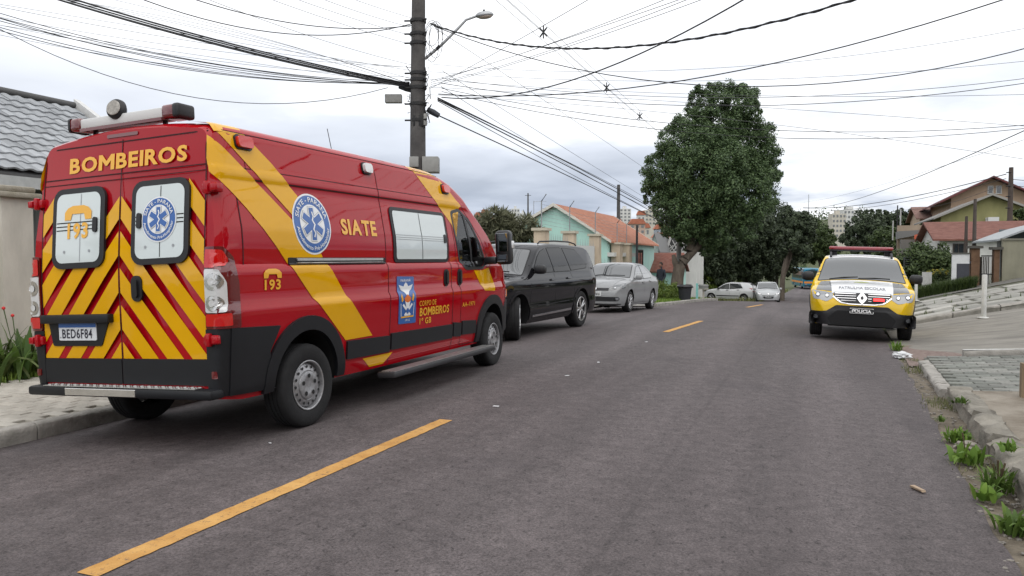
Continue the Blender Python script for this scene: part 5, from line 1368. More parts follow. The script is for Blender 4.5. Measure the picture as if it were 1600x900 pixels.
    # --- panel gaps
    for S in (SRR, SLL):
        seam(van, [(.27, 2.155), (3.72, 2.155)], S, gap, .007)
        seam(van, [(.27, 1.40), (.27, 2.07), (3.70, 2.07), (3.74, 2.0)], S, gap, .012)
        seam(van, [(2.36, 2.44), (2.36, 2.07), (2.36, .36)], S, gap, .009)
        seam(van, [(3.80, 2.42), (3.80, .36)], S, gap, .011)
        seam(van, [(3.92, 2.3), (3.95, 1.7), (4.02, 1.25), (4.04, .38), (4.52, .37)], S, gap, .009)
        seam(van, [(.13, 2.435), (3.9, 2.435)], S, gap, .008)
        seam(van, [(.42, 2.44), (.42, 1.75)], S, gap, .005)
        seam(van, [(4.30, 2.10), (4.75, 1.70), (5.0, 1.38), (5.02, 1.02)], S, gap, .008)
    # --- black lower cladding, arches
    def arch_poly(cx_, r0, r1, a0, a1, zc=.40, n=26):
        return [(cx_ + r1 * math.cos(R(a0 + (a1 - a0) * k / n)), zc + r1 * math.sin(R(a0 + (a1 - a0) * k / n))) for k in range(n + 1)], \
               [(cx_ + r0 * math.cos(R(a0 + (a1 - a0) * k / n)), zc + r0 * math.sin(R(a0 + (a1 - a0) * k / n))) for k in range(n + 1)]
    for S in (SRR, SLL):
        for c in (1.0, 5.035):
            o_, i_ = arch_poly(c, .435, .555, -3, 183)
            n = len(o_)
            raw = ([*o_, *i_], [(i, i + 1, n + i + 1, n + i) for i in range(n - 1)])
            patch('arch_trim', None, S, blk, van, off=.028, thick=.035, raw=raw, step=.2)
        patch('rear_corner_bumper', [(.075, .42), (.60, .40), (.565, .40), (.555, .52), (.50, .70), (.62, .90), (.075, .925)], S, blk, van, off=.022, thick=.03, step=.1)
        for a, b in ((1.585, 2.345), (2.375, 3.785), (3.815, 4.025), (4.06, 4.46)):
            patch('side_moulding', rpoly([(a, .505), (b, .49 - .0 * b), (b, .655), (a, .675)], .012), S, blk, van, off=.022, thick=.024, step=.2)
        patch('front_corner_bumper', [(5.56, .42), (5.9, .42), (5.9, .80), (5.70, .86), (5.52, .75)], S, blk, van, off=.018, thick=.03, step=.1)
    # --- right flank window of frosted panes
    fr = patch('window_seal', rrect(2.51, 3.765, 1.395, 1.985, .06), SRR, rub, van, off=.012, thick=.016, step=.12)
    wn = patch('window', rrect(2.555, 3.72, 1.435, 1.945, .035), SRR, white, van, off=.0155, step=.12)
    seam(wn, [(3.12, 1.44), (3.12, 1.94)], SRR, gapb, .010, .0175, 'pane_edge')
    for z in (1.645, 1.667, 1.689):
        seam(wn, [(2.56, z), (3.66, z - .004)], SRR, MATS['decal_grey'], .006, .0175, 'rail_line')
    patch('latch', rrect(3.655, 3.70, 1.62, 1.72, .018), SRR, rub, wn, off=.026, thick=.012)
    patch('window_seal', rrect(2.51, 3.765, 1.395, 1.985, .06), SLL, rub, van, off=.012, thick=.016, step=.12)
    patch('window', rrect(2.555, 3.72, 1.435, 1.945, .035), SLL, white, van, off=.0155, step=.12)
    # --- sliding door rail
    patch('door_rail', rrect(.80, 2.33, 1.385, 1.452, .01), SRR, rub, van, off=.014, thick=.016, step=.3)
    patch('rail_track', rrect(.90, 2.27, 1.425, 1.447, .004), SRR, alu, van, off=.026, thick=.012, step=.3)
    patch('rail_track', rrect(.90, 2.27, 1.390, 1.412, .004), SRR, alu, van, off=.026, thick=.012, step=.3)
    # --- handles
    for hx in (3.655, 4.02):
        h = patch('door_handle', rrect(hx - .055, hx + .055, 1.115, 1.315, .05), SRR, rub, van, off=.012, thick=.014, step=.1)
        patch('grip', rrect(hx - .018, hx + .028, 1.135, 1.295, .02), SRR, MATS['mirror_black'], h, off=.03, thick=.02, step=.1)
    # --- lettering on the flank
    def wr(body_, x0, x1, z0, z1, m, S=SRR, bold=.03, off=.0065, step=.12, spacing=1.12, parent=van):
        return patch('lettering', None, S, m, parent, off=off, raw=text_fit(body_, x0, x1, z0, z1, bold, spacing=spacing), step=step)
    def wm(body_, x0, x1, z0, z1, m, S=SRR, off=.0065, bold=.035):
        return patch('lettering', None, S, m, van, off=off, raw=wordmark(body_, x0, x1, z0, z1, bold), step=.12)
    wm('SIATE', 1.60, 2.205, 1.665, 1.815, decy)
    wr('193', .47, .665, 1.19, 1.275, decy, bold=.03)
    def phone(cx_, z0, w, h, S, off, parent, m):
        k = lambda px_, pz_: (cx_ + px_ * w, z0 + pz_ * h)
        hs = [k(-.5, 0), k(-.5, .55), k(-.38, .85), k(-.2, 1), k(.2, 1), k(.38, .85), k(.5, .55), k(.5, 0), k(.27, 0), k(.22, .42), k(-.22, .42), k(-.27, 0)]
        patch('telephone_mark', [hs], S, m, parent, off=off, step=.1)
    phone(.57, 1.285, .215, .075, SRR, .0065, van, decy)
    wr('CORPO DE', 2.965, 3.36, .915, .975, decy, bold=.012)
    wm('BOMBEIROS', 2.975, 3.69, .805, .898, decy, bold=.025)
    wr('1\u00ba GB', 2.98, 3.25, .715, .785, decy, bold=.02)
    wr('AA-1971', 4.06, 4.42, .845, .90, decy, bold=.01)
    # --- the fire brigade crest
    cr = patch('crest', rpoly([(2.52, .755), (2.89, .745), (2.875, 1.245), (2.515, 1.255)], .015), SRR, blue, van, off=.006, step=.1)
    wr('PARAN\u00c1', 2.59, 2.80, 1.195, 1.228, wht, bold=.01, off=.009, parent=cr)
    wr('1912', 2.655, 2.75, .775, .797, wht, bold=.01, off=.009, parent=cr)
    c0 = 2.697
    bird = [(c0 - .15, 1.165), (c0 - .05, 1.145), (c0 - .03, 1.17), (c0, 1.19), (c0 + .03, 1.17), (c0 + .05, 1.145), (c0 + .15, 1.165), (c0 + .11, 1.11), (c0 + .05, 1.08), (c0 + .02, 1.05), (c0, 1.06), (c0 - .02, 1.05), (c0 - .05, 1.08), (c0 - .11, 1.11)]
    patch('crest_emblem', [bird], SRR, wht, cr, off=.009)
    patch('crest_emblem', [[(c0 - .07, 1.02), (c0, 1.06), (c0 + .07, 1.02), (c0 + .05, .975), (c0 - .05, .975)]], SRR, oran, cr, off=.009)
    patch('crest_emblem', [[(c0 - .055, .99), (c0 - .02, .975), (c0 + .02, .975), (c0 + .055, .99), (c0 + .03, .92), (c0, .90), (c0 - .03, .92)]], SRR, wht, cr, off=.011)
    for sg in (-1, 1):
        patch('crest_emblem', [[(c0 + sg * .12, 1.07), (c0 + sg * .14, 1.04), (c0 + sg * .12, .98), (c0 + sg * .085, 1.0)]], SRR, decy, cr, off=.009)
        patch('crest_emblem', [[(c0 + sg * .11, .95), (c0 + sg * .085, .965), (c0 - sg * .07, .845), (c0 - sg * .045, .83)]], SRR, wht, cr, off=.010)
        patch('crest_emblem', [[(c0 + sg * .135, .97), (c0 + sg * .145, .965), (c0 + sg * .135, .83), (c0 + sg * .125, .83)]], SRR, wht, cr, off=.009)
    patch('crest_emblem', [circ(c0, .885, .03, 16)], SRR, blue, cr, off=.012)
    patch('crest_emblem', [[(c0 - .03, .86), (c0 + .03, .86), (c0 + .045, .835), (c0 - .045, .835)]], SRR, wht, cr, off=.009)
    patch('crest_emblem', [[(c0 - .135, .83), (c0 + .135, .83), (c0 + .135, .815), (c0 - .135, .815)]], SRR, decy, cr, off=.0095)
    # --- the round life-star emblem, on the flank and on a rear pane
    def star(c, rx, rz, S, off, parent, mir=1):
        el = lambda r, n=40: [(c[0] + rx * r * math.cos(2 * math.pi * k / n), c[1] + rz * r * math.sin(2 * math.pi * k / n)) for k in range(n)]
        e = patch('emblem', [el(1)], S, wht, parent, off=off, step=.1)
        patch('emblem_ring', [el(.94)], S, blue, e, off=off + .002, step=.1)
        patch('emblem_disc', [el(.64)], S, wht, e, off=off + .004, step=.1)
        def bars(hw, hl):
            out = []
            for a in (90, 30, 150):
                ca, sa = math.cos(R(a)), math.sin(R(a))
                q = []
                for (l, w) in ((-hl, -hw), (hl, -hw), (hl, hw), (-hl, hw)):
                    q.append((c[0] + rx * (l * ca - w * sa), c[1] + rz * (l * sa + w * ca)))
                out.append(q)
            return out
        for i, q in enumerate(bars(.165, .58)): patch('star_outline', [q], S, gryl, e, off=off + .0055 + i * .0004, step=.1)
        for i, q in enumerate(bars(.150, .565)): patch('star_gap', [q], S, wht, e, off=off + .007 + i * .0004, step=.1)
        for i, q in enumerate(bars(.115, .53)): patch('star', [q], S, blue, e, off=off + .0085 + i * .0004, step=.1)
        sn = [(-.03, -.42), (.03, -.30), (-.05, -.18), (.05, -.02), (-.05, .12), (.03, .25), (-.02, .40), (.05, .40), (.09, .25), (.02, .12), (.12, -.02), (.02, -.18), (.08, -.30), (.02, -.44)]
        patch('serpent', [[(c[0] + mir * rx * p[0], c[1] + rz * p[1]) for p in sn]], S, wht, e, off=off + .0105, step=.1)
        for tx, am, sp, und, hh in (('SIATE - PARANA', 90, 150, False, .16), ('Atendimento Pr\u00e9-Hospitalar', 270, 165, True, .13)):
            V, F = text_arc(tx, (0, 0), .72 if not und else .86, am, sp, hh, .012, 1, und)
            V = [(c[0] + mir * rx * x, c[1] + rz * z) for x, z in V]
            patch('emblem_text', None, S, wht, e, off=off + .006, raw=(V, F), step=.2)
    star((1.165, 1.745), .268, .268, SRR, .006, van)
    # --- rear doors: chevrons in yellow over the red
    def chev(sg):
        polys = []
        rects = [(.010, .165, .70, 2.12, 1.99), (.165, .70, .70, 1.52, 9), (.70, .862, .70, 2.125, 2.91)]
        for (a, b, z0, z1, cmax) in rects:
            for k in range(-9, 6):
                lo = 1.81 + .29 * k; hi = min(lo + .29 - .098, cmax)
                if hi <= lo: continue
                q = [(a, z0), (b, z0), (b, z1), (a, z1)]
                q = clip_half(q, 1.15, 1, hi)                # z + 1.15*y <= hi
                if len(q) > 2: q = clip_half(q, -1.15, -1, -lo)
                if len(q) > 2: polys.append([(sg * p[0], p[1]) for p in q])
        return polys
    for sg in (1, -1):
        patch('chevron_stripes', chev(sg), RE, yel, van, off=.003, step=.12)
    seam(van, [(0, 2.43), (0, .50)], RE, gap, .009, .004)
    seam(van, [(.865, .70), (.865, 2.1), (.845, 2.415), (-.845, 2.415), (-.865, 2.1), (-.865, .70)], RE, gap, .010, .004)
    seam(van, [(-.86, 2.16), (.86, 2.16)], RE, gap, .009, .004)
    seam(van, [(-.86, 2.115), (.86, 2.115)], RE, gap, .007, .004)
    wm('BOMBEIROS', .575, -.675, 2.20, 2.325, decy, RE, .007)
    for sg in (1, -1):
        patch('window_seal', rrect(min(sg * .145, sg * .725), max(sg * .145, sg * .725), 1.425, 2.075, .10), RE, rub, van, off=.022, thick=.022, step=.2)
        pane = patch('window', rrect(min(sg * .19, sg * .68), max(sg * .19, sg * .68), 1.47, 2.03, .07), RE, white, van, off=.0245, step=.2)
        seam(pane, [(sg * .425 - .02, 1.48), (sg * .425 - .02, 2.02)], RE, gapb if sg < 0 else gryl, .007, .0265, 'pane_edge')
        for z in (1.735, 1.765, 1.795):
            if sg > 0: seam(pane, [(.67, z), (.25, z)], RE, gapb, .008, .0268, 'rail_line')
            else:
                seam(pane, [(-.195, z), (-.275, z)], RE, gapb, .008, .0268, 'rail_line')
                seam(pane, [(-.60, z), (-.675, z)], RE, gapb, .008, .0268, 'rail_line')
        patch('latch', rrect(sg * .235 - .022, sg * .235 + .022, 1.705, 1.825, .02), RE, rub, pane, off=.04, thick=.018)
        for q in (.30, .58):
            patch('screw', [circ(sg * q, 1.56, .012, 10)], RE, gryl, pane, off=.028)
        if sg > 0:
            wr('193', .545, .315, 1.66, 1.79, decy, RE, .035, .029, parent=pane)
            phone(.43, 1.815, .30, .115, RE, .029, pane, decy)
        else:
            star((-.435, 1.765), .175, .175, RE, .0275, pane, -1)
    hd = patch('door_handle', rrect(-.245, -.135, 1.145, 1.345, .05), RE, rub, van, off=.014, thick=.016)
    patch('grip', rrect(-.212, -.165, 1.175, 1.315, .02), RE, MATS['mirror_black'], hd, off=.032, thick=.02)
    # number plate and its housing
    hs = patch('plate_housing', rpoly([(.80, 1.005), (.755, .80), (.21, .80), (.12, 1.005)], .02), RE, blk, van, off=.012, thick=.014, step=.2)
    ph = bmesh.new(); b_box(ph, -.062, .004, .075, .835, .985, 1.055, .012, 2); bm_obj('plate_lamp_bar', ph, blk, hs, angle=40)
    pl = patch('number_plate', rrect(.255, .675, .845, .985, .01), RE, mat('plate_white', (.66, .68, .71), .4), hs, off=.018, thick=.006)
    patch('plate_band', rrect(.257, .673, .950, .983, .004), RE, blue, pl, off=.0205)
    wr('BED6F84', .635, .30, .862, .938, mat('plate_ink', (.02, .02, .035), .5), RE, .012, .021, parent=pl)
    wr('BR', .662, .645, .865, .875, MATS['plate_ink'], RE, .0, .021, parent=pl)
    # hinges
    for sg in (1, -1):
        for z in (1.975, .845):
            hb = bmesh.new(); xr = float(B.endx('r', .88, z))
            b_box(hb, xr - .035, xr + .05, min(sg * .85, sg * .985), max(sg * .85, sg * .985), z - .035, z + .035, .012, 2)
            b_box(hb, xr - .055, xr - .01, min(sg * .885, sg * .925), max(sg * .885, sg * .925), z - .05, z + .05, .012, 2)
            b_box(hb, xr - .05, xr - .012, min(sg * .945, sg * 1.0), max(sg * .945, sg * 1.0), z - .028, z + .028, .01, 2)
            bm_obj('hinge', hb, red, van, angle=40)
    # tail lamps wrap the corner
    def corner(sg):
        def fn(s_, z):
            x0 = float(B.endx('r', .86, z)); ymax = B.side(x0 + .002, z)
            w = ymax - .86
            if s_ < w: return Vector((x0, sg * (.86 + s_), z))
            x = x0 + (s_ - w)
            return Vector((x, sg * B.side(x, z), z))
        return (fn, Vector((-.7, sg * .7, 0)))
    for sg in (1, -1):
        S = corner(sg)
        base = patch('tail_lamp', rpoly([(.010, .925), (.285, .925), (.285, 1.26), (.235, 1.45), (.14, 1.535), (.02, 1.535)], .02), S, lred2, van, off=.020, thick=.026, step=.03)
        patch('lens_clear', rpoly([(.020, 1.045), (.165, 1.045), (.165, 1.27), (.12, 1.365), (.020, 1.37)], .02), S, lclr, base, off=.026, thick=.006, step=.03)
        for zc, rr_ in ((1.115, .058), (1.275, .062)):
            patch('reflector', [circ(.085, zc, rr_, 20)], S, chrome, base, off=.029, step=.03)
            patch('bulb', [circ(.085, zc, rr_ * .45, 14)], S, lclr, base, off=.034, step=.03)
        patch('lens_red', rpoly([(.020, .945), (.20, .945), (.20, 1.035), (.020, 1.035)], .012), S, lred, base, off=.026, step=.03)
        patch('lens_red', rpoly([(.020, 1.38), (.16, 1.375), (.175, 1.44), (.13, 1.51), (.03, 1.515)], .015), S, lred, base, off=.026, step=.03)
        for z in np.arange(1.39, 1.51, .022): seam(base, [(.022, z), (.165, z)], S, lred2, .006, .0275, 'lens_rib')
        patch('corner_cladding', [(-.0, .42), (.22, .42), (.22, .922), (-.0, .922)], S, blk, van, off=.014, thick=.014, step=.03)
        patch('reflector', rrect(.045, .085, .555, .61, .008), S, lred2, van, off=.022, thick=.008, step=.03)
    # lower door cladding, rear step with chequer plate
    patch('door_cladding', rrect(-.862, -.006, .50, .698, .01), RE, blk, van, off=.012, thick=.014, step=.2)
    patch('door_cladding', rrect(.006, .862, .50, .698, .01), RE, blk, van, off=.012, thick=.014, step=.2)
    sb = bmesh.new(); b_box(sb, -.105, .05, -.965, .965, .405, .480, .022, 2)
    st = bm_obj('rear_step', sb, blk, van, angle=40)
    cp = bmesh.new(); b_box(cp, -.090, -.005, -.80, .80, .4815, .4875)
    bm_obj('tread_plate', cp, alu, st)
    kp = bmesh.new()
    for i in range(44):
        for j in range(3):
            y_ = -.78 + i * .0362; x_ = -.078 + j * .030
            b_box(kp, -.011, .011, -.0028, .0028, .4875, .4925, mtx=Matrix.Translation((x_, y_, 0)) @ Matrix.Rotation(R(45 if (i + j) % 2 else -45), 4, 'Z'))
    tag(bm_obj('tread_stud', kp, alu, st), kind='stuff')
    fp = bmesh.new(); b_box(fp, -.1085, -.10, -.225, .53, .415, .472, .003, 1); bm_obj('step_plate', fp, chrome, st)
    # side step on the right
    ss = bmesh.new(); b_box(ss, 2.08, 4.60, -1.205, -1.0, .255, .315, .018, 2)
    s2 = bm_obj('side_step', ss, mat('side_step_black', (.03, .03, .033), .5), van, angle=40)
    q = bmesh.new()
    for k in range(5): b_box(q, 2.11, 4.57, -1.19 + k * .034, -1.172 + k * .034, .316, .322)
    bm_obj('step_tread', q, alu, s2)
    # roof lamps on the flank
    for x0, x1, z0, z1, m_ in ((.345, .515, 2.315, 2.405, lred), (2.13, 2.27, 2.30, 2.395, lclr), (3.83, 3.99, 2.235, 2.33, lred)):
        for S in (SRR, SLL):
            bz = patch('marker_lamp', rrect(x0 - .012, x1 + .012, z0 - .012, z1 + .012, .035), S, rub, van, off=.016, thick=.02, step=.08)
            patch('lens', rrect(x0, x1, z0, z1, .03), S, m_, bz, off=.045, thick=.032, step=.08)
    # high brake lamp
    patch('brake_lamp', rrect(-.16, .17, 2.455, 2.483, .008), RE, lred2, van, off=.008, thick=.01, step=.1)
    # roof light bar
    zr = 2.635
    lb = bmesh.new(); b_box(lb, .20, .36, -.32, .58, zr - .055, zr + .035, .012, 2)
    lo = bm_obj('light_bar', lb, mat('bar_silver', (.58, .58, .57), .3, coat=.3), van, angle=40)
    q = bmesh.new(); b_box(q, .192, .2, -.32, .58, zr - .07, zr - .045); bm_obj('bar_trim', q, lred2, lo)
    for y0, y1 in ((.575, .705), (-.495, -.315)):
        q = bmesh.new(); b_box(q, .19, .37, y0, y1, zr - .06, zr + .05, .025, 3); e_ = bm_obj('beacon', q, lred2, lo, angle=40)
        q = bmesh.new(); yy = (y0, y0 + .07) if y0 < 0 else (y1 - .02, y1 + .004)
        b_box(q, .186, .374, yy[0] - .004, yy[1], zr - .064, zr + .054, .025, 3); bm_obj('beacon_end', q, rub, e_, angle=40)
    for y in (-.27, .50):
        q = bmesh.new(); b_tube(q, [(.28, y, 2.52), (.28, y, zr - .05)], .02, 8); b_tube(q, [(.22, y - .05, 2.51), (.28, y, zr - .05)], .014, 8); bm_obj('bracket', q, rub, lo)
    q = bmesh.new()
    b_lathe(q, [(.001, -.03), (.05, -.03), (.082, -.005), (.085, .02), (.078, .03), (.06, .06), (.03, .075), (.001, .078)], 24, 'X')
    wl = bm_obj('work_lamp', q, rub, lo, (.20, .17, zr + .075), (0, R(8), R(12)), angle=40)
    q = bmesh.new(); b_lathe(q, [(.001, -.034), (.058, -.034), (.062, -.03)], 24, 'X'); bm_obj('lamp_lens', q, mat('lamp_amber_glass', (.33, .31, .28), .3, var=.3, vscale=40), wl, angle=40)
    tube('lamp_stem', [(.26, .14, zr + .03), (.24, .165, zr + .05)], .02, rub, lo)
    # antenna
    tube('antenna', [(2.30, -.45, 2.52), (2.22, -.45, 2.80)], .004, rub, van, 6)
    # underbody
    ub = bmesh.new(); b_box(ub, .7, 5.6, -.58, .58, .28, .42)
    bm_obj('underbody', ub, mat('underbody_black', (.008, .008, .008), .8), van)
    tube('axle', [(1.0, -.80, .36), (1.0, .80, .36)], .06, MATS['underbody_black'], van)
    for (wx, sr) in ((1.0, 0), (5.035, R(2))):
        wheel(van, wx, -.895, .355, .357, .215, 'steel', steel, -1, sr, rr=.215)
        wheel(van, wx, .895, .355, .357, .215, 'steel', steel, 1, sr, rr=.215)
    return van
VAN = build_van()
# ------------------------------------------------------------------ passenger cars
def car_mats():
    return dict(
        trim=mat('car_trim_black', (.014, .014, .016), .5), glass=glassy('car_glass', (.012, .016, .017), .02, .9, 1.75),
        tint=mat('car_glass_tinted', (.004, .004, .005), .04, spec=.35, ior=1.4),
        seal=mat('car_seal', (.010, .010, .011), .55), clr=glassy('car_lamp_clear', (.20, .21, .225), .06, 1., 1.6),
        chrome=mat('car_chrome', (.72, .72, .73), .12, metal=1.), red=glassy('car_lamp_red', (.35, .006, .008), .1, .8, 1.5),
        amb=glassy('car_lamp_amber', (.75, .20, .03), .15, .7, 1.5), gap=mat('car_gap', (.006, .006, .007), .8),
        alloy=mat('alloy_rim', (.62, .62, .63), .25, metal=.9), ink=mat('plate_letters', (.02, .02, .02), .6),
        lamp=glassy('car_lamp_bright', (.5, .51, .53), .06, 1., 1.6), plate=mat('plate_grey', (.52, .53, .53), .5), under=mat('car_underside', (.007, .007, .007), .85))
def build_car(name, label, sp, loc, heading, body_m, roll=0., pitch=0., group=None, cat='car', steer=0., glass='glass'):
    """heading: world angle of the car's forward axis"""
    C = car_mats(); L_ = sp['L']
    B = Loft(L_, sp['zt'], sp['zb'], sp['plan'], sp['prof'], rad=sp.get('rad', [(0, .05), (L_, .05)]), crown=sp['crown'], step=.09, zn=26)
    root = thing(name, label, cat, loc, (roll, pitch, heading), group)
    S = {'L': B.SL(), 'R': B.SR()}; TP, FR, RE = B.TOP(), B.FR(), B.RE()
    ra, fa, r, wd = sp['ra'], sp['fa'], sp['r'], sp.get('tw', .21)
    w_ = float(B.SY.max())
    B.build('body', body_m, root, arches=[(ra, r + .01, r + .052, .27), (fa, r + .01, r + .052, .27)])
    for sd, sg in (('L', 1), ('R', -1)):
        for wp in sp['wins']:
            n = len(wp); cx_ = sum(p[0] for p in wp) / n; cz_ = sum(p[1] for p in wp) / n
            grow = [(p[0] + (.018 if p[0] > cx_ else -.018), p[1] + (.014 if p[1] > cz_ else -.014)) for p in wp]
            f = patch('window_frame', rpoly(grow, .03), S[sd], C['seal'], root, off=.003, step=.12)
            patch('window', rpoly(wp, .03), S[sd], C[sp.get('sideglass', glass)], root, off=.0065, step=.12)
        for sm in sp.get('seams', []): seam(root, sm, S[sd], C['gap'], .008, .002)
        for (hx, hz) in sp.get('handles', []):
            patch('door_handle', rrect(hx - .10, hx + .10, hz - .014, hz + .016, .012), S[sd], sp.get('handle_m', body_m), root, off=.028, thick=.03, step=.2)
        for (poly, key) in sp.get('side', []):
            patch('side_trim', poly, S[sd], C[key] if isinstance(key, str) else key, root, off=.008, thick=.01, step=.15)
        if sp.get('arch_trim'):
            n = 22
            for ax in (ra, fa):
                R1, R0 = r + .052 + sp['arch_trim'], r + .048
                o_ = [(ax + R1 * math.cos(R(-8 + 196 * k / n)), r + .01 + R1 * math.sin(R(-8 + 196 * k / n))) for k in range(n + 1)]
                i_ = [(ax + R0 * math.cos(R(-8 + 196 * k / n)), r + .01 + R0 * math.sin(R(-8 + 196 * k / n))) for k in range(n + 1)]
                patch('arch_trim', None, S[sd], C[sp.get('arch_key', 'trim')] if sp.get('arch_key', 'trim') != 'body' else body_m, root, off=.016, thick=.02, raw=([*o_, *i_], [(i, i + 1, n + 2 + i, n + 1 + i) for i in range(n)]), step=.3)
        # mirror
        mx, mz = sp['mirror']; my = B.side(mx, mz - .05)
        q = bmesh.new(); s_ = sp.get('mscale', 1.)
        b_box(q, mx - .09 * s_, mx + .07 * s_, my + .015, my + .015 + .19 * s_, mz - .075 * s_, mz + .075 * s_, .055 * s_, 3)
        b_box(q, mx - .05, mx + .03, my - .05, my + .09, mz - .07, mz - .03, .012, 1)
        if sg < 0: bmesh.ops.scale(q, vec=(1, -1, 1), verts=q.verts); bmesh.ops.reverse_faces(q, faces=q.faces)
        mo = bm_obj('mirror', q, sp.get('mirror_m', C['trim']), root, angle=40)
        # head and tail lamps
        m1 = lambda poly: [(sg * p[0], p[1]) for p in poly]
        hl = patch('headlight', rpoly(m1(sp['head']), .025), FR, sp.get('head_m', C['clr']), root, off=.008, thick=.014, step=.05)
        for (y, z, rr_) in sp.get('bulbs', []):
            q = patch('headlight_ring', [circ(sg * y, z, rr_, 18)], FR, C['trim'], hl, off=.011, step=.05)
            patch('headlight_bulb', [circ(sg * y, z, rr_ * .72, 16)], FR, C['chrome'], hl, off=.014, step=.05)
        for p in sp.get('amber', []): patch('indicator', rpoly(m1(p), .012), FR, C['amb'], hl, off=.014, step=.05)
        for (y, z, rr_) in sp.get('fogs', []):
            q = patch('fog_lamp', [circ(sg * y, z, rr_ * 1.5, 18)], FR, C['trim'], root, off=.024, thick=.01, step=.08)
            patch('fog_lens', [circ(sg * y, z, rr_, 18)], FR, C['clr'], q, off=.030, step=.08)
        patch('tail_lamp', rpoly(m1(sp['tail']), .02), RE, C['red'], root, off=.008, thick=.014, step=.06)
    ws = sp['ws']; rw = sp['rw']
    bl = lambda w, e=0.: [(w[0] - e, -w[2] + e), (w[1] + e, -w[3] - e), (w[1] + e, w[3] + e), (w[0] - e, w[2] - e)]
    wf = patch('windscreen_frame', rpoly([(ws[0] - .03, -ws[2] - .02), (ws[1] + .03, -ws[3] - .02), (ws[1] + .03, ws[3] + .02), (ws[0] - .03, ws[2] + .02)], .06), TP, C['seal'], root, off=.003, step=.08)
    patch('windscreen', rpoly([(ws[0], -ws[2]), (ws[1], -ws[3]), (ws[1], ws[3]), (ws[0], ws[2])], .05), TP, C[glass], root, off=.0065, step=.08)
    for y0, y1 in ((-.05, .52), (-.58, -.06)):
        pa = Vector((ws[1] - .015, y0, B.top(ws[1] - .015, y0) + .012)); pb = Vector((ws[1] - .06, y1, B.top(ws[1] - .06, y1) + .014))
        tube('wiper', [pa, pa.lerp(pb, .5) + Vector((0, 0, .012)), pb], .008, C['trim'], root, 5)
    patch('rear_window', rpoly([(rw[0], -rw[2]), (rw[1], -rw[3]), (rw[1], rw[3]), (rw[0], rw[2])], .05), TP, C['tint'], root, off=.0065, step=.1)
    for it in sp.get('front', []):                   # (name, poly, material key or material, offset)
        m_ = C[it[2]] if isinstance(it[2], str) else it[2]
        patch(it[0], it[1], FR, m_, root, off=it[3], thick=.012, step=.06)
    if sp.get('plate'):
        (y0, y1, z0, z1, txt, pm, im) = sp['plate']
        pp = patch('number_plate', rrect(y0, y1, z0, z1, .008), FR, pm or C['plate'], root, off=.030, thick=.02, step=.1)
        patch('plate_lettering', None, FR, im or C['ink'], pp, off=.034, raw=text_fit(txt, y0 + (y1 - y0) * .10, y1 - (y1 - y0) * .10, z0 + (z1 - z0) * .2, z0 + (z1 - z0) * .78, sp.get('plate_bold', .02)), step=.2)
    for sm in sp.get('topseams', []): seam(root, sm, TP, C['gap'], .008, .0025)
    for (nm, poly, m_, off) in sp.get('top', []): patch(nm, poly, TP, m_, root, off=off, step=.08)
    ub = bmesh.new(); b_box(ub, .3, L_ - .35, -w_ * .62, w_ * .62, sp['zbm'] - .06, sp['zbm'] + .1)
    bm_obj('underbody', ub, C['under'], root)
    yw = w_ - wd / 2 - .025
    for (x, st) in ((ra, 0), (fa, steer)):
        wheel(root, x, -yw, r, r, wd, sp.get('rim', 'multi'), sp.get('rim_m', C['alloy']), -1, st, rr=r * sp.get('rimr', .66), rot=.3)
        wheel(root, x, yw, r, r, wd, sp.get('rim', 'multi'), sp.get('rim_m', C['alloy']), 1, st, rr=r * sp.get('rimr', .66))
    return root, B, S
CM = car_mats()
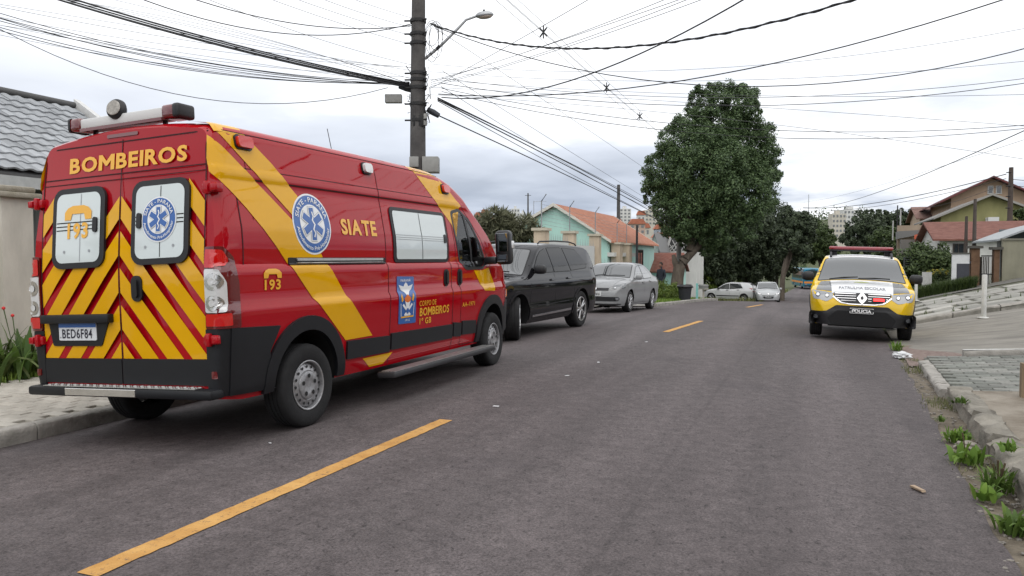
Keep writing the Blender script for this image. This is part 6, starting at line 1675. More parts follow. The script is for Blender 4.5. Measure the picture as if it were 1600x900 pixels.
# --- black SUV
SUV = dict(L=5.1, ra=1.05, fa=4.09, r=.39, tw=.27, rim='five', rimr=.68, zbm=.30,
    zt=[(0, .96), (.04, 1.16), (.12, 1.42), (.28, 1.66), (.45, 1.735), (1.2, 1.785), (2.2, 1.80), (2.75, 1.765), (3.0, 1.69), (3.3, 1.49), (3.66, 1.235), (3.80, 1.175), (4.3, 1.135), (4.7, 1.06), (4.95, .96), (5.05, .85), (5.1, .72)],
    zb=[(0, .36), (.3, .28), (4.8, .26), (5.1, .33)], plan=[(0, .86), (.05, .93), (.2, .98), (.5, 1.0), (4.2, 1.0), (4.6, .975), (4.85, .92), (5.0, .82), (5.07, .72), (5.1, .62)],
    prof=[(.25, .86), (.40, .925), (.56, .950), (.62, .940), (.80, .952), (.92, .965), (1.02, .958), (1.10, .935), (1.15, .912), (1.3, .878), (1.5, .825), (1.66, .775), (1.8, .725)],
    crown=[(0, .04), (.6, .03), (2.7, .03), (3.2, .06), (3.8, .05), (5.1, .05)],
    wins=[[(3.46, 1.20), (3.10, 1.49), (2.92, 1.60), (2.66, 1.665), (2.50, 1.21)], [(2.42, 1.21), (2.56, 1.675), (1.86, 1.69), (1.64, 1.22)], [(1.55, 1.23), (1.76, 1.685), (1.10, 1.66), (.60, 1.37), (.68, 1.27)]],
    sideglass='tint', seams=[[(3.62, 1.12), (3.62, .5), (3.5, .36)], [(2.46, 1.70), (2.46, .38)], [(1.60, 1.22), (1.52, .9), (1.42, .7)], [(3.5, .365), (1.5, .365)]],
    handles=[(2.62, 1.055), (1.78, 1.07)], side=[([(1.62, .405), (3.50, .375), (3.50, .41), (1.62, .445)], 'chrome'), ([(4.60, .80), (4.98, .79), (4.98, .93), (4.86, .97), (4.62, .95)], 'lamp'), ([(4.585, .82), (4.66, .81), (4.66, .945), (4.60, .94)], 'amb'), ([(1.75, .60), (3.3, .57), (3.3, .585), (1.75, .62)], 'gap')], arch_trim=.045, arch_key='body',
    mirror=(3.36, 1.27), mscale=1.15, head=[(.90, .80), (.62, .79), (.58, .90), (.70, .97), (.90, .96)], bulbs=[(.72, .87, .05)], amber=[[(.905, .83), (.84, .83), (.84, .94), (.905, .94)]],
    tail=[(.82, .98), (.3, .96), (.3, 1.06), (.80, 1.1)], ws=(3.04, 3.72, .66, .80), rw=(.14, .40, .70, .62),
    front=[('grille', rrect(-.52, .52, .64, .88, .04), 'trim', .010), ('grille_bar', rrect(-.52, .52, .75, .775, .008), 'chrome', .016), ('grille_bar', rrect(-.02, .02, .65, .87, .008), 'chrome', .018), ('lower_grille', rrect(-.66, .66, .40, .56, .05), 'trim', .008)],
    plate=(-.20, .20, .50, .62, 'AXG7A21', None, None), fogs=[(.76, .48, .04)], topseams=[[(3.85, .72), (4.9, .60)], [(3.85, -.72), (4.9, -.60)]])
suv_h = math.atan2(-(15.81 - 12.80), -(-4.64 + 4.93))
def place(sp, fx, fy, rx_, ry, side=1):
    """car origin so that the named side's front and rear wheel faces stand at the given ground points"""
    hd = math.atan2(fy - ry, fx - rx_); f = Vector((math.cos(hd), math.sin(hd), 0)); l = Vector((-f.y, f.x, 0))
    w = max(p[1] for p in sp['prof']) - .02
    mid = Vector(((fx + rx_) / 2, (fy + ry) / 2, 0)) - l * w * side - f * (sp['ra'] + sp['fa']) / 2
    zf = H(fx, fy); zr = H(rx_, ry); base = (sp['fa'] + sp['ra']) / 2
    p2 = math.atan2(zf - zr, sp['fa'] - sp['ra'])
    wide = mid + f * base - l * w * side
    zc = (H(mid.x + f.x * base + l.x * w * side, mid.y + f.y * base + l.y * w * side))
    z0 = zf - math.tan(p2) * sp['fa']
    return Vector((mid.x, mid.y, z0)), hd, -p2
loc, hd, pt = place(SUV, -4.90, 12.86, -4.62, 15.86)
suv, _, _ = build_car('suv', 'black sport utility vehicle with chrome wheels, nose towards the ambulance', SUV, loc, hd, paint('suv_black', (.010, .010, .012), .06), pitch=pt, steer=R(24))
for sg in (1, -1):
    q = bmesh.new(); b_tube(q, [(2.7, sg * .66, 1.765), (2.62, sg * .66, 1.81), (1.9, sg * .66, 1.835), (1.1, sg * .65, 1.83), (.72, sg * .64, 1.79), (.66, sg * .64, 1.75)], .016, 8)
    bm_obj('roof_rail', q, CM['trim'], suv, angle=50)
# --- grey saloon
SED = dict(L=4.22, ra=.90, fa=3.37, r=.305, tw=.195, rim='multi', rimr=.70, zbm=.24,
    zt=[(0, .85), (.03, .98), (.1, 1.05), (.5, 1.09), (.68, 1.115), (1.0, 1.28), (1.35, 1.415), (1.8, 1.465), (2.2, 1.45), (2.5, 1.375), (2.9, 1.145), (3.14, 1.005), (3.35, .965), (3.8, .88), (4.05, .775), (4.17, .65), (4.22, .52)],
    zb=[(0, .30), (.3, .22), (3.9, .19), (4.22, .24)], plan=[(0, .86), (.05, .92), (.2, .97), (.5, 1.0), (3.4, 1.0), (3.75, .97), (4.0, .90), (4.12, .82), (4.19, .73), (4.22, .64)],
    prof=[(.18, .74), (.33, .795), (.48, .815), (.54, .812), (.70, .832), (.82, .828), (.90, .810), (.95, .785), (1.1, .735), (1.3, .66), (1.47, .58)],
    crown=[(0, .03), (1.6, .03), (2.4, .035), (2.8, .06), (3.2, .05), (4.22, .045)],
    wins=[[(2.93, .985), (2.58, 1.20), (2.38, 1.31), (2.06, 1.365), (1.98, .975)], [(1.91, .975), (1.98, 1.37), (1.60, 1.355), (1.22, 1.19), (1.02, 1.00)]],
    seams=[[(3.02, .93), (3.02, .5), (2.9, .27)], [(1.945, 1.36), (1.945, .28)], [(1.05, .98), (1.12, .7), (1.25, .5), (1.3, .3)], [(2.9, .27), (1.3, .27)]],
    handles=[(2.12, .86), (1.28, .89)], mirror=(2.84, 1.01), head=[(.79, .70), (.42, .63), (.40, .73), (.60, .79), (.79, .84)], bulbs=[(.56, .70, .030)], head_m=glassy('lamp_smoke', (.07, .075, .08), .08, 1., 1.6),
    tail=[(.76, .72), (.4, .74), (.4, .86), (.76, .92)], ws=(2.44, 3.07, .56, .68), rw=(.74, 1.22, .60, .52),
    front=[('grille', rrect(-.40, .40, .625, .695, .015), 'trim', .008), ('badge', circ(0, .665, .042, 20), 'chrome', .02), ('lower_grille', rrect(-.62, .62, .33, .45, .04), 'trim', .008), ('bumper_lip', rrect(-.70, .70, .235, .26, .008), 'trim', .012)],
    fogs=[(.63, .40, .035)], plate=(-.20, .20, .47, .59, 'AVP-7616', None, None), topseams=[[(3.2, .62), (4.0, .50)], [(3.2, -.62), (4.0, -.50)]])
loc, hd, pt = place(SED, -4.86, 21.75, -4.70, 24.2)
SED['mirror_m'] = paint('silver_grey', (.26, .265, .27), .06); SED['handle_m'] = MATS['silver_grey']
build_car('saloon_car', 'silver grey saloon car parked behind the black vehicle', SED, loc, hd, MATS['silver_grey'], pitch=pt)
# --- yellow and white police vehicle
yelp = paint('police_yellow', (.68, .44, .008), .08); whp = paint('police_white', (.66, .67, .68), .06); gryp = paint('police_grey', (.13, .135, .14), .2)
POL = dict(L=4.32, ra=.83, fa=3.50, r=.345, tw=.215, rim='six', rimr=.62, zbm=.30,
    zt=[(0, 1.0), (.05, 1.2), (.2, 1.45), (.4, 1.565), (.9, 1.61), (1.8, 1.615), (2.2, 1.59), (2.45, 1.515), (2.8, 1.30), (3.10, 1.115), (3.25, 1.075), (3.7, 1.03), (4.0, .97), (4.17, .885), (4.26, .78), (4.30, .68), (4.32, .58)],
    zb=[(0, .36), (.3, .30), (3.9, .27), (4.32, .30)], plan=[(0, .9), (.1, .96), (.4, 1), (3.6, 1), (3.9, .985), (4.08, .94), (4.20, .87), (4.28, .79), (4.32, .72)],
    prof=[(.26, .80), (.42, .865), (.6, .902), (.8, .915), (.95, .907), (1.05, .887), (1.12, .852), (1.3, .79), (1.5, .715), (1.64, .655)],
    crown=[(0, .04), (1.6, .035), (2.3, .045), (2.8, .07), (3.2, .055), (4.32, .05)],
    wins=[[(2.96, 1.12), (2.60, 1.36), (2.40, 1.46), (2.10, 1.50), (2.0, 1.12)], [(1.93, 1.12), (2.0, 1.505), (1.30, 1.49), (1.15, 1.15)]],
    seams=[[(3.02, 1.05), (3.02, .5)], [(1.965, 1.50), (1.965, .36)]], handles=[(2.15, .98), (1.35, 1.0)], arch_trim=.06, arch_key='trim',
    mirror=(2.86, 1.15), mscale=1.2, head=[(.865, .915), (.50, .875), (.49, .785), (.60, .715), (.84, .765)], bulbs=[(.76, .835, .040), (.60, .822, .036)],
    tail=[(.82, .8), (.6, .8), (.6, 1.1), (.8, 1.1)], ws=(2.36, 3.08, .655, .79), rw=(.10, .36, .66, .58),
    front=[('lower_bumper', rpoly([(-.90, .29), (.90, .29), (.90, .52), (.60, .54), (.44, .655), (-.44, .655), (-.60, .54), (-.90, .52)], .03), 'trim', .012),
           ('lower_intake', rpoly([(-.52, .30), (.52, .30), (.58, .42), (.42, .56), (-.42, .56), (-.58, .42)], .03), mat('intake_black', (.004, .004, .005), .7), .018),
           ('grille', rpoly([(-.49, .885), (.49, .885), (.48, .80), (.36, .715), (.22, .69), (-.22, .69), (-.36, .715), (-.48, .80)], .02), 'trim', .010)],
    fogs=[(.76, .43, .037)], plate=(-.205, .205, .515, .625, 'POL\u00cdCIA', mat('plate_black', (.010, .010, .012), .5), mat('plate_ink_white', (.75, .75, .75), .5)), plate_bold=.04,
    topseams=[[(3.15, .66), (4.1, .62)], [(3.15, -.66), (4.1, -.62)]],
    top=[('bonnet_panel', rpoly([(3.16, -.74), (4.02, -.80), (4.14, -.45), (4.14, .45), (4.02, .80), (3.16, .74)], .03), gryp, .0035),
         ('bonnet_decal', [(3.15, -.56), (4.165, -.52), (4.165, .52), (3.15, .56)], whp, .0055),
         ('roof_panel', [(.42, -.60), (2.34, -.62), (2.34, .62), (.42, .60)], whp, .004)])
pf_l = Vector((.06, 15.6)); pf_r = Vector((1.60, 15.2))
phd = R(-91.5)
pfm = Vector((.83, 15.55, 0)); pdir = Vector((math.cos(phd), math.sin(phd), 0))
ploc = pfm - pdir * POL['fa']; ploc.z = -.005
pol, PB, PS = build_car('police_car', 'yellow and white police car with red roof light bar facing the camera', POL, ploc, phd, yelp, roll=R(-1.7), group=None, cat='police car')
pol.scale = (.965, .965, .965)
def finish_police():
    FR, TP = PB.FR(), PB.TOP()
    for z, hw in ((.865, .47), (.825, .465), (.785, .43), (.745, .36)):
        for sg in (1, -1):
            patch('grille_bar', rrect(min(sg * .10, sg * hw), max(sg * .10, sg * hw), z - .007, z + .007, .004), FR, CM['chrome'], pol, off=.017, thick=.008, step=.08)
    lo_ = [(-.50, .80), (-.43, .745), (-.36, .70), (-.22, .675), (0, .672), (.22, .675), (.36, .70), (.43, .745), (.50, .80)]; hi_ = [(p[0] * .97, p[1] + .018) for p in lo_]
    patch('grille_surround', None, FR, CM['chrome'], pol, off=.016, raw=(lo_ + hi_, [(i, i + 1, len(lo_) + i + 1, len(lo_) + i) for i in range(len(lo_) - 1)]), step=.06)
    bd = patch('badge', [[(0, .90), (.085, .79), (0, .675), (-.085, .79)]], FR, CM['chrome'], pol, off=.030, thick=.02)
    patch('badge_hole', [[(0, .838), (.032, .79), (0, .738), (-.032, .79)]], FR, CM['trim'], bd, off=.033)
    lit = mat('strobe_lit', (.5, .01, .01), .3, emit=(1., .02, .02), estr=3.)
    sb = patch('strobe_lamp', rrect(.16, .40, .735, .80, .015), FR, CM['trim'], pol, off=.032, thick=.02)
    patch('strobe_lens', rrect(.19, .37, .745, .79, .012), FR, lit, sb, off=.035, step=.1)
    patch('plate_border', None, FR, MATS['plate_ink_white'], pol, off=.033, raw=(lambda o, i: ([*o, *i], [(k, (k + 1) % len(o), len(o) + (k + 1) % len(o), len(o) + k) for k in range(len(o))]))(rrect(-.198, .198, .522, .618, .01), rrect(-.190, .190, .529, .611, .008)), step=.2)
    V, F = text_fit('PATRULHA ESCOLAR', -.40, .40, .0, .17, .02)
    V = [(4.05 - p[1] * .9, p[0]) for p in V]
    patch('bonnet_lettering', None, TP, mat('decal_dark', (.16, .16, .18), .5), pol, off=.008, raw=(V, F), step=.2)
    patch('bonnet_badge', [[(3.35 + .09 * math.cos(R(a)), .14 * math.sin(R(a))) for a in range(0, 360, 20)]], TP, mat('decal_olive', (.30, .33, .12), .5), pol, off=.008, step=.1)
    # roof rails and light bar
    for sg in (1, -1):
        q = bmesh.new(); b_tube(q, [(2.30, sg * .575, 1.555), (2.18, sg * .575, 1.635), (1.4, sg * .575, 1.665), (.7, sg * .56, 1.655), (.55, sg * .56, 1.60)], .022, 8)
        bm_obj('roof_rail', q, CM['trim'], pol, angle=50)
        q = bmesh.new(); b_box(q, 1.66, 1.80, sg * .52 - .06, sg * .52 + .06, 1.60, 1.70, .015, 2); bm_obj('light_bar_foot', q, CM['trim'], pol, angle=40)
    q = bmesh.new(); b_box(q, 1.57, 1.89, -.61, .61, 1.685, 1.715, .012, 2); lb = bm_obj('light_bar', q, CM['trim'], pol, angle=40)
    q = bmesh.new(); b_box(q, 1.555, 1.905, -.625, .625, 1.715, 1.785, .03, 3)
    bm_obj('light_bar_lens', q, glassy('bar_lens_red', (.25, .012, .025), .12, .7, 1.5), lb, angle=40)
    for sg in (1, -1):
        q = bmesh.new(); b_box(q, 1.58, 1.88, sg * .60 - .012, sg * .60 + .012, 1.635, 1.70, .008, 1); bm_obj('light_bar_end', q, CM['trim'], lb)
finish_police()
# --- two cars at the corner ahead
HAT = dict(L=4.02, ra=.70, fa=3.29, r=.31, tw=.19, rim='multi', rimr=.66, zbm=.26,
    zt=[(0, .9), (.05, 1.13), (.2, 1.36), (.45, 1.455), (1.2, 1.51), (1.9, 1.51), (2.25, 1.43), (2.75, 1.14), (2.98, 1.02), (3.2, .985), (3.6, .91), (3.85, .80), (3.97, .66), (4.02, .52)],
    zb=[(0, .32), (.3, .25), (3.7, .21), (4.02, .26)], plan=[(0, .88), (.05, .93), (.2, .97), (.5, 1.0), (3.3, 1.0), (3.6, .97), (3.82, .90), (3.93, .82), (3.99, .73), (4.02, .64)],
    prof=[(.2, .76), (.35, .815), (.55, .845), (.75, .852), (.88, .842), (.95, .815), (1.1, .765), (1.3, .69), (1.52, .60)], crown=[(0, .03), (1.6, .03), (2.2, .035), (2.7, .06), (3.1, .05), (4.02, .045)],
    wins=[[(2.78, 1.0), (2.42, 1.23), (2.22, 1.35), (1.92, 1.41), (1.86, .99)], [(1.79, .99), (1.85, 1.415), (1.05, 1.40), (.80, 1.08)]],
    seams=[[(2.9, .95), (2.9, .5), (2.75, .3)], [(1.825, 1.4), (1.825, .3)], [(.85, 1.05), (1.05, .7), (1.1, .35)], [(2.75, .3), (1.1, .3)]], handles=[(2.0, .90), (1.15, .92)],
    side=[([(1.1, .43), (2.85, .43), (2.85, .50), (1.1, .50)], 'trim')], mirror=(2.70, 1.03), head=[(.80, .70), (.46, .64), (.44, .74), (.62, .80), (.80, .85)], bulbs=[(.62, .73, .05)],
    tail=[(.78, .8), (.55, .8), (.55, 1.1), (.76, 1.1)], ws=(2.22, 2.90, .58, .70), rw=(.10, .34, .60, .54),
    front=[('grille', rrect(-.40, .40, .63, .72, .02), 'trim', .008), ('lower_grille', rrect(-.58, .58, .33, .47, .04), 'trim', .008)], plate=(-.20, .20, .49, .60, 'ATK-4038', None, None))
wpt = paint('hatch_white', (.62, .63, .64), .08); spt = paint('silver_pale', (.42, .43, .44), .08)
HAT['mirror_m'] = CM['trim']; HAT['handle_m'] = CM['trim']
def car_at(u, dist, gz=None):
    p = px(u, 403, dist); return p.x, p.y
x, y = car_at(1142, 60.5); hd = R(168)
f = Vector((math.cos(hd), math.sin(hd), 0)); o = Vector((x, y, 0)) - f * 2.0
build_car('hatchback_car', 'white hatchback seen side-on at the far street corner', HAT, (o.x, o.y, H(x, y)), hd, wpt, pitch=0)
PEU = dict(HAT); PEU.update(head=[(.80, .68), (.42, .60), (.42, .68), (.62, .80), (.80, .88)], bulbs=[(.58, .69, .05), (.70, .74, .05)], plate=(-.2, .2, .44, .55, 'APM-2290', None, None), mirror_m=spt,
    front=[('grille', rpoly([(-.44, .58), (.44, .58), (.30, .36), (-.30, .36)], .04), 'trim', .008), ('badge', circ(0, .70, .045, 14), 'chrome', .02)])
x, y = car_at(1199, 57.0); hd = R(-84)
f = Vector((math.cos(hd), math.sin(hd), 0)); o = Vector((x, y, 0)) - f * 2.0
build_car('small_car', 'pale silver car facing the camera beside the white hatchback', PEU, (o.x, o.y, H(x, y) - .02), hd, spt)
# ------------------------------------------------------------------ the bus
def build_bus():
    tl = paint('bus_teal', (.012, .15, .24), .1); org = mat('bus_orange', (.62, .22, .03), .4)
    sp = dict(zt=[(0, 3.0), (.1, 3.1), (.5, 3.15), (10.3, 3.15), (10.8, 3.08), (11.0, 2.9)], plan=[(0, .95), (.1, .98), (.3, 1), (10.5, 1), (10.85, .98), (11, .93)])
    B = Loft(11.0, sp['zt'], .38, sp['plan'], [(.3, 1.2), (.6, 1.25), (1.5, 1.25), (2.6, 1.22), (3.2, 1.18)], rad=.14, crown=.05, step=.4, zn=14)
    p = px(1270, 403, 112); hd = R(-80)
    f = Vector((math.cos(hd), math.sin(hd), 0))
    root = thing('bus', 'teal bus with an orange band, far down the street behind the police car', 'bus', (p.x - f.x * 11 + 0, p.y - f.y * 11, H(p.x, p.y)), (0, 0, hd))
    B.build('body', tl, root, arches=[(2.6, .5, .55, .3), (8.6, .5, .55, .3)])
    FR = B.FR()
    patch('windscreen', rrect(-1.02, 1.02, 1.35, 2.72, .12), FR, CM['glass'], root, off=.012, step=.3)
    patch('windscreen_bar', rrect(-.03, .03, 1.36, 2.7, .01), FR, CM['trim'], root, off=.02, step=.4)
    patch('destination_sign', rrect(-.8, .8, 2.76, 2.96, .03), FR, CM['trim'], root, off=.012, step=.3)
    patch('livery_band', rrect(-1.14, 1.14, .88, 1.16, .02), FR, org, root, off=.006, step=.2)
    patch('bumper', rrect(-1.12, 1.12, .42, .62, .02), FR, CM['trim'], root, off=.02, thick=.03, step=.2)
    for sg in (1, -1):
        patch('headlight', rrect(sg * .9 - .14, sg * .9 + .14, .66, .84, .05), FR, CM['clr'], root, off=.015, step=.2)
        S = B.SL() if sg > 0 else B.SR()
        patch('livery_band', [(.3, .88), (10.6, .88), (10.6, 1.16), (.3, 1.16)], S, org, root, off=.008, step=1)
        for k in range(8): patch('window', rrect(.7 + k * 1.2, 1.8 + k * 1.2, 1.55, 2.6, .06), S, CM['tint'], root, off=.01, step=.6)
        q = bmesh.new(); b_box(q, 10.9, 11.1, sg * 1.42 - .1, sg * 1.42 + .1, 2.1, 2.5, .04, 2); b_tube(q, [(10.8, sg * 1.1, 2.6), (11.0, sg * 1.42, 2.5)], .025, 6); bm_obj('mirror', q, CM['trim'], root, angle=40)
        for wx in (2.6, 8.6): wheel(root, wx, sg * 1.08, .48, .48, .28, 'steel', MATS['painted_steel_rim'], sg, rr=.3)
build_bus()
# ------------------------------------------------------------------ poles, cables and street furniture
POLE = mat('pole_concrete', (.055, .052, .052), .9, col2=(.11, .105, .10), vscale=3, bump=.4, bscale=30, detail=8); PBLK = mat('pole_black', (.02, .02, .021), .7); GALV = mat('galvanised', (.36, .37, .38), .45, metal=.6, var=.15, vscale=8); GBOX = mat('pole_box_grey', (.28, .28, .265), .6, var=.1)
def main_pole():
    D = 15.7; b = px(653, 402.7, D); b.z = .05
    root = thing('utility_pole', 'tall dark utility pole crowded with cables behind the ambulance', 'utility pole', b)
    P = lambda u, v, dd=0: px(u, v, D + dd) - b
    tube('shaft', [(0, 0, -.05), (0, 0, 2), (.02, 0, 5), (.07, 0, 8.6)], [.19, .175, .15, .125], POLE, root, 14)
    for v in (38, 58, 72, 118, 128, 140, 165, 190):
        z = P(655, v).z; lathe('band', [(.158, z - .035), (.165, z - .03), (.165, z + .03), (.158, z + .035)], PBLK, root, 16, 'Z', (.03, 0, 0))
        q = bmesh.new(); b_tube(q, [(.13, -.05, z), (.26, -.08, z)], .018, 6); bm_obj('insulator', q, PBLK, root); q = bmesh.new(); b_tube(q, [(-.1, -.08, z), (-.22, -.12, z)], .018, 6); bm_obj('insulator', q, PBLK, root)
    arm = [P(664, 92), P(690, 70), P(715, 45), P(728, 31), P(745, 25)]
    ar = tube('lamp_arm', arm, [.032, .03, .028, .026, .026], GALV, root, 8)
    q = bmesh.new(); r_ = bmesh.ops.create_uvsphere(q, u_segments=20, v_segments=12, radius=1)
    for v in q.verts: v.co = Vector((v.co.x * .19, v.co.y * .10, v.co.z * (.085 if v.co.z > 0 else .055)))
    lh = bm_obj('lamp_head', q, GALV, root, tuple(P(757, 24)), (0, R(-6), CAM_YAW), smooth=True)
    q = bmesh.new(); bmesh.ops.create_uvsphere(q, u_segments=16, v_segments=8, radius=1)
    for v in q.verts: v.co = Vector((v.co.x * .15 + .01, v.co.y * .085, v.co.z * .045 - .028))
    bm_obj('lamp_lens', q, mat('lamp_bowl', (.42, .36, .30), .3), lh, smooth=True)
    q = bmesh.new(); b_lathe(q, [(.022, .08), (.022, .115), (.001, .12)], 10, 'Z'); bm_obj('photocell', q, PBLK, lh)
    tube('ballast', [P(687, 72), P(682, 77)], .035, PBLK, ar, 8)
    def bx(nm, u0, u1, v0, v1, dep, m, dd=0.):
        a, c = P(u0, v1, dd), P(u1, v0, dd); w = (c - a).xy.length; q = bmesh.new(); b_box(q, 0, w, -dep / 2, dep / 2, 0, c.z - a.z, .012, 2); o = bm_obj(nm, q, m, root, tuple(a), (0, 0, CAM_YAW), angle=40); return o
    bx('junction_box', 602, 628, 148, 161, .14, GBOX); bx('meter_box', 662, 667, 178, 196, .1, GBOX, -.2)
    tb = bx('transformer_box', 661, 686, 246, 270, .34, GBOX, -.1); bx('transformer_box', 641, 655, 246, 262, .3, GBOX, -.15); bx('clamp_box', 646, 662, 180, 198, .12, PBLK, -.2)
    for (u0, v0, u1, v1, r_) in ((624, 134, 646, 141, .075), (668, 171, 686, 181, .065)): tube('splice_case', [P(u0, v0), P((u0 + u1) / 2, (v0 + v1) / 2 - .3), P(u1, v1)], [r_ * .8, r_, r_ * .8], mat('splice_blue_black', (.035, .04, .05), .5), root, 12)
    r = random.Random(5)
    for i in range(34):
        u = r.uniform(640, 672); v = r.uniform(100, 175); pts = [P(u + r.uniform(-12, 12) * t, v + r.uniform(-10, 14) + 40 * t * (i % 3) * .3, -.2) for t in (0, .4, .7, 1)]; tube('loose_cable', pts, .008, PBLK, root, 5)
    for i in range(5):
        c = P(675 + i % 2 * 6, 52 + i * 4, -.1); pts = [c + Vector((math.cos(a) * .16, 0, math.sin(a) * (.26 + .03 * i))) for a in np.linspace(0, 6.1, 14)]; tube('cable_loop', pts, .006, PBLK, root, 5)
    for k in range(3): tube('riser_cable', [P(646 + k * 3, 145, -.2), P(647 + k * 3, 200, -.2), P(645 + k * 4, 250, -.2)], .012, PBLK, root, 5)
main_pole()
def pole(label, u, v0, v1, D, r, m=None, name='utility_pole', cat='utility pole', arm=None):
    a = px(u, v1, D); b = px(u, v0, D); root = thing(name, label, cat, a)
    tube('shaft', [(0, 0, -.2), (0, 0, b.z - a.z)], [r, r * .75], m or POLE, root, 10)
    if arm: tube('crossarm', [(-arm, 0, b.z - a.z - .35), (arm, 0, b.z - a.z - .35)], r * .3, m or POLE, root, 6)
    return root
pole('grey utility pole rising behind the turquoise house wall', 966, 289, 392, 60, .16)
p_ = pole('grey concrete pole just left of the large tree trunk', 1060, 352, 462, 41.5, .15, mat('pole_pale', (.20, .20, .19), .85, var=.15))
pole('dark slim post on the turquoise house forecourt', 995, 352, 408, 34, .06, PBLK, 'post', 'post')
pole('thin pole with crossarm far beyond the spiky shrub', 825, 302, 350, 120, .14, None, 'utility_pole', 'utility pole', .5)
a_ = pole('thin television antenna mast left of the turquoise gable', 834, 314, 350, 60, .03, GALV, 'antenna', 'antenna'); tube('antenna_boom', [(0, 0, 1.75), (1.0, .2, 1.78)], .015, GALV, a_, 5)
pole('tall slim mast on the horizon behind the row of trees', 1263, 304, 350, 200, .10, GALV, 'mast', 'mast')
rp = pole('dark utility pole on the right, against the beige gable', 1577, 262, 380, 43, .15, mat('pole_brown', (.075, .06, .052), .9, var=.2, vscale=4))
for v in (270, 284, 300, 318): tube('bracket', [(-.25, -.1, rp.children[0].bound_box[1][2] - (v - 262) * .036), (0, -.1, rp.children[0].bound_box[1][2] - (v - 262) * .036)], .03, PBLK, rp, 5)
pole('dark wooden post behind the gate pillar with wire brackets', 1522, 311, 388, 33.5, .085, MATS['pole_brown'], 'post', 'post')
pole('shorter dark wooden post left of the taller one at the gate', 1509, 338, 388, 33.8, .075, MATS['pole_brown'], 'post', 'post')
pole('thin dark pole beside the grey wall beyond the police car', 1401, 321, 400, 70, .07, PBLK)
pole('thin pale pole right of the dark one beyond the police car', 1406, 327, 398, 71, .08, mat('pole_white', (.45, .45, .44), .7))
pole('short pale post left of the thin dark pole', 1395, 345, 372, 72, .07, MATS['pole_white'], 'post', 'post')
# white bollards and wooden post on the right pavement
WPT = mat('post_white', (.50, .50, .48), .7, var=.12, vscale=6)
def bollard(label, u, v0, v1, r, m, dz=.0, D=None):
    a = hit(u, v1, dz) if D is None else px(u, v1, D); d = (a - Vector((0, 0, CAM_H))); t = d.length / ray(u, v1).length; b = px(u, v0, t); root = thing('bollard', label, 'post', a)
    h = b.z - a.z; tube('shaft', [(0, 0, -.05), (0, 0, h - .01), (0, 0, h)], [r, r, r * .8], m, root, 12)
    lathe('base', [(r * 2.6, 0), (r * 2.6, .015), (r * 1.05, .03)], m, root, 14, 'Z')
    return root
bollard('white steel post standing at the side street kerb', 1537, 429, 497, .048, WPT)
bollard('white post right behind the police car mirror', 1431, 432, 470, .045, WPT, 0, 25.0)
a = hit(1598, 620, .12); wp = thing('wooden_post', 'weathered wooden post cut by the right edge of the photo', 'post', a); box('shaft', -.02, .09, -.045, .045, -.1, .33, mat('old_wood', (.16, .115, .07), .9, col2=(.26, .20, .13), vscale=8, stretch=(1, 1, .2), bump=.4), wp)
# --- cables: each hangs in the vertical plane between its ends
CBL = mat('cable_black', (.018, .018, .020), .6); CBG = mat('cable_grey', (.075, .075, .08), .6)
def cable(label, p0, mid, p1, r, m=CBL, group=None, name='overhead_cable', n=22, twist=0):
    A, B = px(*p0), px(*p1); d = ray(*mid); o = Vector((0, 0, CAM_H)); h = (B - A); nrm = Vector((h.y, -h.x, 0)).normalized()
    t = (A - o).dot(nrm) / d.dot(nrm) if abs(d.dot(nrm)) > 1e-4 else 15
    M = o + d * t; s = (M - A).xy.dot(h.xy) / h.xy.length_squared; s = min(.9, max(.1, s))
    chord = A.lerp(B, s).z; sag = (M.z - chord) / (s * (1 - s)) 
    # cables that leave the picture go on to their next pole
    e0 = -.7 if (p0[0] < 0 or p0[1] < 0) else 0.; e1 = 1.7 if (p1[0] > 1600 or p1[1] < 0) else 1.
    n = 34; tt = [e0 + (e1 - e0) * k / n for k in range(n + 1)]
    pts = [A + (B - A) * t_ + Vector((0, 0, sag * t_ * (1 - t_))) for t_ in tt]
    r *= .85; bm = bmesh.new(); b_tube(bm, pts, r, 5)
    if twist:
        n2 = 190; pts = [A + (B - A) * (k / 120) + Vector((0, 0, sag * (k / 120) * (1 - k / 120))) + Vector((0, math.cos(k * 1.1), math.sin(k * 1.1))) * r * 1.1 for k in range(n2 + 1)]; b_tube(bm, pts, r * .8, 5)
    return tag(bm_obj(name, bm, m, smooth=True), label, 'cable', group)
PD = 15.55
lg = 'cables left of the utility pole'
thick = [((-160, -85, 13), (306, 57), (640, 134, PD)), ((-160, -82, 13.1), (306, 60), (640, 136, PD)), ((-160, -92, 13.1), (300, 52), (640, 132, PD)), ((-150, -80, 12.9), (330, 68), (640, 137, PD)), ((-150, -88, 13.0), (280, 47), (640, 131, PD))]
for i, t in enumerate(thick): cable('strand of the thick black cable bundle sweeping down to the utility pole from upper left', t[0], t[1], t[2], .017, CBL, 'thick bundle left of the pole')
mids = [((-140, -18, 13.5), (166, 74), (640, 130, PD)), ((-140, -8, 13.6), (200, 80), (640, 131, PD)), ((-140, -12, 13.4), (350, 103), (640, 133, PD)), ((-140, 0, 13.5), (300, 108), (640, 130, PD)), ((-140, -25, 13.5), (260, 86), (640, 128, PD)), ((-140, 6, 13.6), (380, 120), (640, 129, PD))]
for t in mids: cable('slack black cable in the middle group left of the utility pole', t[0], t[1], t[2], .0085, CBL, 'slack cables left of the pole')
cable('lowest slack cable left of the utility pole, hanging over the ambulance roof', (-120, -25, 13.4), (437, 162), (606, 137, PD), .008)
